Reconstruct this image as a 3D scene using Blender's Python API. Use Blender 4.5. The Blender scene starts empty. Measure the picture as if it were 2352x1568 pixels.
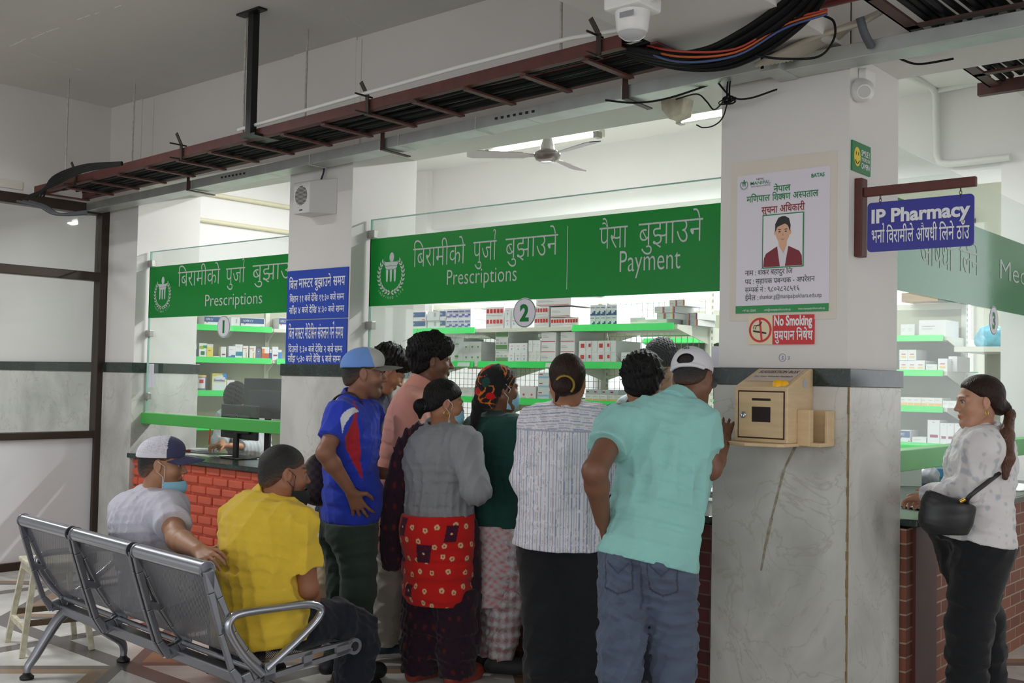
import bpy, bmesh, math, random
import numpy as np
from mathutils import Vector, Matrix, Euler

random.seed(7)
rng = np.random.default_rng(11)
SC = bpy.context.scene
COL = SC.collection

# ------------------------------------------------------------------ camera
cam_d = bpy.data.cameras.new('camera')
cam_d.sensor_width = 36.0
cam_d.lens = 36.0 * 2470.0 / 2352.0
cam_d.clip_start = 0.05
cam = bpy.data.objects.new('camera', cam_d)
COL.objects.link(cam)
SC.camera = cam
_y, _p, _r = math.radians(40.7), math.radians(2.05), math.radians(1.15)
CF = Vector((-math.sin(_y) * math.cos(_p), math.cos(_y) * math.cos(_p), math.sin(_p)))
_R0 = Vector((math.cos(_y), math.sin(_y), 0))
_U0 = _R0.cross(CF)
CR = _R0 * math.cos(_r) + _U0 * math.sin(_r)
CU = _U0 * math.cos(_r) - _R0 * math.sin(_r)
cam.matrix_world = Matrix(((CR.x, CU.x, -CF.x, 0), (CR.y, CU.y, -CF.y, 0), (CR.z, CU.z, -CF.z, 1.5), (0, 0, 0, 1)))
CAMP = Vector((0, 0, 1.5))


def ray(px, py):
    return CF + CR * ((px - 1176) / 2470.0) - CU * ((py - 784) / 2470.0)


def at(px, py, d):
    """point of the room seen at a pixel of the photograph, d metres into the room"""
    return CAMP + ray(px, py) * d


def on(px, py, ax, v):
    q = ray(px, py)
    return CAMP + q * ((v - CAMP[ax]) / q[ax])


# ------------------------------------------------------------------ world, exposure, large lights
w = bpy.data.worlds.new('world')
SC.world = w
w.use_nodes = True
w.node_tree.nodes['Background'].inputs[0].default_value = (0.93, 0.96, 1.0, 1)
w.node_tree.nodes['Background'].inputs[1].default_value = 1.15
SC.view_settings.view_transform = 'Standard'
SC.view_settings.look = 'None'
SC.view_settings.exposure = 0.0
SC.view_settings.gamma = 1.0
SC.cycles.max_bounces = 8
SC.cycles.diffuse_bounces = 4
SC.cycles.glossy_bounces = 3
SC.cycles.transmission_bounces = 4
SC.cycles.transparent_max_bounces = 16
SC.cycles.caustics_reflective = False
SC.cycles.caustics_refractive = False
SC.cycles.sample_clamp_indirect = 6.0


def area_light(name, loc, rot, sx, sy, power, col=(1, 1, 1), parent=None):
    l = bpy.data.lights.new(name, 'AREA')
    l.shape = 'RECTANGLE'
    l.size, l.size_y = sx, sy
    l.energy = power
    l.color = col
    o = bpy.data.objects.new(name, l)
    COL.objects.link(o)
    o.location = loc
    o.rotation_euler = rot
    o.parent = parent
    return o


# daylight through the wide entrance behind the camera, and an added side fill light
area_light('entrance_daylight', (1.5, -4.5, 2.0), (math.radians(80), 0, math.radians(16)), 6.0, 2.4, 95, (0.95, 0.98, 1.0))
area_light('side_fill', (2.9, 4.5, 2.0), (math.radians(86), 0, math.radians(72)), 2.4, 2.2, 26, (0.95, 0.98, 1.0))  # fill added for the right side, not from a known opening

# ------------------------------------------------------------------ helpers


def srgb(c):
    o = []
    for v in c[:3]:
        v = v / 255.0
        o.append(v / 12.92 if v <= 0.04045 else ((v + 0.055) / 1.055) ** 2.4)
    return tuple(o)


MATS = {}


def nt(name):
    m = bpy.data.materials.new(name)
    m.use_nodes = True
    t = m.node_tree
    return m, t, t.nodes, t.links, t.nodes['Principled BSDF']


def P(name, col, rough=0.6, metal=0.0, var=0.0, vscale=6.0, bump=0.0, bscale=60.0, spec=0.5, stretch=None, attr=False, sheen=0.0, alpha=None):
    """plain procedural material; var = how far the colour wanders, bump = surface grain; attr = cloth print held in 'col'"""
    if name in MATS:
        return MATS[name]
    m, t, n, l, b = nt(name)
    c = srgb(col)
    b.inputs['Roughness'].default_value = rough
    b.inputs['Metallic'].default_value = metal
    b.inputs['Specular IOR Level'].default_value = spec
    b.inputs['Base Color'].default_value = (*c, 1)
    if sheen:
        b.inputs['Sheen Weight'].default_value = sheen
    src = None
    if attr:
        a = n.new('ShaderNodeAttribute')
        a.attribute_name = 'col'
        src = a.outputs['Color']
    if var or bump:
        tc = n.new('ShaderNodeTexCoord')
        mp = n.new('ShaderNodeMapping')
        l.new(tc.outputs['Object'], mp.inputs[0])
        if stretch:
            mp.inputs['Scale'].default_value = stretch
    if var:
        nz = n.new('ShaderNodeTexNoise')
        nz.inputs['Scale'].default_value = vscale
        nz.inputs['Detail'].default_value = 5
        l.new(mp.outputs[0], nz.inputs['Vector'])
        mr = n.new('ShaderNodeMapRange')
        mr.inputs[1].default_value = 0.25
        mr.inputs[2].default_value = 0.75
        mr.inputs[3].default_value = 1 - var
        mr.inputs[4].default_value = 1 + var * 0.6
        l.new(nz.outputs['Fac'], mr.inputs[0])
        mx = n.new('ShaderNodeMix')
        mx.data_type = 'RGBA'
        mx.blend_type = 'MULTIPLY'
        mx.inputs[0].default_value = 1
        mx.inputs[6].default_value = (*c, 1)
        if src:
            l.new(src, mx.inputs[6])
        l.new(mr.outputs[0], mx.inputs[7])
        src = mx.outputs[2]
    if src:
        l.new(src, b.inputs['Base Color'])
    if bump:
        nb = n.new('ShaderNodeTexNoise')
        nb.inputs['Scale'].default_value = bscale
        nb.inputs['Detail'].default_value = 3
        l.new(mp.outputs[0], nb.inputs['Vector'])
        bp = n.new('ShaderNodeBump')
        bp.inputs['Strength'].default_value = bump
        bp.inputs['Distance'].default_value = 0.01
        l.new(nb.outputs['Fac'], bp.inputs['Height'])
        l.new(bp.outputs[0], b.inputs['Normal'])
    MATS[name] = m
    return m


def emit(name, col, s):
    if name in MATS:
        return MATS[name]
    m, t, n, l, b = nt(name)
    b.inputs['Base Color'].default_value = (*srgb(col), 1)
    b.inputs['Emission Color'].default_value = (*srgb(col), 1)
    b.inputs['Emission Strength'].default_value = s
    MATS[name] = m
    return m


def glass_mat(name, tint=(0.93, 0.965, 0.95), refl=0.5):
    """thin sheet glass: clear, with a Fresnel reflection"""
    m, t, n, l, b = nt(name)
    n.remove(b)
    tr = n.new('ShaderNodeBsdfTransparent')
    tr.inputs[0].default_value = (*tint, 1)
    gl = n.new('ShaderNodeBsdfGlossy')
    gl.inputs['Roughness'].default_value = 0.02
    lw = n.new('ShaderNodeFresnel')
    lw.inputs['IOR'].default_value = 1.45
    mu = n.new('ShaderNodeMath')
    mu.operation = 'MULTIPLY'
    mu.inputs[1].default_value = refl
    l.new(lw.outputs[0], mu.inputs[0])
    mx = n.new('ShaderNodeMixShader')
    l.new(mu.outputs[0], mx.inputs[0])
    l.new(tr.outputs[0], mx.inputs[1])
    l.new(gl.outputs[0], mx.inputs[2])
    l.new(mx.outputs[0], n['Material Output'].inputs[0])
    MATS[name] = m
    return m


class MB:
    """collects shapes; build() links them as ONE mesh object"""

    def __init__(s):
        s.v, s.f, s.m, s.sm = [], [], [], []

    def add(s, vs, fs, m=0, smooth=False):
        o = len(s.v)
        s.v += [tuple(v) for v in vs]
        for f in fs:
            s.f.append([i + o for i in f])
            s.m.append(m)
            s.sm.append(smooth)
        return s

    def box(s, x0, x1, y0, y1, z0, z1, m=0):
        vs = [(x, y, z) for z in (z0, z1) for y in (y0, y1) for x in (x0, x1)]
        fs = [(0, 2, 3, 1), (4, 5, 7, 6), (0, 1, 5, 4), (2, 6, 7, 3), (0, 4, 6, 2), (1, 3, 7, 5)]
        return s.add(vs, fs, m)

    def obox(s, c, half, M, m=0):
        c = Vector(c)
        vs = [c + M @ Vector((x * half[0], y * half[1], z * half[2])) for z in (-1, 1) for y in (-1, 1) for x in (-1, 1)]
        fs = [(0, 2, 3, 1), (4, 5, 7, 6), (0, 1, 5, 4), (2, 6, 7, 3), (0, 4, 6, 2), (1, 3, 7, 5)]
        return s.add(vs, fs, m)

    def bar(s, a, b, wx, wy, m=0, up=(0, 0, 1)):
        """rectangular bar from a to b"""
        a, b = Vector(a), Vector(b)
        d = (b - a)
        L = d.length
        d.normalize()
        u = Vector(up)
        if abs(d.dot(u)) > 0.98:
            u = Vector((0, 1, 0))
        x = d.cross(u).normalized()
        y = x.cross(d)
        M = Matrix((x, y, d)).transposed()
        return s.obox((a + b) / 2, (wx / 2, wy / 2, L / 2), M, m)

    def tube(s, pts, r, n=8, m=0, caps=True, closed=False, flat=1.0):
        pts = [Vector(p) for p in pts]
        k = len(pts)
        rs = r if isinstance(r, (list, tuple)) else [r] * k
        rings = []
        prev = None
        for i, p in enumerate(pts):
            if closed:
                d = pts[(i + 1) % k] - pts[i - 1]
            else:
                d = pts[min(i + 1, k - 1)] - pts[max(i - 1, 0)]
            if d.length < 1e-9:
                d = Vector((0, 0, 1))
            d.normalize()
            if prev is None:
                u = Vector((0, 0, 1)) if abs(d.z) < 0.9 else Vector((1, 0, 0))
                x = d.cross(u).normalized()
            else:
                x = (prev - d * prev.dot(d))
                x = x.normalized() if x.length > 1e-6 else d.cross(Vector((0, 0, 1))).normalized()
            prev = x
            y = d.cross(x)
            rings.append([p + (x * math.cos(2 * math.pi * j / n) + y * math.sin(2 * math.pi * j / n) * flat) * rs[i] for j in range(n)])
        vs = [v for r_ in rings for v in r_]
        fs = []
        for i in range(k if closed else k - 1):
            a, b = i * n, ((i + 1) % k) * n
            for j in range(n):
                fs.append((a + j, a + (j + 1) % n, b + (j + 1) % n, b + j))
        s.add(vs, fs, m, True)
        if caps and not closed:
            s.add(rings[0], [tuple(reversed(range(n)))], m)
            s.add(rings[-1], [tuple(range(n))], m)
        return s

    def cyl(s, a, b, r0, r1=None, n=16, m=0):
        return s.tube([a, b], [r0, r0 if r1 is None else r1], n, m)

    def lathe(s, prof, c=(0, 0, 0), n=24, m=0, M=None):
        c = Vector(c)
        M = M or Matrix.Identity(3)
        vs = [c + M @ Vector((r * math.cos(2 * math.pi * j / n), r * math.sin(2 * math.pi * j / n), z)) for r, z in prof for j in range(n)]
        fs = []
        for i in range(len(prof) - 1):
            for j in range(n):
                fs.append((i * n + j, i * n + (j + 1) % n, (i + 1) * n + (j + 1) % n, (i + 1) * n + j))
        return s.add(vs, fs, m, True)

    def prism(s, poly, z0, z1, m=0, M=None, c=(0, 0, 0)):
        """2-D outline (counter-clockwise) pushed from z0 to z1"""
        M = M or Matrix.Identity(3)
        c = Vector(c)
        k = len(poly)
        vs = [c + M @ Vector((x, y, z0)) for x, y in poly] + [c + M @ Vector((x, y, z1)) for x, y in poly]
        fs = [tuple(reversed(range(k))), tuple(range(k, 2 * k))] + [(i, (i + 1) % k, k + (i + 1) % k, k + i) for i in range(k)]
        return s.add(vs, fs, m)

    def quad(s, a, b, c, d, m=0):
        return s.add([a, b, c, d], [(0, 1, 2, 3)], m)

    def build(s, name, mats, parent=None, world=False, bevel=0.0, seg=2):
        me = bpy.data.meshes.new(name)
        vs = s.v
        if world and parent is not None:
            M = world_of(parent).inverted()
            vs = [tuple(M @ Vector(v)) for v in vs]
        me.from_pydata([tuple(v) for v in vs], [], s.f)
        mats = mats if isinstance(mats, (list, tuple)) else [mats]
        for x in mats:
            me.materials.append(x)
        me.polygons.foreach_set('material_index', [min(i, len(mats) - 1) for i in s.m])
        me.polygons.foreach_set('use_smooth', s.sm)
        me.update()
        o = bpy.data.objects.new(name, me)
        COL.objects.link(o)
        if parent is not None:
            o.parent = parent
        if bevel:
            b = o.modifiers.new('bevel', 'BEVEL')
            b.width = bevel
            b.segments = seg
            b.limit_method = 'ANGLE'
        return o


def world_of(o):
    M = Matrix.LocRotScale(o.location, o.rotation_euler, o.scale)
    return world_of(o.parent) @ M if o.parent else M


def tag(o, label, cat, group=None):
    o['label'] = label
    o['category'] = cat
    if group:
        o['group'] = group
    return o


def thing(name, label, cat, loc=(0, 0, 0), rz=0.0, group=None):
    o = bpy.data.objects.new(name, None)
    o.empty_display_size = 0.1
    COL.objects.link(o)
    o.location = loc
    o.rotation_euler = (0, 0, rz)
    return tag(o, label, cat, group)


def struct(mb, name, mats, bevel=0.0, label=None):
    o = mb.build(name, mats, bevel=bevel)
    o['kind'] = 'structure'
    if label:
        o['label'] = label
    return o


def rebase(o, loc):
    """move a single-mesh thing's origin to its base"""
    loc = Vector(loc)
    o.data.transform(Matrix.Translation(-loc))
    o.location = loc
    return o


def arc(c, r, a0, a1, n, u=(1, 0, 0), v=(0, 0, 1)):
    c, u, v = Vector(c), Vector(u), Vector(v)
    return [c + u * (r * math.cos(math.radians(a0 + (a1 - a0) * i / n))) + v * (r * math.sin(math.radians(a0 + (a1 - a0) * i / n))) for i in range(n + 1)]


def spline(pts, n=6):
    """Catmull-Rom through the points"""
    pts = [Vector(p) for p in pts]
    P_ = [pts[0] * 2 - pts[1]] + pts + [pts[-1] * 2 - pts[-2]]
    out = []
    for i in range(1, len(P_) - 2):
        a, b, c, d = P_[i - 1:i + 3]
        for k in range(n):
            t = k / n
            out.append(0.5 * ((2 * b) + (c - a) * t + (2 * a - 5 * b + 4 * c - d) * t * t + (3 * b - a - 3 * c + d) * t ** 3))
    return out + [pts[-1]]


# ------------------------------------------------------------------ lettering
_gl = {}


def glyph(ch, off):
    key = (ch, off)
    if key in _gl:
        return _gl[key]

    def mk(s):
        c = bpy.data.curves.new('g', 'FONT')
        c.body = s
        c.resolution_u = 3
        c.offset = off
        o = bpy.data.objects.new('g', c)
        COL.objects.link(o)
        dg = bpy.context.evaluated_depsgraph_get()
        me = bpy.data.meshes.new_from_object(o.evaluated_get(dg))
        V = np.array([v.co[:2] for v in me.vertices]) if len(me.vertices) else np.zeros((0, 2))
        F = [list(p.vertices) for p in me.polygons]
        bpy.data.objects.remove(o)
        bpy.data.meshes.remove(me)
        bpy.data.curves.remove(c)
        return V, F
    V, F = mk(ch)
    a = mk(ch + 'l')[0][:, 0].max()
    b = mk('l')[0][:, 0].max()
    _gl[key] = (V, F, 0.259 if ch == 'ि' else a - b)
    return _gl[key]


def letter_run(s, off=0.0):
    """glyph soup in em units. Devanagari is written in visual order; {x} is a half form, ^ a reph over the
    letter before it, ~ a subscript ra"""
    vs, fs, x, i = [], [], 0.0, 0
    last = 0.0
    while i < len(s):
        ch = s[i]
        if ch == ' ':
            x += 0.27
            i += 1
            continue
        if ch == '{':
            V, F, adv = glyph(s[i + 1], off)
            cut = adv * 0.70
            V = V.copy()
            keep = V[:, 0] < cut
            F = [f for f in F if any(keep[j] for j in f)]
            V[:, 0] = np.minimum(V[:, 0], cut)
            o = len(vs)
            vs += [(p[0] + x, p[1]) for p in V]
            fs += [[j + o for j in f] for f in F]
            last = x
            x += adv * 0.66
            i += 3
            continue
        if ch in '^~':
            t = 0.035 + off
            if ch == '^':
                pts = [(x - 0.22, 0.88), (x - 0.19, 0.93), (x - 0.12, 0.93), (x - 0.09, 0.87), (x - 0.12, 0.76), (x - 0.13, 0.63)]
            else:
                pts = [(x - 0.16, 0.2), (x - 0.25, 0.12), (x - 0.34, 0.05)]
            o = len(vs)
            for k, p in enumerate(pts):
                a = Vector(pts[max(k - 1, 0)])
                b = Vector(pts[min(k + 1, len(pts) - 1)])
                d = (b - a).normalized()
                nn = Vector((-d.y, d.x)) * t
                vs += [(p[0] + nn.x, p[1] + nn.y), (p[0] - nn.x, p[1] - nn.y)]
            for k in range(len(pts) - 1):
                fs.append([o + 2 * k, o + 2 * k + 1, o + 2 * k + 3, o + 2 * k + 2])
            i += 1
            continue
        V, F, adv = glyph(ch, off)
        o = len(vs)
        vs += [(p[0] + x, p[1]) for p in V]
        fs += [[j + o for j in f] for f in F]
        last = x
        x += adv
        i += 1
    return vs, fs, x


def letters(mb, s, org, ux, uz, size, m=0, width=None, align='L', off=0.0, lift=None):
    """writes s on a plane: org = baseline start, ux / uz = unit directions; width squeezes it to fit"""
    vs, fs, W = letter_run(s, off)
    if not vs:
        return
    if not hasattr(lift, '__len__'):
        lift = (0, 0, 0)
    org, ux, uz, lf = Vector(org), Vector(ux), Vector(uz), Vector(lift)
    sx = size if width is None else width / W
    x0 = {'L': 0, 'C': -W * sx / 2, 'R': -W * sx}[align]
    mb.add([org + lf + ux * (x0 + p[0] * sx) + uz * (p[1] * size) for p in vs], fs, m)


# ------------------------------------------------------------------ shared materials
WHITE = P('white_wall_paint', (226, 222, 218), 0.75, var=0.05, vscale=1.3, bump=0.08, bscale=25)
WARMWHITE = P('inner_wall_paint', (242, 240, 239), 0.6, var=0.03, vscale=1.5)
CEIL = P('ceiling_paint', (222, 219, 213), 0.8, var=0.06, vscale=0.9, bump=0.12, bscale=14)
BLACK = P('black_plastic', (22, 22, 24), 0.45)
CHROME = P('chrome', (200, 200, 205), 0.22, 1.0)
STEEL = P('bench_steel', (150, 151, 158), 0.34, 0.85, var=0.05, vscale=9)
GALV = P('galvanised_steel', (196, 200, 196), 0.42, 0.75, var=0.14, vscale=9)
RUST = P('brown_primer', (92, 46, 39), 0.55, var=0.25, vscale=14, bump=0.15)
REDPIPE = P('red_brown_pipe_paint', (106, 44, 40), 0.35, var=0.16, vscale=9)
CABLE = P('black_cable', (14, 14, 15), 0.6, spec=.25)
WHITEPL = P('white_plastic', (232, 231, 228), 0.4)
GREEN = P('sign_green_film', (14, 146, 62), 0.25, var=0.04, vscale=2.0)


def backlit(m, col, f):
    """thin film that also lets through light from behind"""
    t = m.node_tree
    b = t.nodes['Principled BSDF']
    tl = t.nodes.new('ShaderNodeBsdfTranslucent')
    tl.inputs[0].default_value = (*srgb(col), 1)
    mx = t.nodes.new('ShaderNodeMixShader')
    mx.inputs[0].default_value = f
    t.links.new(b.outputs[0], mx.inputs[1])
    t.links.new(tl.outputs[0], mx.inputs[2])
    t.links.new(mx.outputs[0], t.nodes['Material Output'].inputs[0])
    return m


backlit(GREEN, (20, 170, 74), .4)
GREENBAR = P('green_bar_paint', (72, 172, 76), 0.35, var=0.08, vscale=3)
STRIP = P('green_shelf_strip', (52, 214, 96), 0.3)
LETTER = P('silver_lettering', (196, 204, 200), 0.45)
WHITELET = P('white_lettering', (236, 236, 238), 0.5)
CREAM = P('shelf_enamel', (222, 222, 208), 0.45, var=0.03)
BROWNAL = P('brown_aluminium', (58, 46, 38), 0.38, 0.3)

# ------------------------------------------------------------------ stone, brick, floor


def marble(name, base, vein, dark, scale=1.6, rough=0.3):
    m, t, n, l, b = nt(name)
    b.inputs['Roughness'].default_value = rough
    tc = n.new('ShaderNodeTexCoord')
    mp = n.new('ShaderNodeMapping')
    mp.inputs['Rotation'].default_value = (0.3, 0.5, 0.6)
    l.new(tc.outputs['Object'], mp.inputs[0])
    n1 = n.new('ShaderNodeTexNoise')
    n1.inputs['Scale'].default_value = scale
    n1.inputs['Detail'].default_value = 8
    n1.inputs['Distortion'].default_value = 1.2
    l.new(mp.outputs[0], n1.inputs['Vector'])
    r1 = n.new('ShaderNodeValToRGB')
    e = r1.color_ramp.elements
    e[0].position, e[0].color = 0.3, (*srgb(dark), 1)
    e[1].position, e[1].color = 0.62, (*srgb(base), 1)
    l.new(n1.outputs['Fac'], r1.inputs[0])
    n2 = n.new('ShaderNodeTexNoise')
    n2.inputs['Scale'].default_value = scale * 1.5
    n2.inputs['Detail'].default_value = 6
    n2.inputs['Distortion'].default_value = 2.5
    l.new(mp.outputs[0], n2.inputs['Vector'])
    r2 = n.new('ShaderNodeValToRGB')
    e = r2.color_ramp.elements
    e[0].position, e[0].color = 0.485, (0, 0, 0, 1)
    e[1].position, e[1].color = 0.5, (1, 1, 1, 1)
    k = r2.color_ramp.elements.new(0.515)
    k.color = (0, 0, 0, 1)
    l.new(n2.outputs['Fac'], r2.inputs[0])
    mu = n.new('ShaderNodeMath')
    mu.operation = 'MULTIPLY'
    mu.inputs[1].default_value = 0.4
    l.new(r2.outputs[0], mu.inputs[0])
    mx = n.new('ShaderNodeMix')
    mx.data_type = 'RGBA'
    l.new(mu.outputs[0], mx.inputs[0])
    l.new(r1.outputs[0], mx.inputs[6])
    mx.inputs[7].default_value = (*srgb(vein), 1)
    l.new(mx.outputs[2], b.inputs['Base Color'])
    MATS[name] = m
    return m


MARBLE = marble('grey_white_marble', (212, 210, 204), (160, 152, 132), (168, 167, 162), 1.5, 0.35)
GREENMARBLE = marble('dark_green_marble', (34, 50, 44), (90, 110, 98), (18, 28, 25), 9, 0.22)
STAIN = P('rusty_joint_stain', (146, 124, 88), 0.7, var=0.4, vscale=30)


def brick_mat(name, c1, c2, mortar, sc=1.0, rough=0.6, axis='X'):
    m, t, n, l, b = nt(name)
    b.inputs['Roughness'].default_value = rough
    tc = n.new('ShaderNodeTexCoord')
    sp = n.new('ShaderNodeSeparateXYZ')
    l.new(tc.outputs['Object'], sp.inputs[0])
    cb = n.new('ShaderNodeCombineXYZ')
    l.new(sp.outputs['X' if axis == 'X' else 'Y'], cb.inputs[0])
    l.new(sp.outputs['Z'], cb.inputs[1])
    br = n.new('ShaderNodeTexBrick')
    br.inputs['Color1'].default_value = (*srgb(c1), 1)
    br.inputs['Color2'].default_value = (*srgb(c2), 1)
    br.inputs['Mortar'].default_value = (*srgb(mortar), 1)
    br.inputs['Scale'].default_value = 1
    br.inputs['Mortar Size'].default_value = 0.004
    br.inputs['Brick Width'].default_value = 0.19 * sc
    br.inputs['Row Height'].default_value = 0.065 * sc
    l.new(cb.outputs[0], br.inputs['Vector'])
    l.new(br.outputs['Color'], b.inputs['Base Color'])
    bp = n.new('ShaderNodeBump')
    bp.inputs['Strength'].default_value = 0.4
    bp.inputs['Distance'].default_value = 0.006
    iv = n.new('ShaderNodeMath')
    iv.operation = 'SUBTRACT'
    iv.inputs[0].default_value = 1
    l.new(br.outputs['Fac'], iv.inputs[1])
    l.new(iv.outputs[0], bp.inputs['Height'])
    l.new(bp.outputs[0], b.inputs['Normal'])
    MATS[name] = m
    return m


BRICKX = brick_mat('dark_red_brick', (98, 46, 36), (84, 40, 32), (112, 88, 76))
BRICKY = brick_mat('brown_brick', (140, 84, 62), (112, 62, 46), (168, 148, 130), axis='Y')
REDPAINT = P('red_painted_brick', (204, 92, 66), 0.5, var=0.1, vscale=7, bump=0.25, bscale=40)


def floor_mat():
    m, t, n, l, b = nt('patterned_stone_floor')
    b.inputs['Roughness'].default_value = 0.22
    tc = n.new('ShaderNodeTexCoord')
    sp = n.new('ShaderNodeSeparateXYZ')
    l.new(tc.outputs['Object'], sp.inputs[0])

    def M(op, a, c=None, v=None):
        k = n.new('ShaderNodeMath')
        k.operation = op
        for i, x in enumerate((a, c)):
            if x is None:
                continue
            if isinstance(x, (int, float)):
                k.inputs[i].default_value = x
            else:
                l.new(x, k.inputs[i])
        return k.outputs[0]
    X, Y = sp.outputs['X'], sp.outputs['Y']
    # diamonds in a square border, 1.5 m repeat
    fx = M('ABSOLUTE', M('SUBTRACT', M('FRACT', M('DIVIDE', M('ADD', X, 40.35), 1.5)), 0.5))
    fy = M('ABSOLUTE', M('SUBTRACT', M('FRACT', M('DIVIDE', M('ADD', Y, 40.55), 1.5)), 0.5))
    dia = M('ADD', fx, fy)
    tan = M('MULTIPLY', M('GREATER_THAN', dia, 0.36), M('LESS_THAN', dia, 0.44))
    dark = M('MULTIPLY', M('GREATER_THAN', dia, 0.44), M('LESS_THAN', dia, 0.5))
    border = M('GREATER_THAN', M('MAXIMUM', fx, fy), 0.462)
    nz = n.new('ShaderNodeTexNoise')
    nz.inputs['Scale'].default_value = 3.5
    nz.inputs['Detail'].default_value = 6
    l.new(tc.outputs['Object'], nz.inputs['Vector'])
    cr = n.new('ShaderNodeValToRGB')
    cr.color_ramp.elements[0].color = (*srgb((186, 184, 178)), 1)
    cr.color_ramp.elements[1].color = (*srgb((222, 220, 214)), 1)
    cr.color_ramp.elements[0].position = 0.35
    cr.color_ramp.elements[1].position = 0.65
    l.new(nz.outputs['Fac'], cr.inputs[0])
    cur = cr.outputs[0]
    for msk, c in ((tan, (150, 122, 96)), (dark, (104, 98, 94)), (border, (98, 94, 92))):
        mx = n.new('ShaderNodeMix')
        mx.data_type = 'RGBA'
        l.new(msk, mx.inputs[0])
        l.new(cur, mx.inputs[6])
        mx.inputs[7].default_value = (*srgb(c), 1)
        cur = mx.outputs[2]
    l.new(cur, b.inputs['Base Color'])
    return m


# ------------------------------------------------------------------ room shell
ZC = 3.63
struct(MB().box(-13, 6, -6, 12, -0.12, 0), 'floor', floor_mat())
struct(MB().box(-13, 4, -3.2, 4.7, ZC, ZC + 0.15), 'ceiling', CEIL)
struct(MB().box(-13, 4, 4.7, 12, ZC, ZC + 0.15), 'ceiling_pharmacy', P('glossy_ceiling_paint', (240, 239, 236), 0.35))

# column: painted above, marble dado with a dark green band below


def column(x0, x1, y0, y1, n, top=ZC):
    mb = MB().box(x0, x1, y0, y1, 0, top)
    struct(mb, f'wall_column_{n}', WHITE)
    e = 0.016
    mb = MB().box(x0 - e, x1 + e, y0 - e, y1 + e, 0, 1.5)
    struct(mb, f'trim_column_marble_{n}', MARBLE, 0.003)
    e = 0.024
    mb = MB().box(x0 - e, x1 + e, y0 - e, y1 + e, 1.5, 1.577)
    struct(mb, f'trim_column_band_{n}', GREENMARBLE, 0.002)


column(-2.52, -1.9, 4.4, 4.95, 'right')
column(-5.75, -5.122, 4.4, 4.95, 'middle')
column(-8.12, -7.64, 4.4, 4.95, 'left')
# rust-stained joint down the marble corner
mb = MB()
zz = np.linspace(0.0, 1.5, 40)
for a, b_ in zip(zz[:-1], zz[1:]):
    wv = 0.006 + 0.005 * random.random()
    mb.box(-1.9 + 0.0165 - wv, -1.9 + 0.0172, 4.4 - 0.0172, 4.4 - 0.0165 + wv * 0.5, a, b_)
struct(mb, 'trim_column_joint', STAIN)
# brownish run-off streak on the marble under the wooden box
mb = MB()
pts = [on(1828, 1022, 1, 4.3835), on(1800, 1080, 1, 4.3835), on(1785, 1140, 1, 4.3835), on(1772, 1190, 1, 4.3835), on(1768, 1210, 1, 4.3835), on(1756, 1265, 1, 4.3835), on(1748, 1310, 1, 4.3835)]
for a, b_ in zip(pts[:-1], pts[1:]):
    k = 0.006 + 0.004 * random.random()
    mb.quad(a + Vector((-k, 0, 0)), b_ + Vector((-k * .7, 0, 0)), b_ + Vector((k * .6, 0, 0)), a + Vector((k, 0, 0)))
struct(mb, 'trim_column_streak', P('marble_water_streak', (166, 158, 138), 0.6, var=0.5, vscale=40))

# ceiling beams
struct(MB().box(-8.14, 4, 4.41, 4.94, 2.94, ZC), 'wall_beam_front', WHITE)
struct(MB().box(-2.52, -1.9, -3.2, 4.41, 2.945, ZC), 'wall_beam_hall', WHITE)
struct(MB().box(-1.655, -.95, 4.94, 11.38, 3.06, ZC), 'wall_beam_side', WHITE)
struct(MB().box(-8.3, -1.72, 7.77, 8.3, 3.03, ZC), 'wall_beam_back', WARMWHITE)
mb = MB()
for x in (-7.5, -5.745, -5.1):
    mb.box(x - 0.025, x + 0.025, 4.402, 4.412, 2.94, ZC - 0.02)
struct(mb, 'trim_beam_strips', WHITE)

struct(MB().box(4, 4.12, -3.2, 3.4, 0, ZC), 'wall_light_block', WHITE)  # unseen wall, added to cut the light coming in from the right
struct(MB().box(4, 4.12, 6.2, 12, 0, ZC), 'wall_light_block_far', WHITE)  # its far piece, also added out of view to block light
mb = MB()
for (ax_, ay_), (bx_, by_), nseg in (((20, 106), (282, 9), 14), ((735, 2), (832, 62), 8), ((60, 120), (205, 166), 5)):
    A_, B_ = on(ax_, ay_, 2, ZC), on(bx_, by_, 2, ZC)
    for k in range(nseg):
        if random.random() < .8:
            p0, p1 = A_.lerp(B_, k / nseg), A_.lerp(B_, (k + .5 + .5 * random.random()) / nseg)
            j = Vector((random.uniform(-.01, .01), random.uniform(-.01, .01), -.001))
            mb.bar(p0 + j, p1 + j, .006, .002)
struct(mb, 'trim_ceiling_cracks', P('crack_filler', (236, 235, 230), .8))
# pharmacy shell
struct(MB().box(-8.45, -8.3, 4.95, 11.5, 0, ZC), 'wall_pharmacy_left', WARMWHITE)
struct(MB().box(-8.45, 3, 11.4, 11.55, 0, ZC), 'wall_pharmacy_back', P('back_wall_cream', (222, 222, 208), .7))
struct(MB().box(-8.38, -7.8, 7.7, 8.3, 0, ZC), 'wall_column_back', WARMWHITE)
mb = MB().box(-2.26, -1.55, 7.755, 8.35, 0, ZC - .001)
struct(mb, 'wall_column_side', WARMWHITE)
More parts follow.
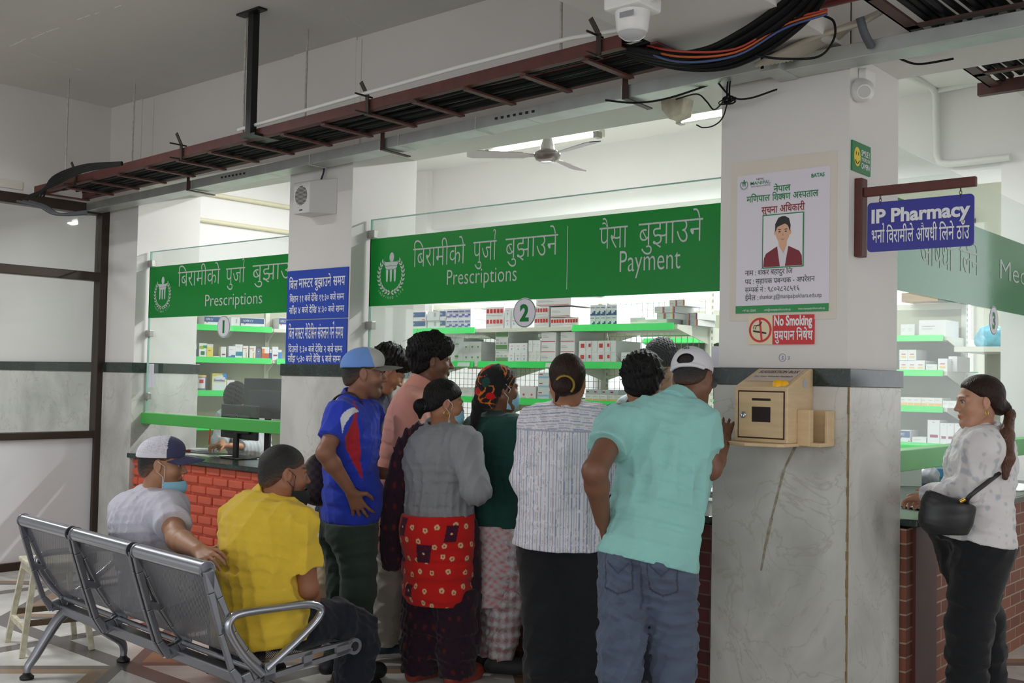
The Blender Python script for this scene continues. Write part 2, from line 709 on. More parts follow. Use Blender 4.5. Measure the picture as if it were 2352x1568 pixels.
# bright frosted windows along the pharmacy's back wall
wm = emit('frosted_window_daylight', (244, 248, 255), 1.15)
for i, (x0, x1) in enumerate(((-8.2, -5.6), (-5.5, -3.6), (-3.2, -0.6), (-0.5, 2.5))):
    o = struct(MB().box(x0, x1, 11.37, 11.395, 0.9, 3.2), f'window_{i + 1}', wm)
    mb = MB()
    for a, b_ in ((x0 - .03, x0), (x1, x1 + .03)):
        mb.box(a, b_, 11.35, 11.4, 0.85, 3.25)
    mb.box(x0 - .03, x1 + .03, 11.35, 11.4, 0.85, 0.9).box(x0 - .03, x1 + .03, 11.35, 11.4, 3.2, 3.25)
    mb.build('window_frame', WHITEPL, o)
# cream conduits on the pharmacy's left wall
for z, n in ((3.1, 'upper'), (2.86, 'lower')):
    o = MB().tube([(-8.275, 4.96, z), (-8.275, 7.68, z)], 0.02, 8).build('conduit', P('cream_conduit', (226, 220, 190), 0.45))
    tag(o, f'{n} cream conduit pipe on the white wall above window 1', 'pipe', 'cream conduits above window 1')
    rebase(o, (-8.275, 4.96, z))
qa, qb, qc, qd = on(2040, 152, 2, 3.59), on(2150, 204, 1, 7.72), on(2152, 380, 1, 7.72), on(2320, 382, 1, 7.72)
mb = MB().tube([qa, qb + Vector((0, -.1, 0)), qb + Vector((0, -.02, -.03)), qb + Vector((0, 0, -.1)), qc + Vector((0, 0, .08)), qc + Vector((.02, 0, .02)), qc + Vector((.08, 0, 0)), Vector((qd.x, 7.72, qc.z))], 0.026, 8)
mb.tube([qb + Vector((0, -.02, -.02)), qb + Vector((.4, 0, .0))], .02, 8)
tag(rebase(mb.build('conduit', WHITEPL), qc), 'white painted pipe bending down the beam right of the column', 'pipe')

# ------------------------------------------------------------------ glazed partition, far left
XP = -8.12
struct(MB().box(-8.28, XP + 0.02, -3.2, 4.4, 2.83, ZC), 'wall_left', WHITE)
struct(MB().box(-13, -8.13, 4.43, 4.6, 0, ZC), 'wall_behind_partition', WHITE)
struct(MB().box(-13, -8.13, 4.405, 4.43, 0, 1.5), 'trim_partition_marble', MARBLE)
struct(MB().box(-13, -8.13, 4.398, 4.43, 1.5, 1.577), 'trim_partition_band', GREENMARBLE)
struct(MB().box(-13.1, -13, -3, 4.6, 0, ZC), 'wall_far_left', WHITE)
t = thing('glass_partition', 'brown aluminium framed glass partition with white lower panel at the left edge', 'partition', (XP, 3.0, 0))
mb = MB()
mb.box(XP - .05, XP + .05, 4.335, 4.44, 0, 2.83)
t0 = mb.build('post', BROWNAL, t, True, 0.004)
MB().box(XP - .05, XP + .05, -2.5, 4.34, 2.75, 2.83).build('top_rail', BROWNAL, t, True, 0.004)
MB().box(XP - .045, XP + .045, -2.5, 4.34, 2.22, 2.29).build('middle_rail', BROWNAL, t, True, 0.004)
MB().box(XP - .045, XP + .045, -2.5, 4.34, 0.975, 1.03).build('lower_rail', BROWNAL, t, True, 0.004)
MB().box(XP - .045, XP + .045, -2.5, 4.34, 0.0, 0.06).build('bottom_rail', BROWNAL, t, True, 0.004)
MB().box(XP - .045, XP + .045, 1.4, 1.5, 0.0, 2.83).build('post', BROWNAL, t, True, 0.004)
G0 = glass_mat('partition_glass', (0.95, 0.97, 0.965), 0.7)
MB().box(XP - .004, XP + .004, -2.5, 4.34, 1.03, 2.22).build('glass_pane', G0, t, True)
MB().box(XP - .004, XP + .004, -2.5, 4.34, 2.29, 2.75).build('glass_pane', G0, t, True)
MB().box(XP - .015, XP + .015, -2.5, 4.34, 0.06, 0.975).build('lower_panel', P('white_laminate', (214, 214, 216), 0.4, var=0.03, vscale=2), t, True)

# ------------------------------------------------------------------ counters


def worktop(name, label, x0, x1, y0, y1, z, mb=None):
    o = MB().box(x0, x1, y0, y1, z - 0.035, z).build(name, GREENMARBLE, bevel=0.006)
    tag(o, label, 'counter')
    return rebase(o, ((x0 + x1) / 2, (y0 + y1) / 2, z - 0.035))


# counter one: rough bricks thickly painted red
mb = MB()
mb.box(-7.62, -5.77, 4.43, 4.62, 0, 0.845)
H = 0.0705
for r in range(12):
    z0 = r * H
    x = -7.63 - (0.09 if r % 2 else 0)
    while x < -5.78:
        L = 0.17 + 0.02 * random.random()
        a, b_ = max(x, -7.63), min(x + L, -5.77)
        if b_ - a > 0.03:
            y = 4.408 + 0.008 * random.random()
            dz = 0.005 * random.random()
            mb.box(a + .006, b_ - .006, y, 4.44, z0 + .006 + dz, z0 + H - .006 - dz * .5)
        x += L
t = mb.build('brick_counter', REDPAINT, bevel=0.011, seg=3)
tag(t, 'low counter wall of rough bricks painted bright red, under window 1', 'counter')
rebase(t, (-6.7, 4.5, 0))
worktop('marble_worktop', 'dark green marble worktop with papers, over the red brick counter', -7.655, -5.765, 4.375, 4.98, 0.88)
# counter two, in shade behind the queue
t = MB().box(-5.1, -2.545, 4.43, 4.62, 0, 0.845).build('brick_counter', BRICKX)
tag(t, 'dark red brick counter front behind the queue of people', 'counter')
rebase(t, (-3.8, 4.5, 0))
worktop('marble_worktop', 'dark green marble worktop along window 2 beside the large column', -5.1, -2.545, 4.375, 4.98, 0.89)
# counter three runs back along the side
t = MB().box(-2.02, -1.86, 4.98, 7.75, 0, 0.85).build('brick_counter', BRICKY)
tag(t, 'brown brick counter front beside the woman in black trousers', 'counter')
rebase(t, (-1.94, 6.3, 0))
o = MB().box(-1.865, -1.845, 5.06, 5.34, 0, 0.85).build('counter_panel', P('maroon_panel', (88, 38, 34), 0.5, var=0.15, vscale=10))
tag(rebase(o, (-1.855, 5.2, 0)), 'dark maroon upright panel set in the brown brick counter', 'panel')
worktop('marble_worktop', 'dark marble worktop the woman in the white top leans on', -2.62, -1.81, 4.98, 7.75, 0.895)

# ------------------------------------------------------------------ glass screens with green banners
G1 = glass_mat('counter_glass', (0.965, 0.985, 0.975), 0.2)


def emblem(mb, c, ux, uz, s, m=0):
    """two-leaf wreath round a pillar figure"""
    c, ux, uz = Vector(c), Vector(ux), Vector(uz)

    def q(pts):
        mb.add([c + ux * (x * s) + uz * (z * s) for x, z in pts], [tuple(range(len(pts)))], m)
    q([(0.11 * math.cos(a) * .8 + .02, 0.36 + 0.13 * math.sin(a)) for a in np.linspace(0, 2 * math.pi, 17)[:-1]])
    q([(-.28, .2), (-.22, .14), (.22, .14), (.28, .2), (.28, .24), (-.28, .24)])
    q([(-.24, .13), (.24, .13), (.18, .04), (-.18, .04)])
    for x in (-.15, 0, .15):
        q([(x - .045, .05), (x - .03, -.26), (x, -.3), (x + .03, -.26), (x + .045, .05)])
    for sd in (-1, 1):
        for k in range(11):
            a = math.radians(-88 + k * 13)
            r = 0.47
            px, pz = sd * r * math.cos(a) * .98, r * math.sin(a) - .1
            for io in (-1, 1):
                d = a + math.pi / 2 - io * 0.55
                dx, dz = math.cos(d) * sd, math.sin(d)
                nx, nz = -dz, dx
                L, W = .13, .028
                q([(px, pz), (px + dx * L * .5 + nx * W, pz + dz * L * .5 + nz * W), (px + dx * L, pz + dz * L), (px + dx * L * .5 - nx * W, pz + dz * L * .5 - nz * W)])
    s2 = 'INSPIRED LIFE'
    for k, ch in enumerate(s2):
        a = math.radians(-90 + (k - 6) * 7.5)
        letters(mb, ch, c + ux * (s * .68 * math.cos(a)) + uz * (s * (.72 * math.sin(a) - .02)), ux * math.cos(a + math.pi / 2) + uz * math.sin(a + math.pi / 2),
                -(ux * math.cos(a) + uz * math.sin(a)), .09 * s, m, align='C')


def number_disc(t, c, ux, uz, nrm, txt, h):
    c, ux, uz, nrm = Vector(c), Vector(ux), Vector(uz), Vector(nrm)

    def disc(r, lift, m, mb):
        k = 40
        mb.add([c + nrm * lift + ux * (r * math.cos(a)) + uz * (r * math.sin(a)) for a in np.linspace(0, 2 * math.pi, k + 1)[:-1]], [tuple(range(k))], m)
    mb = MB()
    disc(h, 0.001, 0, mb)
    disc(h * .955, 0.0016, 1, mb)
    disc(h * .91, 0.0022, 0, mb)
    o = mb.build('number_disc', [P('disc_white', (226, 222, 232), 0.4), GREEN], t, True)
    mb = MB()
    letters(mb, txt, c + nrm * .003 - uz * (h * .52), ux, uz, h * 1.5, align='C', off=0.045)
    MB.build(mb, 'numeral', GREEN, o, True)


def screen(label, x0, x1, y, z0, ztop, b0, b1, num, bn):
    t = thing('glass_screen', label, 'glass screen', (x0, y, z0))
    MB().box(x0, x1, y, y + 0.01, z0, ztop).build('glass_pane', G1, t, True)
    MB().box(x0, x1, y - 0.002, y - 0.0005, b0, b1).build('banner', GREEN, t, True)
    MB().box(x0, x0 + .008, y - .002, y + .012, z0, ztop).build('glass_edge', P('glass_edge_green', (150, 190, 175), 0.2), t, True)
    MB().box(x0, x1, y - .001, y + .011, ztop - .006, ztop).build('glass_edge', P('glass_edge_green', (150, 190, 175), 0.2), t, True)
    for z in (b1 + 0.03, b0 - 0.12, z0 + .12):
        mb = MB().box(x0 - .02, x0 + .045, y - .012, y + .022, z - .025, z + .025)
        mb.build('glass_clip', P('satin_clip', (176, 174, 168), 0.35, 0.7), t, True, 0.003)
    return t


ux, uz = (1, 0, 0), (0, 0, 1)
# window 2
Y2 = 4.54
t2 = screen('clear glass screen with the number 2 disc and wide green banner', -5.1, -2.535, Y2, 1.18, 2.495, 1.945, 2.37, '2', 0)
mb = MB()
yl = Y2 - .0035
emblem(mb, on(898, 622, 1, yl), ux, uz, .235)
mb.build('emblem', LETTER, t2, True)
mb = MB()


def text_px(mb, s, x0, x1, yb, h, Y, off=0.0, m=0):
    """baseline from pixel column x0 to x1 on a plane of constant Y"""
    a, b_ = on(x0, yb[0], 1, Y), on(x1, yb[1], 1, Y)
    z = (a.z + b_.z) / 2
    letters(mb, s, (a.x, Y, z), ux, uz, h, m, width=b_.x - a.x, off=off)


text_px(mb, 'िबरामीको', 948, 1068, (616, 603), .185, yl, -.012)
text_px(mb, 'पुजा^', 1086, 1140, (601, 596), .185, yl, -.012)
text_px(mb, 'बुझाउने', 1160, 1281, (595, 584), .185, yl, -.012)
text_px(mb, 'Prescriptions', 1024, 1188, (655, 644), .13, yl, -.008)
mb.build('lettering', LETTER, t2, True)
mb = MB()
text_px(mb, 'पैसा', 1376, 1441, (574, 567), .185, yl, -.012)
text_px(mb, 'बुझाउने', 1466, 1614, (565, 553), .185, yl, -.012)
text_px(mb, 'Payment', 1420, 1563, (627, 614), .16, yl, -.008)
a = on(1303, 590, 1, yl)
mb.box(a.x - .002, a.x + .002, yl - .0002, yl, 1.99, 2.33)
mb.build('lettering', LETTER, t2, True)
number_disc(t2, on(1205, 718, 1, Y2 - .003), ux, uz, (0, -1, 0), '2', .083)
# window 1
Y1 = 4.5
t1 = screen('clear glass screen with the number 1 disc and green banner, partly behind the column', -7.615, -5.765, Y1, 1.2, 2.445, 1.925, 2.322, '1', 0)
mb = MB()
yl = Y1 - .0035
emblem(mb, on(373, 668, 1, yl), ux, uz, .225)
mb.build('emblem', LETTER, t1, True)
mb = MB()
text_px(mb, 'िबरामीको', 408, 505, (660, 650), .18, yl, -.012)
text_px(mb, 'पुजा^', 518, 562, (652, 648), .18, yl, -.012)
text_px(mb, 'बुझाउने', 579, 690, (647, 636), .18, yl, -.012)
text_px(mb, 'Prescriptions', 469, 603, (704, 696), .125, yl, -.008)
mb.build('lettering', LETTER, t1, True)
number_disc(t1, on(514, 750, 1, Y1 - .003), ux, uz, (0, -1, 0), '1', .08)
# window 3, along the side
X3 = -1.95
t3 = thing('glass_screen', 'clear glass screen with the number 3 disc and green banner, right of the column', 'glass screen', (X3, 4.96, 1.1))
MB().box(X3 - .01, X3, 4.955, 7.76, 1.18, 2.66).build('glass_pane', G1, t3, True)
MB().box(X3 + .0005, X3 + .002, 4.955, 7.76, 1.965, 2.41).build('banner', P('sign_green_film_side', (24, 130, 66), 0.12, var=0.03), t3, True)
mb = MB()


def text_py(mb, s, x0, x1, yb, h, X, off=0.0):
    a, b_ = on(x0, yb[0], 0, X), on(x1, yb[1], 0, X)
    letters(mb, s, (X, a.y, (a.z + b_.z) / 2), (0, 1, 0), uz, h, 0, width=b_.y - a.y, off=off)


text_py(mb, 'औषधी', 2114, 2188, (610, 618), .2, X3 + .0035, -.012)
text_py(mb, 'िलने', 2203, 2248, (624, 632), .2, X3 + .0035, -.012)
text_py(mb, 'Medicine', 2294, 2420, (640, 672), .17, X3 + .0035, -.008)
mb.build('lettering', LETTER, t3, True)
number_disc(t3, on(2282, 736, 0, X3 + .003), (0, 1, 0), uz, (1, 0, 0), '3', .085)
# green bars under the glass
for (x0, x1, y0, y1, z0, z1, lb) in ((-7.68, -5.76, 4.47, 4.56, 1.105, 1.19, 'long green bar under the glass of window 1, over the red counter'),
                                    (-5.1, -2.54, 4.5, 4.59, 1.105, 1.19, 'green bar under the glass of window 2, behind the queue'),
                                    (-2.0, -1.91, 4.96, 7.76, 1.105, 1.205, 'green bar under the glass of window 3, beside the woman in the white top')):
    o = MB().box(x0, x1, y0, y1, z0, z1).build('green_bar', GREENBAR, bevel=0.004)
    tag(rebase(o, (x0, y0, z0)), lb, 'bar')

# ------------------------------------------------------------------ overhead services
def sag(x, z, k=0.02):
    return z + (x + 2.6) * k


# ladder tray along the counters
t = thing('cable_tray', 'long red-brown ladder cable tray hanging along the counters under the ceiling', 'cable tray', (-5.0, 3.95, 2.87))
for y, x1 in ((3.75, -2.64), (4.13, -2.3)):
    mb = MB()
    a, b_ = Vector((-8.0, y, sag(-8.0, 2.965))), Vector((x1, y, sag(x1, 2.965)))
    mb.bar(a, b_, 0.006, 0.055)
    mb.bar(a + Vector((0, .02 if y < 4 else -.02, -.025)), b_ + Vector((0, .02 if y < 4 else -.02, -.025)), 0.04, 0.006)
    mb.build('side_rail', RUST, t, True)
x = -7.9
while x < -2.4:
    MB().box(x, x + 0.035, 3.76, 4.12, sag(x, 2.93) - .01, sag(x, 2.93)).build('rung', RUST, t, True)
    x += 0.36
for k in range(13):
    y = 3.79 + k * 0.026 + 0.004 * random.random()
    zz = 2.945 + 0.012 * random.random() + (0.022 if k % 3 == 0 else 0)
    pts = [(x, y + .006 * math.sin(x * 3 + k), sag(x, zz) + .004 * math.sin(2 * x + k)) for x in np.linspace(-7.7, -2.7, 18)]
    pts += [(-2.45, y + .02 * (k - 6) / 6, 2.955 + .003 * k)]
    o = MB().tube(pts, 0.0105, 6).build('cable', CABLE)
    tag(rebase(o, pts[0]), 'long black cable lying in the red-brown ladder tray', 'cable', 'black cables in the ladder tray')
# painted water pipe below it
pts = [(x, 3.9, sag(x, 2.972, .017)) for x in np.linspace(-8.1, 0.5, 24)]
t = thing('water_pipe', 'thick red-brown painted pipe running under the cable tray across the picture', 'pipe', (-3.6, 3.9, 2.95))
MB().tube(pts, 0.021, 12).build('pipe', REDPIPE, t, True)
for x in (-5.5, -2.15):
    MB().tube([(x - .02, 3.9, sag(x, 2.972, .017)), (x + .02, 3.9, sag(x, 2.972, .017))], 0.026, 12).build('coupling', REDPIPE, t, True)
# white conduit on top of the tray's near rail
o = MB().tube([(-5.4, 3.74, 2.955), (-4.5, 3.735, 2.985), (-3.6, 3.73, 3.01), (-2.9, 3.73, 3.02), (-2.3, 3.78, 3.0), (-1.95, 3.9, 2.93)], 0.011, 8).build('conduit', WHITEPL)
tag(rebase(o, (-4.5, 3.735, 2.985)), 'thin white conduit lying along the top edge of the cable tray', 'pipe')
# galvanised trunking
t = thing('metal_trunking', 'galvanised steel cable trunking running along the tops of the columns', 'trunking', (-5, 4.27, 2.8))


def trunk(x0, x1, y, z, k=0.018, par=t):
    mb = MB()
    za, zb = sag(x0, z, k), sag(x1, z, k)
    h, d = 0.062, 0.135
    vs = [(x0, y, za - h), (x0, y + d, za - h), (x0, y + d, za), (x0, y, za), (x1, y, zb - h), (x1, y + d, zb - h), (x1, y + d, zb), (x1, y, zb)]
    mb.add(vs, [(0, 1, 2, 3), (7, 6, 5, 4), (0, 4, 5, 1), (1, 5, 6, 2), (2, 6, 7, 3), (3, 7, 4, 0)])
    return mb.build('trunking_section', GALV, par, True, 0.002)


seams = [-8.3, -7.1, -5.75, -4.62, -3.55, -2.2]
for a, b_ in zip(seams[:-1], seams[1:]):
    trunk(a + .001, b_ - .001, 4.2, 2.925)
trunk(-2.215, 0.4, 4.255, 2.925, 0.0)
MB().box(-2.22, -2.13, 4.2, 4.39, 2.858, 2.928).build('offset_box', GALV, t, True, 0.002)
for x in (-6.1, -3.62):
    mb = MB()
    z = sag(x, 2.925, .018) - .03
    for k in range(7):
        xx = x - .13 + k * .042
        mb.tube([(xx - .008, 4.1988, z), (xx + .008, 4.1988, z)], 0.0075, 8)
    mb.build('bolt_slots', P('slot_dark', (30, 28, 26), 0.6), t, True)
    MB().box(x - .16, x + .16, 4.1975, 4.2, z - .022, z + .022).build('joint_plate', GALV, t, True)
for x in (-6.6, -4.5, -2.95, -5.3, -3.9):
    z = sag(x, 2.925, .018)
    MB().tube([(x, 4.196, z + .003), (x, 4.196, z - .066), (x, 4.34, z - .066)], 0.0018, 5).build('wire_tie', WHITEPL, t, True)
# brackets that carry the trunking
for i, (x, lb) in enumerate(((-6.62, 'dark L bracket under the trunking above the left column'), (-4.62, 'dark L bracket under the trunking right of the speaker column'), (-2.92, 'dark L bracket under the trunking near the dome camera'))):
    z = sag(x, 2.925, .018)
    mb = MB().bar((x, 4.185, z + .09), (x, 4.185, z - .07), 0.03, 0.006, up=(0, 1, 0))
    mb.bar((x, 4.18, z - .07), (x, 4.40, z - .075), 0.03, 0.006)
    o = mb.build('bracket', P('bracket_brown', (70, 50, 44), 0.5, 0.3))
    tag(rebase(o, (x, 4.185, z)), lb, 'bracket')
# clamps standing on the tray
for x, lb in ((-7.35, 'small dark clamp on the tray near the left end'), (-6.0, 'dark clamp with tilted tip on the tray left of the black hanger'), (-4.25, 'dark clamp with tilted tip on the tray above the speaker column'), (-2.75, 'dark clamp at the right end of the tray below the dome camera')):
    z = sag(x, 2.965)
    mb = MB().bar((x, 3.735, z - .05), (x, 3.735, z + .05), 0.025, 0.006, up=(0, 1, 0))
    mb.bar((x, 3.735, z + .045), (x - .035, 3.72, z + .12), 0.022, 0.006, up=(0, 1, 0))
    mb.cyl((x - .01, 3.66, z + .045), (x - .01, 3.78, z + .045), .005, n=6).cyl((x - .01, 3.66, z - .045), (x - .01, 3.78, z - .045), .005, n=6)
    o = mb.build('clamp', P('clamp_dark', (66, 56, 50), 0.5, 0.5))
    tag(rebase(o, (x, 3.735, z)), lb, 'clamp')
# hanger rods
RODM = P('old_white_rod', (196, 190, 180), 0.6, var=0.35, vscale=30)
for px, py, pz, lb in ((147, 195, 395, 'thin rusty hanger rod nearest the left edge'), (300, 230, 372, 'thin white hanger rod in the corner of the beam'), (555, 50, 300, 'thin rusty rod beside the black hanger'), (698, 92, 262, 'thin white hanger rod right of the black hanger'), (1284, 37, 132, 'rusty hanger rod left of the dome camera')):
    yy = 3.76 if px not in (300, 698) else 4.12
    b_ = on(px + 4, pz, 1, yy)
    zb = sag(b_.x, 2.96)
    o = MB().tube([(b_.x, yy, ZC), (b_.x - .004, yy, (ZC + zb) / 2), (b_.x, yy, zb)], .007, 6).build('hanger_rod', RODM)
    tag(rebase(o, (b_.x, yy, zb)), lb, 'rod')
c = on(578, 26, 2, ZC)
t = thing('tray_hanger', 'black steel T hanger dropping from the ceiling to the cable tray', 'hanger', (c.x, c.y, 2.9))
BLKST = P('black_steel', (28, 30, 31), 0.45, 0.3)
mb = MB().box(c.x - .025, c.x + .025, c.y - .004, c.y, 2.9, ZC).box(c.x + .021, c.x + .025, c.y, c.y + .04, 2.9, ZC)
mb.build('angle_bar', BLKST, t, True)
MB().box(c.x - .11, c.x + .11, c.y - .03, c.y + .03, ZC - .012, ZC).build('ceiling_plate', BLKST, t, True)
MB().box(c.x - .05, c.x + .09, c.y - .02, c.y + .16, 2.885, 2.9).build('foot_angle', BLKST, t, True)

# second tray running back over the side counter
t = thing('cable_tray', 'red-brown ladder cable tray overhead in the top right corner', 'cable tray', (-1.3, 3.6, 2.8))
for x, y1 in ((-1.62, 5.38), (-0.98, 5.38)):
    mb = MB().box(x - .004, x + .004, 1.2, y1, 2.955, 3.01).box(x - .004 - (0 if x < -1.3 else .05), x + .05 if x < -1.3 else x + .004, 1.2, y1, 2.955, 2.961)
    mb.build('side_rail', P('dark_primer', (84, 52, 46), 0.55, var=0.2, vscale=14), t, True)
for k in range(7):
    y = 2.6 + k * .42
    MB().box(-1.62, -.98, y, y + .04, 2.955, 2.965).build('rung', P('dark_primer', (84, 52, 46), 0.55), t, True)
MB().box(-1.68, -.9, 5.38, 5.42, 2.925, 2.985).build('end_bar', P('dark_primer', (84, 52, 46), 0.55), t, True)
for k in range(14):
    x = -1.545 + k * .034
    pts = [(x + .01 * math.sin(y * 2 + k), y, 2.982 + .008 * (k % 3)) for y in np.linspace(1.4, 5.36, 8)]
    o = MB().tube(pts, .0145, 6).build('cable', CABLE)
    tag(rebase(o, pts[0]), 'black cable lying in the overhead tray at the top right corner', 'cable', 'black cables in the top right tray')

# loose cable bundle sweeping over the column head
for k in range(12):
    j = (k - 6) * .010
    base = [at(1425, 104 + k * 1.5, 4.75), at(1490, 118 + k * 2.0, 4.66), at(1570, 130 + k * 2.0, 4.52), at(1650, 118 + k * 2.6, 4.42), at(1720, 84 + k * 3.2, 4.3), at(1780, 46 + k * 3.2, 4.2), at(1840, 0 + k * 2.6, 4.1), at(1880, -50 + k * 2.2, 3.95)]
    pts = spline([p + Vector((j * .3, j, .006 * math.sin(k * 2.1))) for p in base], 5)
    o = MB().tube(pts, .011, 6).build('cable', CABLE)
    tag(rebase(o, pts[0]), 'black cable in the loose bundle sagging over the head of the large column', 'cable', 'loose black cable bundle')
for k, (c_, lb) in enumerate((((170, 60, 50), 'red wire tangled in the black cable bundle'), ((190, 90, 40), 'orange wire tangled in the black cable bundle'), ((70, 84, 130), 'blue wire tangled in the black cable bundle'))):
    base = [at(1466, 100 + k * 6, 4.7), at(1560, 118 + k * 12, 4.42), at(1690, 112 + k * 8, 4.3), at(1800, 50 + k * 8, 4.18), at(1900, 22 + 5 * k, 4.05)]
    pts = spline(base, 6)
    tag(rebase(MB().tube(pts, .005, 5).build('wire', P(f'wire_{k}', c_, 0.5)), pts[0]), lb, 'wire')
GREYC = P('dirty_white_cable', (186, 178, 162), 0.6, var=0.15, vscale=12)
for k in range(15):
    base = [at(1735 + k * 9, 150 - k * 1.5, 4.62), at(1790 + k * 9, 122 - k * 2, 4.55), at(1870 + k * 7, 86 - k * 2.4, 4.45), at(1985 + k * 4, 52 - k * 2.4, 4.35)]
    pts = spline(base, 5)
    o = MB().tube(pts, .0105, 6).build('cable', GREYC)
    tag(rebase(o, pts[0]), 'dirty white cable fanning up behind the trunking above the large column', 'cable', 'dirty white cables above the column')
pts = spline([at(1735, 128, 4.3), at(1800, 135, 4.28), at(1880, 130, 4.26), at(1915, 90, 4.26), at(1915, 50, 4.28), at(1890, 35, 4.3)], 8)
tag(rebase(MB().tube(pts, .005, 6).build('cable_loop', CABLE), pts[0]), 'thin black cable looping over the white cables above the column', 'cable')
pts = spline([at(1975, 40, 4.35), at(1985, 75, 4.36), at(2000, 105, 4.4)], 8)
tag(rebase(MB().tube(pts, .018, 8).build('flexible_hose', P('grey_hose', (86, 90, 98), 0.6)), pts[0]), 'grey flexible hose dropping behind the trunking above the column', 'hose')
# cables at the left end
for k in range(6):
    base = [at(60 + k * 8, 452, 8.0), at(120, 428 - k * 4, 7.7), at(190, 395 - k * 3, 7.3), at(280, 378 - k, 6.9)]
    pts = spline(base, 6)
    tag(rebase(MB().tube(pts, .008, 6).build('cable', CABLE), pts[0]), 'black cable bending off the left end of the tray', 'cable', 'black cables at the left end of the tray')
for k in range(3):
    base = [at(40 + 14 * k, 462, 7.9), at(90 + 8 * k, 474, 7.8), at(130 + 4 * k, 492, 7.75), at(200, 485 + 3 * k, 7.8)]
    pts = spline(base, 6)
    tag(rebase(MB().tube(pts, .011, 6).build('cable', P('grey_cable', (70, 72, 76), 0.6)), pts[0]), 'thick grey cable drooping below the left end of the tray', 'cable', 'drooping grey cables')
o = MB().box(-8.098, -8.09, 3.5, 3.7, 2.86, 2.92).build('label_plate', P('label_plate', (220, 214, 204), 0.5))
tag(rebase(o, (-8.11, 3.6, 2.86)), 'small pale label plate on the beam at the left edge', 'label')

# tied cable and drooping wires in front of the large column
pts = spline([at(1672, 185, 4.86), at(1670, 205, 4.86), at(1670, 228, 4.85)], 4)
mb = MB().tube(pts, .004, 6).tube([p + Vector((.012, 0, .0)) for p in pts], .004, 6)
kc = at(1672, 231, 4.84)
for k in range(9):
    a = k * .7
    r = .013 + .006 * (k % 3)
    lp = [kc + Vector((r * math.cos(q) * (1.6 if k % 2 else 1.1) + .012 * math.cos(a),   .006 * math.sin(q + k), .5 * r * math.sin(q) + .008 * math.sin(a))) for q in np.linspace(0, 2 * math.pi, 13)[:-1]]
    mb.tube(lp, .0026, 5, closed=True)
mb.tube(spline([kc, at(1660, 270, 4.9), at(1640, 288, 5.0), at(1615, 293, 5.1), at(1600, 287, 5.15)], 6), .0035, 5)
tag(rebase(mb.build('tied_cable', CABLE), kc), 'black cable tied in a knot hanging before the upper left of the large column', 'cable')
pts = spline([at(1390, 230, 5.0), at(1460, 236, 5.0), at(1540, 224, 5.0), at(1665, 182, 4.9)], 8)
tag(rebase(MB().tube(pts, .005, 6).build('cable', CABLE), pts[0]), 'thin black cable sagging under the trunking left of the large column', 'cable')
pts = spline([at(1645, 185, 4.9), at(1680, 222, 4.84), at(1720, 226, 4.8), at(1785, 205, 4.78)], 8)
tag(rebase(MB().tube(pts, .0045, 6).build('cable', CABLE), pts[0]), 'thin black cable drooping across the top of the large column', 'cable')
pts = spline([at(2066, 135, 4.7), at(2110, 147, 4.7), at(2190, 135, 4.6)], 8)
tag(rebase(MB().tube(pts, .005, 6).build('cable', CABLE), pts[0]), 'thin black cable drooping right of the large column', 'cable')

# ------------------------------------------------------------------ cameras
c = on(1452, 90, 2, 2.785)
t = thing('dome_camera', 'white dome security camera under the beam at the top', 'security camera', (c.x, c.y, 2.78))
mb = MB().box(c.x - .08, c.x + .08, c.y - .08, c.y + .08, 2.885, 2.945)
mb.build('mount_box', WHITEPL, t, True, 0.012)
MB().lathe([(0, 2.785), (.022, 2.787), (.05, 2.80), (.06, 2.82), (.064, 2.86), (.068, 2.89)], (c.x, c.y, 0), 28).build('housing', WHITEPL, t, True)
MB().lathe([(0, 2.778), (.03, 2.783), (.05, 2.797), (.056, 2.807)], (c.x, c.y, 0), 24).build('lens_cover', P('smoked_dome', (190, 190, 192), 0.12), t, True)
MB().box(c.x - .012, c.x + .05, c.y - .0675, c.y - .066, 2.85, 2.87).build('rating_label', P('label_grey', (150, 150, 156), 0.5), t, True)
MB().tube([(c.x + .07, c.y, 2.92), (c.x + .3, c.y, 2.935)], .012, 8).build('cable_entry', WHITEPL, t, True)

c = at(1978, 207, 4.66)
t = thing('bullet_camera', 'white bullet security camera on the right side of the large column', 'security camera', c)
d = (at(2012, 222, 4.35) - c).normalized()
a = c - d * .06
mb = MB().tube([a, a + d * .02, a + d * .10, a + d * .135], [.035, .05, .05, .03], 20)
mb.build('housing', WHITEPL, t, True)
MB().tube([a + d * .13, a + d * .137], [.026, .026], 16).build('lens', P('lens_grey', (196, 194, 190), 0.2), t, True)
MB().tube([c + Vector((-.03, .03, .0)), c + Vector((-.05, .05, .07)), c + Vector((-.07, .06, .085))], .02, 8).build('mount_arm', WHITEPL, t, True)
q = Vector((-1.9, c.y + .06, c.z + .08))
MB().box(-1.9, -1.86, q.y - .05, q.y + .05, q.z - .05, q.z + .02).build('base', WHITEPL, t, True, .006)

c = on(1556, 218, 1, 4.66)
t = thing('ceiling_bracket_box', 'stained off-white bracket box hanging under the beam left of the large column', 'box', (c.x, c.y, 2.86))
mb = MB().prism([(-.07, .05), (-.065, -.0), (-.02, -.055), (.055, -.04), (.07, .05)], -.05, .05, M=Matrix(((1, 0, 0), (0, 0, -1), (0, 1, 0))), c=(c.x, c.y, 2.895))
mb.build('box_body', P('stained_white', (206, 200, 178), 0.55, var=0.3, vscale=16), t, True, .006)
MB().tube(spline([c + Vector((.03, -.06, -.04)), at(1600, 216, 5.2), at(1622, 232, 5.1), at(1640, 252, 5.05), at(1660, 235, 4.9)], 6), .004, 5).build('cable', CABLE, t, True)

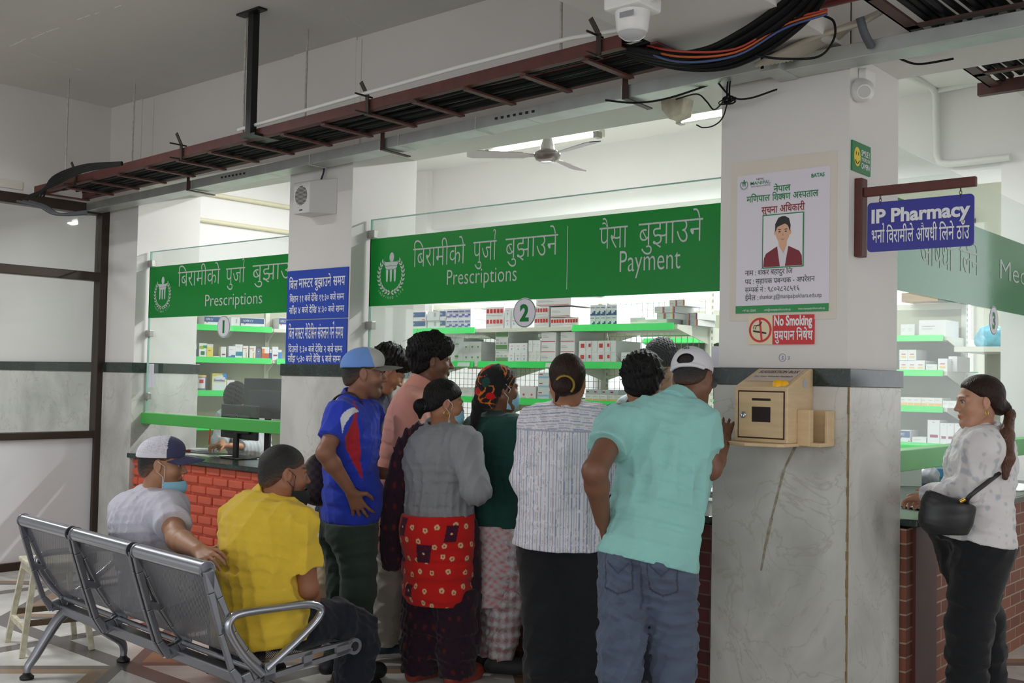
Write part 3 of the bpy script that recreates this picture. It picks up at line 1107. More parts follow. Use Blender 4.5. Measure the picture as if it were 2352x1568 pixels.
# ------------------------------------------------------------------ speaker on the middle column
c = on(722, 450, 1, 4.32)
t = thing('wall_speaker', 'small white box speaker on the upper front of the middle column', 'speaker', (c.x, 4.4, c.z - .11))
mb = MB().add([(c.x - .14, 4.4, c.z + .115), (c.x + .13, 4.4, c.z + .115), (c.x + .13, 4.4, c.z - .115), (c.x - .14, 4.4, c.z - .115),
               (c.x - .13, 4.255, c.z + .085), (c.x + .03, 4.255, c.z + .085), (c.x + .03, 4.255, c.z - .115), (c.x - .13, 4.255, c.z - .115)],
              [(0, 1, 2, 3), (7, 6, 5, 4), (0, 4, 5, 1), (1, 5, 6, 2), (2, 6, 7, 3), (3, 7, 4, 0)])
mb.build('cabinet', P('speaker_white', (216, 213, 210), 0.5), t, True, .006)
mb = MB()
for k in range(15):
    z = -.058 + k * .0083
    hw = math.sqrt(max(.0036 - z * z, 0))
    mb.box(c.x - .05 - hw, c.x - .05 + hw, 4.2535, 4.2555, c.z - .005 + z, c.z - .005 + z + .005)
mb.build('grille', P('grille_dark', (70, 68, 66), 0.6), t, True)
MB().box(c.x - .065, c.x - .035, 4.2535, 4.2555, c.z - .098, c.z - .09).build('badge', BLACK, t, True)
MB().tube(spline([(c.x + .0, 4.37, c.z + .11), (c.x + .02, 4.375, c.z + .17), (c.x + .01, 4.385, c.z + .27)], 5), .006, 6).build('cable', P('dark_blue_cable', (34, 38, 66), 0.5), t, True)

# ------------------------------------------------------------------ tube lamps and fan in the pharmacy
TUBE = emit('tube_light_on', (250, 252, 255), 14)


def tube_lamp(x0, x1, y, z, label, power, stems=True):
    t = thing('tube_lamp', label, 'lamp', ((x0 + x1) / 2, y, z))
    mb = MB().box(x0, x1, y + .02, y + .075, z - .01, z + .05)
    mb.build('batten', P('batten_grey', (186, 184, 172), 0.5), t, True, .006)
    MB().cyl((x0 + .05, y - .02, z - .005), (x1 - .05, y - .02, z - .005), .016, n=12).build('tube', TUBE, t, True)
    for x in (x0 + .02, x1 - .02):
        MB().box(x - .02, x + .025, y - .035, y + .03, z - .03, z + .02).build('end_cap', P('cap_grey', (120, 118, 110), 0.5), t, True, .005)
    for x in (x0 + .3, x1 - .3):
        if stems:
            MB().cyl((x, y + .05, z + .04), (x, y + .05, ZC), .008, n=8).build('stem', WHITEPL, t, True)
    l = area_light('lamp_light', (0, -.06, -.05), (math.radians(-12), 0, 0), x1 - x0 - .1, .06, power, (0.97, 0.985, 1.0), t)
    return t


tube_lamp(-6.08, -4.91, 6.7, 3.42, 'lit fluorescent tube lamp behind the ceiling fan', 80)
tube_lamp(-4.2, -3.03, 6.7, 3.42, 'lit fluorescent tube lamp beside the upper left of the large column', 80)
tube_lamp(-7.3, -6.1, 6.0, 3.42, 'lit fluorescent tube lamp added high over counter 1', 22)  # extra lamp added to light the left part of the pharmacy
tube_lamp(-4.9, -3.7, 9.6, 3.42, 'lit fluorescent tube lamp added at the back of the pharmacy', 50)  # extra lamp added to light the deeper part of the pharmacy
tube_lamp(-2.9, -1.9, 9.6, 3.42, 'lit fluorescent tube lamp added at the back right of the pharmacy', 40)  # another added lamp for the deeper part
tube_lamp(-7.3, -6.1, 2.2, 3.45, 'lit fluorescent tube lamp added out of view on the hall ceiling, left one', 60)  # made-up lamp, lifts the hall ceiling by bounce from the floor
tube_lamp(-10.6, -9.4, 2.6, 3.3, 'lit fluorescent tube lamp added to brighten the space behind the glass partition', 60)  # added to brighten the area seen through the partition
tube_lamp(0.2, 1.4, 1.6, 3.5, 'lit fluorescent tube lamp added out of view on the hall ceiling, right one', 18)  # made-up hall lamp, weak fill from outside the view
for pa, pb, lb in (((988, 316), (1114, 345), 'thin white conduit from the ceiling to the lamp behind the fan'), ((1466, 238), (1548, 272), 'thin white conduit running to the lamp beside the large column')):
    a, b_ = on(*pa, 2, 3.6), on(*pb, 2, 3.5)
    tag(rebase(MB().tube([a, b_], .012, 6).build('conduit', WHITEPL), a), lb, 'pipe')
c = on(1257, 358, 1, 6.2)
t = thing('ceiling_fan', 'dark metal three-bladed ceiling fan hanging in the pharmacy', 'fan', (c.x, c.y, c.z))
FANM = P('fan_brown', (92, 84, 80), 0.35, 0.5)
MB().lathe([(0, -.045), (.05, -.045), (.085, -.03), (.1, 0), (.098, .02), (.07, .04), (.03, .045)], (c.x, c.y, c.z), 28).build('motor', FANM, t, True)
MB().lathe([(0, -.052), (.045, -.05), (.05, -.045)], (c.x, c.y, c.z), 24).build('bottom_cap', CHROME, t, True)
MB().lathe([(.055, .04), (.05, .08), (.03, .14), (.014, .17)], (c.x, c.y, c.z), 20).build('lower_canopy', P('fan_silver', (150, 146, 142), 0.35, 0.6), t, True)
MB().cyl((c.x, c.y, c.z + .16), (c.x, c.y, 3.60), .0125, n=10).build('down_rod', FANM, t, True)
MB().lathe([(.02, 3.50), (.045, 3.56), (.05, ZC)], (c.x, c.y, 0), 20).build('upper_canopy', FANM, t, True)
RH, FH = Vector((CR.x, CR.y, 0)).normalized(), Vector((CF.x, CF.y, 0)).normalized()
for a in (181, -58, 62):
    d = RH * math.cos(math.radians(a)) + FH * math.sin(math.radians(a))
    s_ = Vector((-d.y, d.x, 0))
    mb = MB()
    prof = [(.09, .02), (.14, .025), (.18, .05), (.4, .062), (.56, .07), (.6, .05)]
    top, bot = [], []
    vs, fs = [], []
    for r, w_ in prof:
        for sg in (1, -1):
            tilt = .2 * w_ * sg
            vs.append(c + d * r + s_ * (w_ * sg) + Vector((0, 0, tilt + .004)))
            vs.append(c + d * r + s_ * (w_ * sg) + Vector((0, 0, tilt - .002)))
    for k in range(len(prof) - 1):
        o_ = 4 * k
        fs += [(o_, o_ + 4, o_ + 6, o_ + 2), (o_ + 1, o_ + 3, o_ + 7, o_ + 5), (o_, o_ + 1, o_ + 5, o_ + 4), (o_ + 2, o_ + 6, o_ + 7, o_ + 3)]
    mb.add(vs, fs)
    mb.build('blade', P('fan_blade', (120, 116, 112), 0.4, 0.3), t, True)

c = on(906, 330, 2, 2.94)
o = MB().lathe([(0, -.03), (.1, -.03), (.115, -.02), (.115, 0), (0, 0)], c, 28).build('round_plate', P('grey_disc', (150, 152, 156), .5))
tag(rebase(o, c), 'grey round plate under the beam at the top of the middle column', 'plate')

# ------------------------------------------------------------------ signs on the columns
YF = 4.385
ux, uz = (1, 0, 0), (0, 0, 1)


def line_px(mb, s, x0, x1, y0, y1, h, Y, m=0, off=0.0):
    a, b_ = on(x0, y0, 1, Y), on(x1, y1, 1, Y)
    letters(mb, s, (a.x, Y, (a.z + b_.z) / 2), ux, uz, h, m, width=b_.x - a.x, off=off)


BLUE = P('sign_blue', (20, 66, 178), 0.35, var=0.04)
DBLUE = P('hanging_sign_blue', (42, 42, 150), 0.3)
t = thing('hours_sign', 'blue notice of opening times in white lettering on the middle column', 'sign', (-5.43, 4.4, 1.55))
MB().box(-5.742, -5.135, 4.392, 4.4, 1.868, 2.186).build('upper_panel', BLUE, t, True, .001)
MB().box(-5.742, -5.135, 4.392, 4.4, 1.555, 1.862).build('lower_panel', BLUE, t, True, .001)
yl = 4.391
mb = MB()
line_px(mb, 'िबल', 664, 683, 665, 663, .09, yl, 0, .012)
line_px(mb, 'मा{स}टर', 686, 718, 661, 658, .09, yl, 0, .012)
line_px(mb, 'बुझाउने', 722, 760, 660, 655, .09, yl, 0, .012)
line_px(mb, 'समय', 765, 792, 656, 653, .09, yl, 0, .012)
line_px(mb, 'िबहान ११ बजे देिख ११:३० बजे स{म}म', 665, 790, 695, 686, .06, yl, 0, .012)
line_px(mb, 'साँझ ४ बजे देिख ४:३० बजे स{म}म', 664, 790, 722, 713, .06, yl, 0, .012)
mb.build('lettering', WHITELET, t, True)
mb = MB()
line_px(mb, 'िबल मा{स}टर मेिडिसन संकलन गन^े समय', 662, 788, 780, 774, .112, yl, 0, .006)
line_px(mb, 'िदउसो १:३० बजे देिख २ बजे स{म}म', 662, 786, 811, 806, .062, yl, 0, .012)
line_px(mb, 'साँझ ५:३० बजे देिख ६ बजे स{म}म', 661, 782, 833, 829, .062, yl, 0, .012)
mb.build('lettering', WHITELET, t, True)

# information poster with a portrait
x0, x1 = -2.43, -1.982
t = thing('information_poster', 'white poster with a portrait photo and green footer on the large column', 'poster', (-2.2, 4.4, 1.825))
MB().box(x0 - .035, x1 + .03, 4.396, 4.4, 1.79, 2.52).build('mount_board', P('old_paper_edge', (224, 214, 202), 0.7, var=0.04), t, True)
PAPER = P('poster_paper', (226, 220, 230), 0.35)
MB().box(x0, x1, 4.391, 4.396, 1.824, 2.455).build('sheet', PAPER, t, True)
MB().box(x0, x1, 4.3895, 4.391, 1.824, 1.858).build('footer', P('poster_green', (30, 142, 70), 0.35), t, True)
yl = 4.3893
PG, PR, PK = P('poster_text_green', (24, 130, 70), 0.4), P('poster_text_red', (150, 40, 40), 0.4), P('poster_text_dark', (70, 66, 72), 0.5)
mb = MB()
line_px(mb, 'नेपाल', 1777, 1815, 441, 436, .04, 4.39, 0, .02)
line_px(mb, 'मिणपाल', 1715, 1768, 465, 461, .043, 4.39, 0, .016)
line_px(mb, 'िश{क}षण', 1774, 1815, 460, 457, .043, 4.39, 0, .016)
line_px(mb, 'अ{स}पताल', 1821, 1879, 456, 449, .043, 4.39, 0, .016)
line_px(mb, 'MANIPAL', 1723, 1770, 425, 421, .022, 4.39, 0, .006)
line_px(mb, 'BATAS', 1863, 1894, 408, 404, .024, 4.39, 0, .03)
line_px(mb, 'NEPAL', 1737, 1755, 414, 412, .014, 4.39, 2)
line_px(mb, 'TEACHING HOSPITAL', 1724, 1770, 430, 426, .008, 4.39, 2)
mb.build('lettering', [PG, PR, PK], t, True)
mb = MB()
line_px(mb, 'सुचना', 1749, 1785, 491, 488, .046, 4.39, 1, .016)
line_px(mb, 'अिधकारी', 1791, 1848, 487, 481, .046, 4.39, 1, .016)
mb.build('lettering', [PG, PR, PK], t, True)
mb = MB()
emblem(mb, on(1709, 423, 1, 4.39), ux, uz, .04)
mb.build('emblem', [PG, PR, PK], t, True)
mb = MB()
line_px(mb, 'नाम : शंकर बहादुर िज', 1711, 1820, 633, 627, .034, 4.39, 2, .004)
line_px(mb, 'पद : सहायक प~ब{न}धक - अपरेशन', 1711, 1871, 653, 645, .034, 4.39, 2, .004)
line_px(mb, 'स{म}पक^ नं : ९८०२८२८५१६', 1711, 1836, 671, 667, .034, 4.39, 2, .004)
line_px(mb, 'ईमेल :', 1711, 1742, 690, 689, .034, 4.39, 2, .004)
line_px(mb, 'shankar.g@manipalpokhara.edu.np', 1744, 1887, 687, 681, .028, 4.39, 2, .0)
mb.build('lettering', [PG, PR, PK], t, True)
mb = MB()
line_px(mb, '+977-61-552600', 1705, 1736, 716, 715, .014, 4.389)
line_px(mb, 'mth@manipalpokhara.edu.np', 1755, 1816, 714, 712, .014, 4.389)
line_px(mb, 'www.manipalpokhara.edu.np', 1833, 1895, 711, 709, .014, 4.389)
mb.build('footer_lettering', WHITELET, t, True)
# portrait, a printed picture
pc = on(1798, 552, 1, 4.39)
pw, ph = .1, .121
mb = MB()
mb.box(pc.x - pw, pc.x + pw, 4.3885, 4.391, pc.z - ph, pc.z + ph, 0)
yb = 4.3882


def sh(pts, m, lift):
    mb.add([(pc.x + x * pw, yb - lift, pc.z + z * ph) for x, z in pts], [tuple(range(len(pts)))], m)


def el(cx, cz, rx, rz, m, lift, n=24, a0=0, a1=360):
    sh([(cx + rx * math.cos(math.radians(a)), cz + rz * math.sin(math.radians(a))) for a in np.linspace(a0, a1, n + 1)[:(-1 if a1 - a0 == 360 else None)]], m, lift)


sh([(-.95, -.96), (.95, -.96), (.95, .96), (-.95, .96)], 1, 0)
el(0, .5, .37, .40, 3, .0001)
sh([(-.94, -.95), (-.9, -.62), (-.8, -.45), (-.3, -.22), (.3, -.22), (.8, -.42), (.92, -.6), (.94, -.95)], 4, .0002)
sh([(-.26, -.2), (-.12, -.95), (.12, -.95), (.28, -.2)], 5, .0003)
sh([(-.22, .1), (.22, .1), (.2, -.2), (.04, -.48), (-.18, -.2)], 2, .0004)
el(0, .28, .33, .38, 2, .0005)
el(-.36, .3, .05, .1, 2, .0004)
el(.36, .3, .05, .1, 2, .0004)
sh([(-.37, .3), (-.37, .62), (-.2, .86), (.1, .9), (.3, .8), (.38, .55), (.36, .3), (.3, .52), (.1, .62), (-.1, .56), (-.28, .5)], 3, .0006)
for s_ in (-1, 1):
    sh([(s_ * .08, .39), (s_ * .23, .4), (s_ * .22, .43), (s_ * .09, .42)], 3, .0007)
    el(s_ * .15, .33, .055, .025, 3, .0007, 12)
sh([(-.13, .07), (0, .05), (.13, .07), (0, .02)], 6, .0007)
sh([(-.03, .18), (.06, .18), (.03, .22), (.01, .3)], 7, .0007)
mb.build('portrait', [PG, P('portrait_backdrop', (232, 228, 234), 0.4), P('portrait_skin', (222, 172, 142), 0.4), P('portrait_hair', (28, 26, 30), 0.4), P('portrait_jacket', (126, 24, 40), 0.4), P('portrait_shirt', (222, 216, 224), 0.4), P('portrait_lips', (170, 92, 86), 0.4), P('portrait_shade', (198, 146, 116), 0.4)], t, True)

# no smoking
t = thing('no_smoking_sign', 'red and cream No Smoking sign under the white poster', 'sign', (-2.2, 4.4, 1.68))
a, b_ = on(1717, 793, 1, YF), on(1868, 722, 1, YF)
zt, zb = 1.812, 1.682
md = on(1773, 760, 1, YF).x
MB().box(a.x, md, 4.39, 4.4, zb, zt).build('symbol_panel', P('sign_cream', (232, 214, 178), 0.4), t, True)
MB().box(md, b_.x, 4.39, 4.4, zb, zt).build('text_panel', P('sign_red', (206, 34, 40), 0.35), t, True)
mb = MB()
line_px(mb, 'No Smoking', 1777, 1865, 748, 745, .062, 4.389, 0, .03)
mb.build('lettering', WHITELET, t, True)
mb = MB()
line_px(mb, 'घुम~पान िनषेध', 1778, 1866, 781, 778, .06, 4.389, 0, .02)
mb.build('lettering', WHITELET, t, True)
cc = Vector(((a.x + md) / 2, 4.389, (zt + zb) / 2))
mb = MB()
n = 40
R0, R1 = .056, .046
vs = [cc + Vector((R0 * math.cos(q), 0, R0 * math.sin(q))) for q in np.linspace(0, 2 * math.pi, n + 1)[:-1]] + [cc + Vector((R1 * math.cos(q), 0, R1 * math.sin(q))) for q in np.linspace(0, 2 * math.pi, n + 1)[:-1]]
mb.add(vs, [(i, (i + 1) % n, n + (i + 1) % n, n + i) for i in range(n)])
mb.bar(cc + Vector((-.003, .0, .05)), cc + Vector((.008, 0, -.05)), .009, .0006, up=(0, 1, 0))
mb.bar(cc + Vector((-.035, .0004, -.004)), cc + Vector((.03, .0004, -.015)), .008, .0004, 1, up=(0, 1, 0))
for k in range(2):
    q = spline([cc + Vector((-.032 + .008 * k, .0003, .003)), cc + Vector((-.03 + .012 * k, .0003, .02)), cc + Vector((-.005 + .006 * k, .0003, .02 + .006 * k)), cc + Vector((.002 + .006 * k, .0003, .034 + .004 * k))], 5)
    mb.tube(q, .0016, 5, 1)
mb.build('symbol', [P('sign_red', (206, 34, 40)), BLACK], t, True)
# pen scribble on the plaster
mb = MB()
c = on(1797, 821, 1, 4.399)
mb.tube([c + Vector((.016 * math.cos(q), 0, .017 * math.sin(q))) for q in np.linspace(0, 6.28, 20)[:-1]], .001, 4, closed=True)
mb.tube(spline([c + Vector((-.004, 0, .008)), c + Vector((.005, 0, .004)), c + Vector((-.003, 0, 0)), c + Vector((.005, 0, -.006)), c + Vector((-.005, 0, -.009))], 4), .001, 4)
c2 = c + Vector((.03, 0, 0))
mb.tube(spline([c2 + Vector((-.004, 0, .006)), c2 + Vector((.004, 0, .004)), c2 + Vector((0, 0, -.002)), c2 + Vector((.004, 0, -.006)), c2 + Vector((-.004, 0, -.008))], 4), .001, 4)
tag(rebase(mb.build('pen_mark', P('pen_blue', (96, 120, 170), 0.6)), c), 'small blue pen marks on the plaster under the No Smoking sign', 'mark')
# smile sign on the side
t = thing('camera_notice', 'small green camera notice with a yellow smiling face on the column side', 'sign', (-1.9, 4.5, 2.43))
MB().box(-1.9, -1.892, 4.415, 4.61, 2.43, 2.56).build('plate', P('notice_green', (26, 124, 66), 0.4), t, True)
c = Vector((-1.8915, 4.465, 2.495))
mb = MB()
mb.add([c + Vector((0, .034 * math.cos(q), .042 * math.sin(q))) for q in np.linspace(0, 6.283, 25)[:-1]], [tuple(range(24))], 0)
for s_ in (-1, 1):
    mb.add([c + Vector((.0004, s_ * .012 + .004 * math.cos(q), .014 + .009 * math.sin(q))) for q in np.linspace(0, 6.283, 13)[:-1]], [tuple(range(12))], 1)
mb.tube([c + Vector((.0004, .022 * math.cos(q), -.004 + .026 * math.sin(q))) for q in np.linspace(math.radians(205), math.radians(335), 9)], .0022, 4, 1)
mb.build('smiling_face', [P('smile_yellow', (236, 208, 40), 0.4), BLACK], t, True)
mb = MB()
for s_, z, h in (('SMILE !', 2.508, .036), ("YOU'RE ON", 2.485, .022), ('CAMERA', 2.452, .034)):
    letters(mb, s_, (-1.8912, 4.508, z), (0, 1, 0), uz, h, width=.092, off=.02)
mb.build('lettering', WHITELET, t, True)
# hanging IP Pharmacy sign
t = thing('sign_bracket', 'rusty brown bracket arm on the right side of the large column', 'bracket', (-1.9, 4.48, 2.06))
MB().box(-1.9, -1.865, 4.455, 4.515, 2.06, 2.4).build('wall_post', RUST, t, True, .004)
MB().box(-1.865, -1.40, 4.468, 4.492, 2.318, 2.358).build('arm', P('arm_brown', (92, 42, 34), 0.5, var=0.15, vscale=20), t, True, .003)
t = thing('hanging_sign', 'blue hanging sign reading IP Pharmacy on small chains right of the large column', 'sign', (-1.63, 4.48, 2.07))
x0, x1, z0, z1, r = -1.85, -1.408, 2.078, 2.29, .018
poly = []
for cx, cz, a0 in ((x1 - r, z1 - r, 0), (x0 + r, z1 - r, 90), (x0 + r, z0 + r, 180), (x1 - r, z0 + r, 270)):
    poly += [(cx + r * math.cos(math.radians(a0 + k * 15)), cz + r * math.sin(math.radians(a0 + k * 15))) for k in range(7)]
MB().prism(poly, 0, .006, M=Matrix(((1, 0, 0), (0, 0, 1), (0, 1, 0))), c=(0, 4.477, 0)).build('board', DBLUE, t, True)
mb = MB()
yl = 4.4758
line_px(mb, 'IP Pharmacy', 2000, 2226, 508, 499, .08, yl, 0, .035)
mb.build('lettering', WHITELET, t, True)
mb = MB()
line_px(mb, 'भना^', 2001, 2031, 558, 556, .085, yl, 0, .008)
line_px(mb, 'िवरामीले', 2036, 2098, 557, 553, .085, yl, 0, .008)
line_px(mb, 'औषधी', 2104, 2152, 553, 551, .085, yl, 0, .008)
line_px(mb, 'िलने', 2157, 2191, 551, 549, .085, yl, 0, .008)
line_px(mb, 'ठाँउ', 2197, 2226, 549, 547, .085, yl, 0, .008)
mb.build('lettering', WHITELET, t, True)
for x in (-1.795, -1.462):
    mb = MB()
    for k in range(3):
        cz = 2.312 - k * .014
        mb.tube([Vector((x + (.005 * math.cos(q) if k % 2 else 0), 4.48 + (0 if k % 2 else .005 * math.cos(q)), cz + .009 * math.sin(q))) for q in np.linspace(0, 6.283, 11)[:-1]], .0016, 5, closed=True)
    mb.build('chain', P('chain_steel', (90, 86, 80), 0.4, 0.8), t, True)
# little paper notice on the glass near the column and on the left column, QR code left out
for a, lb, y in ((on(1648, 838, 1, 4.53), 'white paper notice stuck at the left edge of the large column', 4.532), (on(347, 862, 1, 4.49), 'small white paper notice stuck at the left edge of window 1', 4.492)):
    mb = MB().box(a.x - .035, a.x + .035, y - .0015, y, a.z - .09, a.z + .09)
    o = mb.build('paper_notice', P('notice_paper', (224, 222, 232), 0.6))
    tag(rebase(o, (a.x, y, a.z - .09)), lb, 'notice')

# ------------------------------------------------------------------ suggestion box on the large column
WOOD = P('pale_plywood', (214, 186, 146), 0.5, var=0.1, vscale=5, stretch=(2, 2, 12))
EDGE = P('burnt_edge', (52, 22, 18), 0.6)
t = thing('suggestion_box', 'pale wooden suggestion box with a little door on the front of the large column', 'box', (-2.18, 4.39, 1.25))
bx0, bx1, yf, yk, zb = -2.292, -2.045, 4.14, 4.383, 1.258
zf, zk = 1.492, 1.573
mb = MB()
mb.add([(bx0, yf, zb), (bx1, yf, zb), (bx1, yk, zb), (bx0, yk, zb), (bx0, yf, zf), (bx1, yf, zf), (bx1, yk - .03, zk), (bx0, yk - .03, zk), (bx1, yk, zk), (bx0, yk, zk)],
       [(3, 2, 1, 0), (0, 1, 5, 4), (4, 5, 6, 7), (7, 6, 8, 9), (9, 8, 2, 3), (1, 2, 8, 6, 5), (0, 4, 7, 9, 3)])
mb.build('carcass', WOOD, t, True, .004)
dx0, dx1, dz0, dz1 = bx0 + .024, bx1 - .018, zb + .022, zf - .022
mb = MB()
for q in ((dx0 - .006, dx1 + .006, dz1, dz1 + .006), (dx0 - .006, dx1 + .006, dz0 - .006, dz0), (dx0 - .006, dx0, dz0, dz1), (dx1, dx1 + .006, dz0, dz1)):
    mb.box(q[0], q[1], yf - .0012, yf + .004, q[2], q[3])
mb.build('door_gap', EDGE, t, True)
ddoor = MB().box(dx0, dx1, yf - .004, yf + .002, dz0, dz1).build('door', WOOD, t, True)
mb = MB().box(dx0 + .062, dx0 + .148, yf - .0046, yf - .003, dz1 - .036, dz1 - .026)
mb.box(dx0 + .062, dx0 + .148, yf - .0046, yf - .003, dz0 + .064, dz1 - .062)
mb.build('window_opening', P('opening_dark', (34, 16, 14), 0.5), ddoor, True)
c = Vector((dx0 + .022, yf - .006, dz0 + .092))
MB().lathe([(0, .004), (.006, .004), (.008, .006), (.013, .004), (.014, 0)], c, 20, M=Matrix(((1, 0, 0), (0, 0, -1), (0, 1, 0)))).build('lock', CHROME, ddoor, True)
poly = [(bx0 - .075, yf + .03), (bx0 + .02, yf - .075), (bx0 + .1, yf - .09), (bx1 - .02, yf - .05), (bx1 + .0, yf - .03), (bx1 + .01, yf + .1), (bx0 - .05, yk), (bx0 - .075, yk)]
MB().prism(poly, zb - .014, zb).build('base_shelf', WOOD, t, True, .003)
# paper holder at its right
hx = bx1
mb = MB().box(hx, hx + .055, yf + .09, yf + .1, zb - .01, zb + .142).box(hx + .045, hx + .055, yf + .1, yf + .13, zb - .01, zb + .142)
mb.box(hx, hx + .1, yk - .012, yk - .002, zb - .01, zb + .138).box(hx, hx + .1, yf + .1, yk - .012, zb - .012, zb + .004).box(hx + .086, hx + .1, yf + .17, yk - .012, zb, zb + .138)
mb.build('form_holder', WOOD, t, True, .002)
M_ = Vector((0, yk - .03 - yf, zk - zf)).normalized()
nrm = Vector((0, -M_.z, M_.y))
o = Vector((bx0 + .02, yf, zf)) + nrm * .001
mb = MB()
L = (Vector((0, yk - .03 - yf, zk - zf))).length
mb.add([o + M_ * (.3 * L), o + Vector((.205, 0, 0)) + M_ * (.3 * L), o + Vector((.205, 0, 0)) + M_ * (.98 * L), o + M_ * (.98 * L)], [(0, 1, 2, 3)], 0)
letters(mb, 'SUGGESTION BOX', o + nrm * .001 + Vector((.1025, 0, 0)) + M_ * (.74 * L), (1, 0, 0), M_, .045, 1, width=.185, align='C', off=.02)
letters(mb, 'For Your Valuable Feedback', o + nrm * .001 + Vector((.1025, 0, 0)) + M_ * (.52 * L), (1, 0, 0), M_, .025, 1, width=.18, align='C', off=.01)
mb.build('paper_label', [P('label_paper', (206, 192, 180), 0.6), PK], t, True)
# small yellow cap lying on it
c = Vector((bx1 - .05, yf + .03, zf + .012))
mb = MB()
mb.lathe([(.026, -.01), (.025, .004), (.018, .016), (.006, .02), (0, .02)], c + Vector((-.008, 0, 0)), 16)
mb.lathe([(.022, -.01), (.02, .006), (.012, .016), (0, .018)], c + Vector((.016, .006, 0)), 16)
o = mb.build('yellow_cap', P('bright_yellow_plastic', (248, 184, 12), 0.35))
tag(rebase(o, c), 'small bright yellow plastic piece lying on top of the wooden suggestion box', 'cap')
# sticker on the side
mb = MB()
c = Vector((bx1 + .001, yf + .16, 1.51))
mb.add([c + Vector((0, .02 * math.cos(q), .02 * math.sin(q))) for q in np.linspace(0, 6.283, 25)[:-1]], [tuple(range(24))])
tag(rebase(mb.build('round_sticker', P('sticker_grey', (186, 184, 196), 0.4)), c), 'round pale sticker on the right side of the suggestion box', 'sticker')

# ------------------------------------------------------------------ shelf racks
LEVELS = (1.91, 1.635, 1.35, 1.06, 0.76, 0.42)


class Rack:
    def __init__(s, label, org, rz, L, mods, depth=0.45, top=2.16, double=False, levels=LEVELS, bare=(), strip_level=None, mesh=True, back=None):
        s.org, s.rz, s.L, s.depth = Vector((org[0], org[1], 0)), rz, L, depth
        t = s.t = thing('shelf_rack', label, 'shelf', s.org, rz)
        n = len(mods) - 1
        sides = (1,) if not double else (1, -1)
        for x in mods:
            mb = MB().box(x - .02, x + .02, depth - .025, depth + .025, 0, top)
            p = mb.build('post', CREAM, t, bevel=.003)
            mb = MB()
            for k in range(int((top - .9) / .045)):
                z = .92 + k * .045
                for dy in (-.009, .006):
                    mb.box(x + .0195, x + .0206, depth + dy, depth + dy + .004, z, z + .022)
            mb.build('slots', P('slot_dark', (90, 88, 80), 0.6), p)
        MB().box(mods[0], mods[-1], depth - .015, depth + .015, top - .05, top).build('top_rail', CREAM, t, bevel=.003)
        for z in levels:
            for i in range(n):
                for sd in sides:
                    y0, y1 = (0, depth) if sd > 0 else (depth, 2 * depth)
                    x0, x1 = mods[i] + .004, mods[i + 1] - .004
                    b = MB().box(x0, x1, y0 + .01, y1 - .01, z - .03, z).build('shelf', CREAM, t)
                    if (z, i) in bare and sd > 0:
                        continue
                    ye = -.004 if sd > 0 else 2 * depth + .004
                    mb = MB()
                    dy = -.012 * sd
                    mb.add([(x0 + .02, ye, z + .012), (x1 - .02, ye, z + .012), (x1 - .02, ye + dy, z - .038), (x0 + .02, ye + dy, z - .038),
                            (x0 + .02, ye + .004 * sd, z + .012), (x1 - .02, ye + .004 * sd, z + .012), (x1 - .02, ye + .004 * sd, z - .038), (x0 + .02, ye + .004 * sd, z - .038)],
                           [(0, 1, 2, 3), (4, 7, 6, 5), (0, 4, 5, 1), (2, 6, 7, 3), (0, 3, 7, 4), (1, 5, 6, 2)])
                    mb.build('price_strip', STRIP, b)
            for x in mods:
                for sd in sides:
                    yf, yk = (0.005, depth) if sd > 0 else (2 * depth - .005, depth)
                    MB().add([(x - .004, yf, z), (x - .004, yf, z - .03), (x - .004, yk, z - .13), (x - .004, yk, z), (x + .004, yf, z), (x + .004, yf, z - .03), (x + .004, yk, z - .13), (x + .004, yk, z)],
                             [(0, 1, 2, 3), (7, 6, 5, 4), (0, 4, 5, 1), (1, 5, 6, 2), (2, 6, 7, 3), (3, 7, 4, 0)]).build('bracket', CREAM, t)
        if mesh:
            mb = MB()
            x = mods[0]
            while x < mods[-1]:
                mb.box(x, x + .003, depth - .0015, depth + .0015, .3, top - .05)
                x += .05
            z = .3
            while z < top - .05:
                mb.box(mods[0], mods[-1], depth - .003, depth, z, z + .003)
                z += .05
            mb.build('wire_mesh', P('mesh_wire', (170, 172, 160), 0.4, 0.4), t)
        if back:
            MB().box(mods[0], mods[-1], depth - .01, depth, .2, top - .05).build('back_panel', back, t)

    def w(s, x, y, z):
        c, q = math.cos(s.rz), math.sin(s.rz)
        return Vector((s.org.x + x * c - y * q, s.org.y + x * q + y * c, z))

    def x_at(s, px, y=0.02):
        """shelf coordinate seen at a pixel column"""
        q = ray(px, 860)
        c, k = math.cos(s.rz), math.sin(s.rz)
        o = s.w(0, y, 1.5)
        return ((o.x - CAMP.x) * q.y - (o.y - CAMP.y) * q.x) / (q.x * k - q.y * c)


BOXM = {}


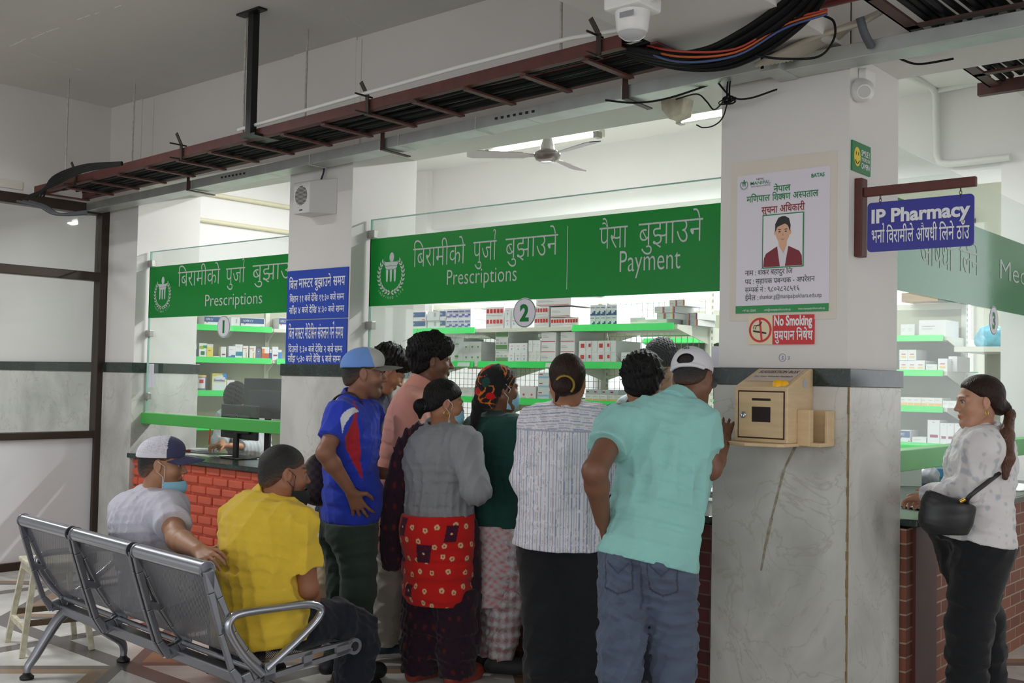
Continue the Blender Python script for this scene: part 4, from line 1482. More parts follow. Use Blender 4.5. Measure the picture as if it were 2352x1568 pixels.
def box_proto(kind, body, prints, letterings=()):
    """a carton of unit size with its printed front; scaled per use"""
    mb = MB().box(0, 1, 0, 1, 0, 1, 0)
    mats = [P('carton_' + kind, body, 0.5)]
    for j, (u0, u1, v0, v1, c) in enumerate(prints):
        key = 'print_%d_%d_%d' % c
        m = P(key, c, 0.45)
        if m not in mats:
            mats.append(m)
        k = mats.index(m)
        if c is prints[j][4] and len(prints[j]) == 5:
            mb.quad((u0, -.004 - .002 * j, v0), (u1, -.004 - .002 * j, v0), (u1, -.004 - .002 * j, v1), (u0, -.004 - .002 * j, v1), k)
    for (s, u0, u1, v, h, c) in letterings:
        key = 'print_%d_%d_%d' % c
        m = P(key, c, 0.45)
        if m not in mats:
            mats.append(m)
        letters(mb, s, (u0, -.03, v), (1, 0, 0), (0, 0, 1), h, mats.index(m), width=u1 - u0, off=.01)
    o = mb.build('medicine_box', mats)
    BOXM[kind] = o
    COL.objects.unlink(o)
    return o


RED, BLU, NAVY, WH, GR, PUR, ORG, YEL, GRN, LBL = (206, 44, 44), (90, 170, 226), (44, 84, 138), (232, 230, 232), (170, 172, 176), (96, 88, 176), (240, 128, 44), (236, 208, 70), (96, 146, 84), (180, 180, 186)
box_proto('banded', (226, 226, 230), [(0, .96, .42, .95, NAVY), (.82, .95, .1, .18, RED), (.12, .2, .33, .41, RED)], [('SUPER CV', .08, .5, .58, .3, WH)])
box_proto('coded', (222, 222, 226), [(.5, .66, .4, .85, GR), (.96, 1.0, 0, 1, GR)])
box_proto('purple', (226, 224, 236), [(.06, .9, .72, .82, PUR), (.06, .9, .6, .66, LBL), (.5, .96, .3, .5, PUR), (.06, .6, .2, .34, PUR)])
box_proto('redsquares', (232, 228, 230), [(.05 + .19 * k, .05 + .19 * k + .13, .45, .82, RED) for k in range(5)] + [(.05, .9, .2, .24, LBL)])
box_proto('redspot', (232, 230, 232), [(.1, .3, .38, .75, RED), (.38, .4, .05, .95, LBL), (.7, .72, .05, .95, LBL), (.55, .66, .45, .75, RED)])
box_proto('bluedot', (228, 228, 232), [(.44, .56, .3, .5, BLU), (.3, .7, .7, .74, RED), (.98, 1, 0, 1, LBL)])
box_proto('redline', (230, 226, 228), [(.03, .95, .08, .14, RED), (.06, .5, .5, .56, LBL), (.06, .4, .66, .7, LBL)])
box_proto('bluecurve', (228, 230, 234), [(.0, .95, .0, .16, NAVY), (.35, .95, .16, .3, NAVY), (.65, .95, .3, .44, NAVY), (.1, .85, .72, .78, PUR)])
box_proto('orangestripe', (228, 226, 226), [(.78, .9, .0, 1, ORG), (.9, 1, 0, .9, PUR), (.1, .5, .4, .46, LBL)])
box_proto('greenleaf', (226, 228, 226), [(.04, .96, .08, .42, GRN), (.1, .3, .5, .62, GR), (.4, .6, .5, .62, GR), (.7, .9, .5, .62, GR), (.1, .3, .78, .86, GR)])
box_proto('greyoval', (206, 208, 208), [(.36, .64, .42, .58, GRN), (.4, .6, .3, .34, GR)])
box_proto('plain', (232, 231, 230), [(.1, .6, .6, .64, LBL), (.1, .5, .45, .48, LBL)])
box_proto('pinkdot', (230, 226, 230), [(.38, .6, .3, .46, (226, 90, 130)), (.2, .8, .12, .16, LBL)])
box_proto('bluepale', (222, 228, 234), [(.05, .95, .4, .6, (160, 196, 226)), (.1, .4, .75, .85, RED)])
box_proto('orangebase', (230, 228, 224), [(.06, .94, .1, .42, (236, 190, 110)), (.1, .6, .7, .76, LBL)])
box_proto('darkgreen', (60, 92, 86), [(.05, .4, .14, .22, WH), (.64, .95, .1, .26, (150, 170, 164)), (.06, .3, .82, .87, (180, 196, 190))])
box_proto('brown', (168, 138, 96), [(.0, .4, .45, .5, (150, 120, 80))])
box_proto('navytall', (66, 84, 150), [(.0, 1, .68, 1, WH), (.2, .8, .8, .84, NAVY)])
box_proto('leaftall', (232, 234, 230), [(.05, .55, .6, .82, (150, 190, 40)), (.5, .98, .66, .86, (24, 150, 84)), (.22, .72, .2, .46, (30, 120, 76))])
box_proto('yellowtall', (238, 214, 92), [(0, 1, .78, 1, (222, 220, 206)), (.15, .6, .5, .55, (150, 130, 60))])
box_proto('wine', (230, 230, 232), [(.2, .85, .28, .4, (150, 50, 90)), (.4, .6, .9, .93, LBL)])
box_proto('bluefoot', (232, 232, 236), [(.0, 1, .0, .2, (80, 110, 190)), (.35, 1, .2, .3, (80, 110, 190)), (.1, .6, .7, .74, LBL)])
box_proto('tealband', (232, 232, 234), [(.06, .96, .2, .5, (20, 130, 160)), (.1, .7, .8, .84, LBL)])
box_proto('orangemark', (234, 232, 230), [(0, .7, .76, .82, (232, 110, 50)), (.55, .75, .0, .5, (236, 170, 110)), (.5, .62, .62, .7, (110, 60, 50))])
box_proto('slate', (104, 108, 138), [(.4, .6, .68, .78, WH), (.2, .8, .5, .53, LBL)])
box_proto('rustfoot', (232, 230, 228), [(.0, 1, .0, .5, (206, 96, 46)), (.0, .35, .5, .85, (246, 130, 40))])
box_proto('bluecap', (70, 140, 214), [(0, 1, .75, 1, WH)])
box_proto('formula', (236, 232, 170), [(.0, .7, .86, 1, (214, 206, 84)), (.7, 1, .7, 1, (60, 140, 214)), (.12, .9, .5, .8, WH), (.3, .75, .8, .9, WH), (.04, .98, .0, .46, (222, 230, 232))], [('Similac', .1, .92, .56, .2, (70, 80, 170))])
box_proto('yelred', (234, 232, 232), [(.25, .75, .55, .62, RED), (.2, .8, .25, .4, (240, 206, 130))])


def put(rack, kind, x, z, wdt, h, dep, label, group, y=.03, cat='box', name='medicine_box'):
    o = BOXM[kind].copy()
    COL.objects.link(o)
    o.name = name
    o.location = rack.w(x, y, z)
    o.rotation_euler = (0, 0, rack.rz + random.uniform(-.03, .03))
    o.scale = (wdt * .985, dep, h)
    tag(o, label, cat, group)
    return o


def stack(rack, kind, px0, px1, z, h, cols, rows, dep, label, group, y=.03):
    a, b_ = rack.x_at(px0, y), rack.x_at(px1, y)
    wd = (b_ - a) / cols
    for r in range(rows):
        for c in range(cols):
            put(rack, kind, a + c * wd, z + r * h * 1.004, wd, h, dep, label, group, y + .008 * random.random())


# the big mesh-backed rack in window 2
RA = Rack('white mesh-backed shelf rack with green edges full of medicine behind the queue', (-6.84, 6.4), 0, 2.84, [0, .96, 1.91, 2.84], double=True, bare={(1.91, 1)})
z1, z2, z3, z4 = [l + .001 for l in LEVELS[:4]]
W2 = 'behind window 2'
stack(RA, 'banded', 926, 976, z1, .077, 1, 2, .3, 'white box with a broad navy band on the top shelf left end ' + W2, 'navy banded boxes')
stack(RA, 'coded', 978, 1008, z1, .077, 1, 2, .3, 'white box with a small grey code between navy banded boxes ' + W2, 'boxes with a grey code')
stack(RA, 'banded', 1008, 1021, z1, .077, 1, 2, .3, 'narrow navy banded box end beside the purple boxes ' + W2, 'narrow navy banded boxes')
stack(RA, 'purple', 1022, 1078, z1, .083, 4, 2, .32, 'small white and purple box on the top shelf ' + W2, 'white and purple boxes')
stack(RA, 'redsquares', 1112, 1154, z1, .085, 1, 2, .34, 'white box with a row of red squares left of the number 2 disc', 'red square boxes left of the disc')
stack(RA, 'bluedot', 1156, 1198, z1, .08, 3, 2, .3, 'small white box with a pale blue dot beside the number 2 disc', 'blue dot boxes by the disc')
stack(RA, 'redsquares', 1224, 1258, z1, .08, 1, 2, .36, 'white box with a row of red squares right of the number 2 disc', 'red square boxes right of the disc')
stack(RA, 'redline', 1228, 1308, z1 + .165, .06, 1, 1, .36, 'flat white box with a red line topmost beside the number 2 disc', None)
stack(RA, 'redline', 1262, 1308, z1 + .075, .075, 1, 1, .34, 'flat white box with a red line on the red square boxes', None)
stack(RA, 'redsquares', 1261, 1327, z1, .07, 2, 1, .34, 'long white box with red squares in the middle of the top shelf', 'long red square boxes')
stack(RA, 'bluecurve', 1353, 1414, z1, .078, 5, 2, .3, 'white box with a dark blue curved foot on the top shelf ' + W2, 'blue curve boxes')
stack(RA, 'redline', 1444, 1480, z1, .055, 1, 1, .34, 'flat white box with a red line beside the blue curve boxes', None)
stack(RA, 'plain', 1480, 1530, z1, .04, 1, 1, .3, 'flat plain box between the striped boxes ' + W2, None)
stack(RA, 'orangestripe', 1506, 1546, z1 + .04, .042, 2, 1, .34, 'flat white box with an orange stripe at the left of the striped pile', 'orange striped boxes, left')
stack(RA, 'orangestripe', 1500, 1548, z1 + .084, .045, 2, 1, .25, 'white box with an orange stripe second from the top of the striped pile', 'orange striped boxes, middle')
stack(RA, 'orangestripe', 1534, 1570, z1 + .13, .042, 2, 1, .25, 'white box with an orange stripe on the very top of the striped pile', 'orange striped boxes, top')
stack(RA, 'orangestripe', 1566, 1600, z1, .045, 2, 2, .25, 'white box with an orange stripe by the right post of the rack', 'orange striped boxes, right', y=.2)
stack(RA, 'greyoval', 1032, 1062, z2, .10, 1, 2, .25, 'grey box with a small green oval on the second shelf, left pile', 'green oval boxes, left')
stack(RA, 'greyoval', 1062, 1104, z2, .085, 3, 2, .25, 'small grey box with a green oval right of the tall dark haired man', 'green oval boxes, right')
stack(RA, 'greenleaf', 1136, 1166, z2, .10, 1, 3, .4, 'white box with a green leafy foot in the tall pile on the second shelf', 'green leaf boxes', y=.06)
stack(RA, 'bluedot', 1166, 1210, z2, .077, 3, 2, .25, 'white box with a blue dot on the second shelf over the headscarf', 'blue dot boxes over the headscarf')
stack(RA, 'plain', 1212, 1240, z2, .088, 3, 2, .25, 'narrow plain white box beside the blue dot boxes', 'narrow plain boxes')
stack(RA, 'redline', 1241, 1275, z2, .078, 1, 3, .3, 'white box with a red base line in the middle pile of the second shelf', 'red line boxes, middle pile')
stack(RA, 'redline', 1285, 1318, z2, .078, 1, 3, .3, 'white box with a red base line above the woman with the hair bun', 'red line boxes over the bun')
stack(RA, 'redspot', 1328, 1414, z2, .083, 2, 2, .32, 'long white box with red spots on the second shelf above the curly head', 'red spot boxes')
stack(RA, 'plain', 1425, 1480, z2, .08, 2, 1, .3, 'plain white box right of the red spot boxes', 'plain boxes, second shelf')
stack(RA, 'pinkdot', 1194, 1232, z3, .10, 2, 1, .2, 'white box with a pink dot beside the masked woman in the headscarf', 'pink dot boxes')
stack(RA, 'bluepale', 1235, 1262, z3, .07, 1, 3, .25, 'pale blue and white box on the third shelf left of the hair bun', 'pale blue boxes, left')
stack(RA, 'bluepale', 1345, 1420, z3, .09, 4, 1, .25, 'pale blue and white box on the third shelf right of the hair bun', 'pale blue boxes, right', y=.2)
stack(RA, 'orangebase', 1345, 1430, z3, .055, 5, 1, .18, 'small white box with an orange foot right of the hair bun', 'orange foot boxes')
stack(RA, 'plain', 1020, 1110, z3, .08, 4, 1, .25, 'plain white box on the third shelf behind the pink shirt', 'plain boxes, third shelf')
for k, (kind, px) in enumerate((('plain', 940), ('greyoval', 985), ('plain', 1070), ('bluepale', 1140), ('plain', 1210), ('redline', 1290), ('plain', 1380))):
    stack(RA, kind, px, px + 38, z4, .09, 2, 1, .25, 'white medicine box low on the fourth shelf behind the queue', 'boxes on the fourth shelf')
# paper label strips on shelf edges
for px, z in ((1050, 1.62), (1252, 1.62), (1450, 1.62)):
    a, b_ = RA.x_at(px, -.02), RA.x_at(px + 28, -.02)
    o = MB().quad(RA.w(a, -.02, z - .018), RA.w(b_, -.02, z - .018), RA.w(b_, -.016, z + .016), RA.w(a, -.016, z + .016)).build('shelf_label', P('shelf_label_paper', (206, 214, 208), 0.5))
    tag(rebase(o, RA.w(a, -.02, z)), {1050: 'paper label on the green shelf edge right of the tall dark haired man', 1252: 'paper label on the green shelf edge over the bun haired woman', 1450: 'paper label on the green shelf edge over the curly head'}[px], 'label')

# the rack at the back right, seen through window 3 and the mesh
RC = Rack('white double-sided shelf rack with green edges seen through window 3', (-5.75, 8.58), 0, 2.85, [0, .95, 1.9, 2.85], depth=.42, double=True, top=2.2, mesh=False, back=P('rack_back_panel', (178, 180, 160), 0.6))
W3 = 'behind window 3'
put(RC, 'brown', RC.x_at(2050), 2.205, .30, .075, .3, 'brown flattened carton on top of the rack ' + W3, None, y=.2)
stack(RC, 'darkgreen', 2129, 2173, 2.205, .135, 1, 1, .3, 'left one of two dark green cartons on top of the rack ' + W3, None, y=.2)
stack(RC, 'darkgreen', 2176, 2222, 2.205, .135, 1, 1, .3, 'right one of two dark green cartons on top of the rack ' + W3, None, y=.2)
stack(RC, 'plain', 2110, 2172, z1, .13, 1, 1, .3, 'big plain white carton on the top shelf ' + W3, None)
stack(RC, 'plain', 2068, 2100, z1, .10, 2, 1, .1, 'small white box left of the big white carton ' + W3, 'small white boxes by the carton')
stack(RC, 'yelred', 2065, 2104, z2, .085, 2, 2, .25, 'white box with a red mark stacked on the second shelf ' + W3, 'red mark boxes')
stack(RC, 'yelred', 2104, 2124, z2, .085, 1, 1, .25, 'white box with a red mark beside the pile ' + W3, None)
stack(RC, 'plain', 2126, 2152, z2, .055, 1, 1, .2, 'low plain box on the second shelf ' + W3, None)
stack(RC, 'yelred', 2154, 2176, z2, .10, 1, 1, .25, 'taller white box right of the low plain box ' + W3, None)
stack(RC, 'plain', 2178, 2198, z2, .12, 1, 1, .3, 'tall plain box near the rack post ' + W3, None, y=.12)
stack(RC, 'orangebase', 2068, 2164, z3, .075, 6, 1, .2, 'small pale box in the row on the third shelf ' + W3, 'row of pale boxes')
stack(RC, 'plain', 2165, 2196, z3, .055, 2, 1, .2, 'plain box at the right end of the third shelf ' + W3, 'plain boxes by the post')
stack(RC, 'banded', 2066, 2092, z4, .10, 1, 1, .2, 'navy banded box on the lowest visible shelf ' + W3, None)
stack(RC, 'plain', 2096, 2128, z4, .05, 1, 1, .2, 'low white box beside the navy banded box ' + W3, None)
stack(RC, 'wine', 2131, 2159, z4, .19, 1, 1, .2, 'tall white box with a wine red mark ' + W3, None)
stack(RC, 'wine', 2160, 2208, z4, .17, 3, 1, .25, 'tall pale box right of the wine marked box ' + W3, 'tall pale boxes')
for k, px in enumerate(range(1440, 1640, 34)):
    stack(RC, 'plain', px, px + 28, z2, .08, 1, 2, .25, 'white box far back, seen through the wire mesh', 'far boxes through the mesh')

# the left rack behind window 1
RL = Rack('white shelf rack with green edges behind window 1', (-8.05, 5.0), math.radians(70), 2.2, [-.05, .86, 1.77], depth=.24, top=2.15, mesh=False,
          back=P('rack_back_panel', (170, 172, 150), 0.6), bare={(1.91, 1)})
W1 = 'behind window 1'
stack(RL, 'banded', 466, 506, z1, .085, 1, 1, .2, 'navy banded box half hidden by the number 1 disc', None)
stack(RL, 'banded', 550, 606, z1, .085, 1, 1, .2, 'wide navy banded box right of the number 1 disc', None)
stack(RL, 'coded', 528, 549, z1, .085, 1, 1, .2, 'white box left of the wide navy banded box ' + W1, None)
stack(RL, 'banded', 638, 668, z1, .10, 1, 1, .2, 'navy banded box at the edge of the middle column ' + W1, None)
for kind, p0, p1, h, lb in (('navytall', 440, 450, .105, 'slim navy box with white top'), ('leaftall', 456, 474, .125, 'white box with green leaf print'), ('yellowtall', 474, 488, .12, 'yellow box next to the leaf print box'),
                            ('wine', 506, 518, .10, 'white box with a wine red oval'), ('bluefoot', 524, 539, .108, 'white box with a blue foot'), ('tealband', 539, 556, .125, 'white box with a teal band'),
                            ('orangemark', 557, 569, .115, 'left one of two white boxes with orange marks'), ('orangemark', 572, 586, .115, 'right one of two white boxes with orange marks'), ('slate', 587, 599, .095, 'slate grey box'),
                            ('rustfoot', 600, 617, .11, 'white box with a rust brown foot'), ('navytall', 618, 623, .09, 'narrow dark box beside the rust foot box'), ('wine', 624, 638, .115, 'tall white box near the column'), ('bluecap', 638, 646, .09, 'blue box near the column')):
    stack(RL, kind, p0, p1, z2, h, 1, 1, .08, lb + ' on the second shelf ' + W1, None, y=.02)
a = RL.x_at(490)
b_ = RL.x_at(505)
put(RL, 'plain', a, z2, b_ - a, .018, .06, 'flat red and white box lying between the yellow box and wine oval box', None)
stack(RL, 'formula', 488, 521, z3, .155, 1, 1, .1, 'large yellow and white baby formula carton on the third shelf ' + W1, None)
stack(RL, 'plain', 522, 540, z3, .10, 1, 1, .1, 'pale box behind the bowed head at counter 1', None)


def tin(px, r, h, body, lid, label, y=.07):
    p = RL.w(RL.x_at(px, y), y, z3)
    t = thing('formula_tin', label, 'tin', p, RL.rz)
    MB().lathe([(0, 0), (r, 0), (r, h), (r * .97, h + .004)], n=24).build('tin_body', P('tin_%d_%d_%d' % body, body, 0.35, 0.2), t)
    MB().lathe([(r * 1.03, h - .004), (r * 1.03, h + .012), (0, h + .014)], n=24).build('lid', P('lid_%d_%d_%d' % lid, lid, 0.4), t)
    mb = MB()
    vs = []
    for k in range(9):
        a = math.radians(-130 + k * 10)
        vs.append((r * 1.01 * math.cos(a), r * 1.01 * math.sin(a)))
    mb.add([(x, yy, h * .2) for x, yy in vs] + [(x, yy, h * .9) for x, yy in vs], [(k, k + 1, 10 + k, 9 + k) for k in range(8)])
    mb.build('paper_band', P('tin_band', (226, 220, 220), 0.4), t)
    mb = MB()
    mb.add([(x * 1.005, yy * 1.005, h * .55) for x, yy in vs[2:7]] + [(x * 1.005, yy * 1.005, h * .8) for x, yy in vs[2:7]], [(k, k + 1, 6 + k, 5 + k) for k in range(4)])
    mb.build('red_mark', P('tin_red', (190, 40, 40), 0.4), t)


tin(460, .05, .125, (150, 146, 186), (200, 170, 90), 'lilac baby milk tin with a white band on the third shelf')
tin(428, .05, .13, (120, 118, 150), (70, 70, 90), 'dark lilac baby milk tin at the left end of the third shelf')
tin(434, .045, .10, (150, 120, 70), (60, 60, 64), 'brown and gold tin behind the lilac tins on the third shelf', y=.17)
stack(RL, 'wine', 417, 431, LEVELS[3] + .001, .07, 1, 1, .1, 'small white tub shaped box with a red top low ' + W1, None)

# ------------------------------------------------------------------ counter 1: monitors, papers


def monitor(label, c, rz, wd, h, stand, badge):
    """c = bottom centre of the stand; the back of the casing looks at the hall"""
    t = thing('computer_monitor', label, 'monitor', c, rz)
    MB().prism([(-wd / 2, 0), (wd / 2, 0), (wd / 2, h), (-wd / 2, h)], -.012, .012, M=Matrix(((1, 0, 0), (0, 0, 1), (0, 1, 0))), c=(0, 0, stand)).build('casing', BLACK, t, bevel=.006)
    MB().box(-wd * .36, wd * .36, -.035, -.01, stand + h * .16, stand + h * .72).build('rear_housing', P('monitor_rear', (32, 33, 36), 0.5), t, bevel=.012)
    MB().box(-wd / 2 + .012, wd / 2 - .012, .012, .014, stand + .015, stand + h - .012).build('screen', P('screen_dark', (18, 20, 26), 0.15), t)
    MB().box(-.03, .03, -.035, -.012, .01, stand + h * .4).build('stand_neck', BLACK, t, bevel=.004)
    MB().box(-.12, .12, -.09, .09, 0, .012).build('stand_base', BLACK, t, bevel=.004)
    if badge:
        mb = MB()
        cc = Vector((.02, -.0365, stand + h * .62))
        mb.tube([cc + Vector((.022 * math.cos(q), 0, .022 * math.sin(q))) for q in np.linspace(0, 6.283, 21)[:-1]], .0022, 5, closed=True)
        mb.box(cc.x - .014, cc.x + .014, cc.y - .001, cc.y + .001, cc.z - .004, cc.z + .004)
        mb.build('badge', P('badge_grey', (120, 122, 128), 0.3, 0.6), t)


monitor('black monitor with a round badge on its back on counter 1, lower left one', (-6.72, 4.74, .88), math.radians(-8), .56, .25, .145, True)
monitor('larger plain black monitor beside the middle column on counter 1', (-6.6, 4.93, .88), 0, .66, .3, .295, False)


def sheets(name, label, c, sx, sy, h, rz, col, cat='paper', group=None):
    mb = MB()
    n = max(1, int(h / .004))
    for k in range(n):
        a = random.uniform(-.05, .05)
        M = Matrix.Rotation(a, 3, 'Z')
        mb.obox((random.uniform(-.004, .004), random.uniform(-.004, .004), (k + .5) * h / n), (sx / 2, sy / 2, h / n / 2 * .9), M)
    o = mb.build(name, P('paper_%d_%d_%d' % col, col, 0.7))
    o.location = c
    o.rotation_euler = (0, 0, rz)
    return tag(o, label, cat, group)


def oncounter(px, py, z=.882):
    p = on(px, py, 2, z)
    return p


for px, py, sx, sy, h, rz, col, lb in ((455, 1032, .3, .2, .016, .5, (228, 226, 230), 'open white register left on the marble of counter 1'), (495, 1036, .22, .16, .02, -.3, (220, 222, 226), 'white booklet under the writing hand on counter 1'),
                                       (460, 1045, .34, .1, .004, .1, (230, 228, 224), 'loose white sheets at the front edge of counter 1'), (545, 1050, .4, .1, .004, 0, (226, 224, 220), 'white sheets lying under the monitor on counter 1'),
                                       (580, 1030, .2, .14, .012, .3, (170, 60, 60), 'red covered book behind the monitor on counter 1'), (622, 1020, .16, .14, .02, .2, (212, 214, 214), 'pile of papers next to the middle column on counter 1')):
    p = oncounter(px, py)
    sheets('papers', lb, (p.x, min(p.y, 4.9), .881), sx, sy, h, rz, col)
p = oncounter(1622, 1138, .892)
sheets('papers', 'pile of papers on the worktop between the leaning man and the large column', (p.x - .04, p.y + .02, .891), .3, .2, .035, .1, (226, 226, 236))
# counter 3
for px, py, sx, sy, h, rz, col, lb in ((2330, 1118, .5, .3, .006, 1.4, (232, 232, 232), 'white papers on the worktop behind the ponytail'),):
    p = on(px, py, 2, .897)
    sheets('papers', lb, (p.x, p.y, .896), sx, sy, h, rz, col)


def carton(label, p, w_, d_, h, rz, kind, cat='box', name='carton'):
    o = BOXM[kind].copy()
    COL.objects.link(o)
    o.name = name
    o.location = p
    o.rotation_euler = (0, 0, rz)
    o.scale = (w_, d_, h)
    return tag(o, label, cat)


box_proto('bluelid', (222, 224, 222), [(0, 1, .88, 1.0, (70, 150, 200)), (.1, .12, .3, .6, GR)])
box_proto('skyblue', (70, 150, 206), [(.55, .98, .3, .9, (180, 214, 226))])
p = on(2062, 1118, 2, .897)
carton('white box with a blue rim on the worktop right of the large column', (p.x - .05, p.y + .06, .896), .17, .14, .14, .65, 'bluelid')
p = on(2118, 1098, 2, .897)
carton('sky blue carton behind the white blue-rimmed box', (p.x - .06, p.y + .1, .896), .2, .1, .19, .65, 'skyblue')
p = on(2330, 1100, 2, .897)
carton('navy carton on the worktop at the right edge of the picture', (p.x, p.y + .1, .896), .2, .2, .12, .6, 'slate')
p = on(2088, 1168, 2, .897)
o = MB().box(-.035, .035, -.075, .075, 0, .012).build('mobile_phone', BLACK, bevel=.005)
o.location, o.rotation_euler = (p.x + .03, p.y + .03, .896), (0, 0, 1.2)
tag(o, 'dark phone lying on the worktop by the hand of the woman in white', 'phone')
# crumpled plastic bag and the blue bag on the far shelf


def lump(name, label, c, r, col, cat, seed=0, rough=.25):
    b = bmesh.new()
    bmesh.ops.create_icosphere(b, subdivisions=4, radius=1)
    rr = np.random.default_rng(seed)
    K = rr.normal(size=(7, 3)) * 2.6
    ph = rr.uniform(0, 6, 7)
    for v in b.verts:
        n = sum(abs(math.sin(float(K[k] @ np.array(v.co)) + ph[k])) for k in range(7)) / 7
        v.co = Vector((v.co.x * r[0], v.co.y * r[1], max(v.co.z, -.72) * r[2])) * (.78 + .35 * n)
    me = bpy.data.meshes.new(name)
    b.to_mesh(me)
    b.free()
    for p_ in me.polygons:
        p_.use_smooth = True
    me.materials.append(P('bag_%d_%d_%d' % col, col, rough, var=.25, vscale=30))
    o = bpy.data.objects.new(name, me)
    COL.objects.link(o)
    o.location = c
    return tag(o, label, cat)


p = on(2132, 1112, 2, .897)
lump('plastic_bag', 'crumpled clear plastic bag on the worktop before the woman in white', (p.x, p.y, .95), (.07, .06, .07), (190, 190, 200), 'bag', 3)
p = on(2276, 790, 1, 8.9)
lump('plastic_bag', 'turquoise and blue plastic bag on the far shelf under the number 3 disc', (p.x, 8.95, p.z + .04), (.13, .2, .12), (110, 190, 214), 'bag', 5)
t = thing('wall_shelf', 'pale shelf board holding the turquoise bag under the number 3 disc', 'shelf', (-2.4, 8.95, 0))
MB().box(-2.85, -1.8, 8.6, 9.3, p.z - .07, p.z - .03).build('board', CREAM, t, True)
MB().box(-2.82, -1.8, 9.25, 9.29, 0, p.z - .07).build('back_panel', P('rack_back_panel', (170, 172, 150)), t, True)
MB().box(-2.1, -2.06, 8.65, 8.69, 0, p.z - .07).build('leg', CREAM, t, True)

# ------------------------------------------------------------------ waiting bench and stool
BU = Vector((1.79, -.125, 0)).normalized()
BF = Vector((-BU.y, BU.x, 0))
BO = Vector((-5.265, 2.465, 0))


def bw(u, y, z):
    return BO + BU * u + BF * y + Vector((0, 0, z))


def perforated():
    m, t, n, l, b = nt('perforated_steel')
    b.inputs['Base Color'].default_value = (*srgb((120, 121, 127)), 1)
    b.inputs['Metallic'].default_value = .45
    b.inputs['Roughness'].default_value = .42
    at_ = n.new('ShaderNodeUVMap')
    vo = n.new('ShaderNodeTexVoronoi')
    vo.inputs['Randomness'].default_value = 0
    vo.inputs['Scale'].default_value = 1
    mp = n.new('ShaderNodeMapping')
    mp.inputs['Rotation'].default_value = (0, 0, math.radians(45))
    l.new(at_.outputs[0], mp.inputs[0])
    l.new(mp.outputs[0], vo.inputs['Vector'])
    lt = n.new('ShaderNodeMath')
    lt.operation = 'LESS_THAN'
    lt.inputs[1].default_value = .24
    l.new(vo.outputs['Distance'], lt.inputs[0])
    tr = n.new('ShaderNodeBsdfTransparent')
    mx = n.new('ShaderNodeMixShader')
    l.new(lt.outputs[0], mx.inputs[0])
    l.new(b.outputs[0], mx.inputs[1])
    l.new(tr.outputs[0], mx.inputs[2])
    l.new(mx.outputs[0], n['Material Output'].inputs[0])
    return m


PERF = perforated()
bench = thing('waiting_bench', 'three-seat perforated steel waiting bench seen from behind, two men sitting on it', 'bench', BO, math.atan2(BU.y, BU.x))
SW = 1.794 / 3
PROF = [(0.012, .745), (0.02, .72), (.07, .62), (.125, .51), (.17, .43), (.2, .395), (.25, .382), (.35, .385), (.5, .4), (.6, .405), (.65, .395), (.665, .37)]
for k in range(3):
    u0, u1 = k * SW + .03, (k + 1) * SW - .03
    pr = [Vector((0, y, z)) for y, z in spline([(y, z, 0) for y, z in PROF], 3) and [(p.x, p.y) for p in spline([(y, z, 0) for y, z in PROF], 3)]]
    n = len(pr)
    vs = [(u, p.y, p.z) for p in pr for u in (u0, u1)] + [(u, p.y + .002, p.z - .0015) for p in pr for u in (u0, u1)]
    fs = [(2 * i, 2 * i + 2, 2 * i + 3, 2 * i + 1) for i in range(n - 1)]
    mb = MB().add(vs[:2 * n], fs, 0, True)
    o = mb.build('seat_shell', PERF, bench)
    uv = o.data.uv_layers.new(name='UVMap')
    acc = [0.0]
    for i in range(1, n):
        acc.append(acc[-1] + (pr[i] - pr[i - 1]).length)
    for lp in o.data.loops:
        i, sd = divmod(lp.vertex_index, 2)
        uv.data[lp.index].uv = ((u1 - u0) * sd / .0075, acc[i] / .0075)
    # rolled top rail and front roll, each seat its own
    MB().tube([(u0 - .012, 0, .768), (u1 + .012, 0, .768)], .03, 16).build('top_rail', P('bright_steel', (176, 178, 186), .25, .9), bench)
    for u in (u0 - .012, u1 + .004):
        MB().tube([(u, 0, .768), (u + .008, 0, .768)], .0335, 16).build('rail_cap', STEEL, bench)
    MB().tube([(u0, .665, .372), (u1, .665, .372)], .02, 12).build('front_roll', P('bright_steel', (176, 178, 186), .25, .9), bench)
    MB().tube([(u0, .215, .362), (u1, .215, .362)], .012, 10).build('rear_rod', STEEL, bench)


def side_frame(u, end):
    """cast arm between seats with long cut-outs, made of flat bars"""
    mb = MB()
    th = .016
    M = Matrix(((0, 0, 1), (1, 0, 0), (0, 1, 0)))   # profile (y, z) pushed along the bench

    def strip(pts, w):
        pts = [Vector((p[0], p[1], 0)) for p in pts]
        L, R_ = [], []
        for i, p in enumerate(pts):
            d = (pts[min(i + 1, len(pts) - 1)] - pts[max(i - 1, 0)]).normalized()
            nn = Vector((-d.y, d.x, 0))
            ww = w[i] if isinstance(w, (list, tuple)) else w
            L.append(p + nn * ww / 2)
            R_.append(p - nn * ww / 2)
        for i in range(len(pts) - 1):
            q = [(a.x, a.y) for a in (R_[i], R_[i + 1], L[i + 1], L[i])]
            mb.prism(q, -th / 2, th / 2, M=M, c=(u, 0, 0))
    strip([(.0, .765), (.012, .68), (.06, .52), (.11, .38), (.16, .315)], [.05, .03, .024, .026, .04])
    strip([(.0, .765), (.05, .66), (.115, .52), (.17, .44), (.235, .37)], [.04, .028, .022, .024, .03])
    strip([(.055, .54), (.112, .525)], .03)
    strip([(.15, .325), (.2, .34), (.25, .375)], [.05, .045, .03])
    o = mb.build('side_frame', STEEL, bench, bevel=.004)
    return o


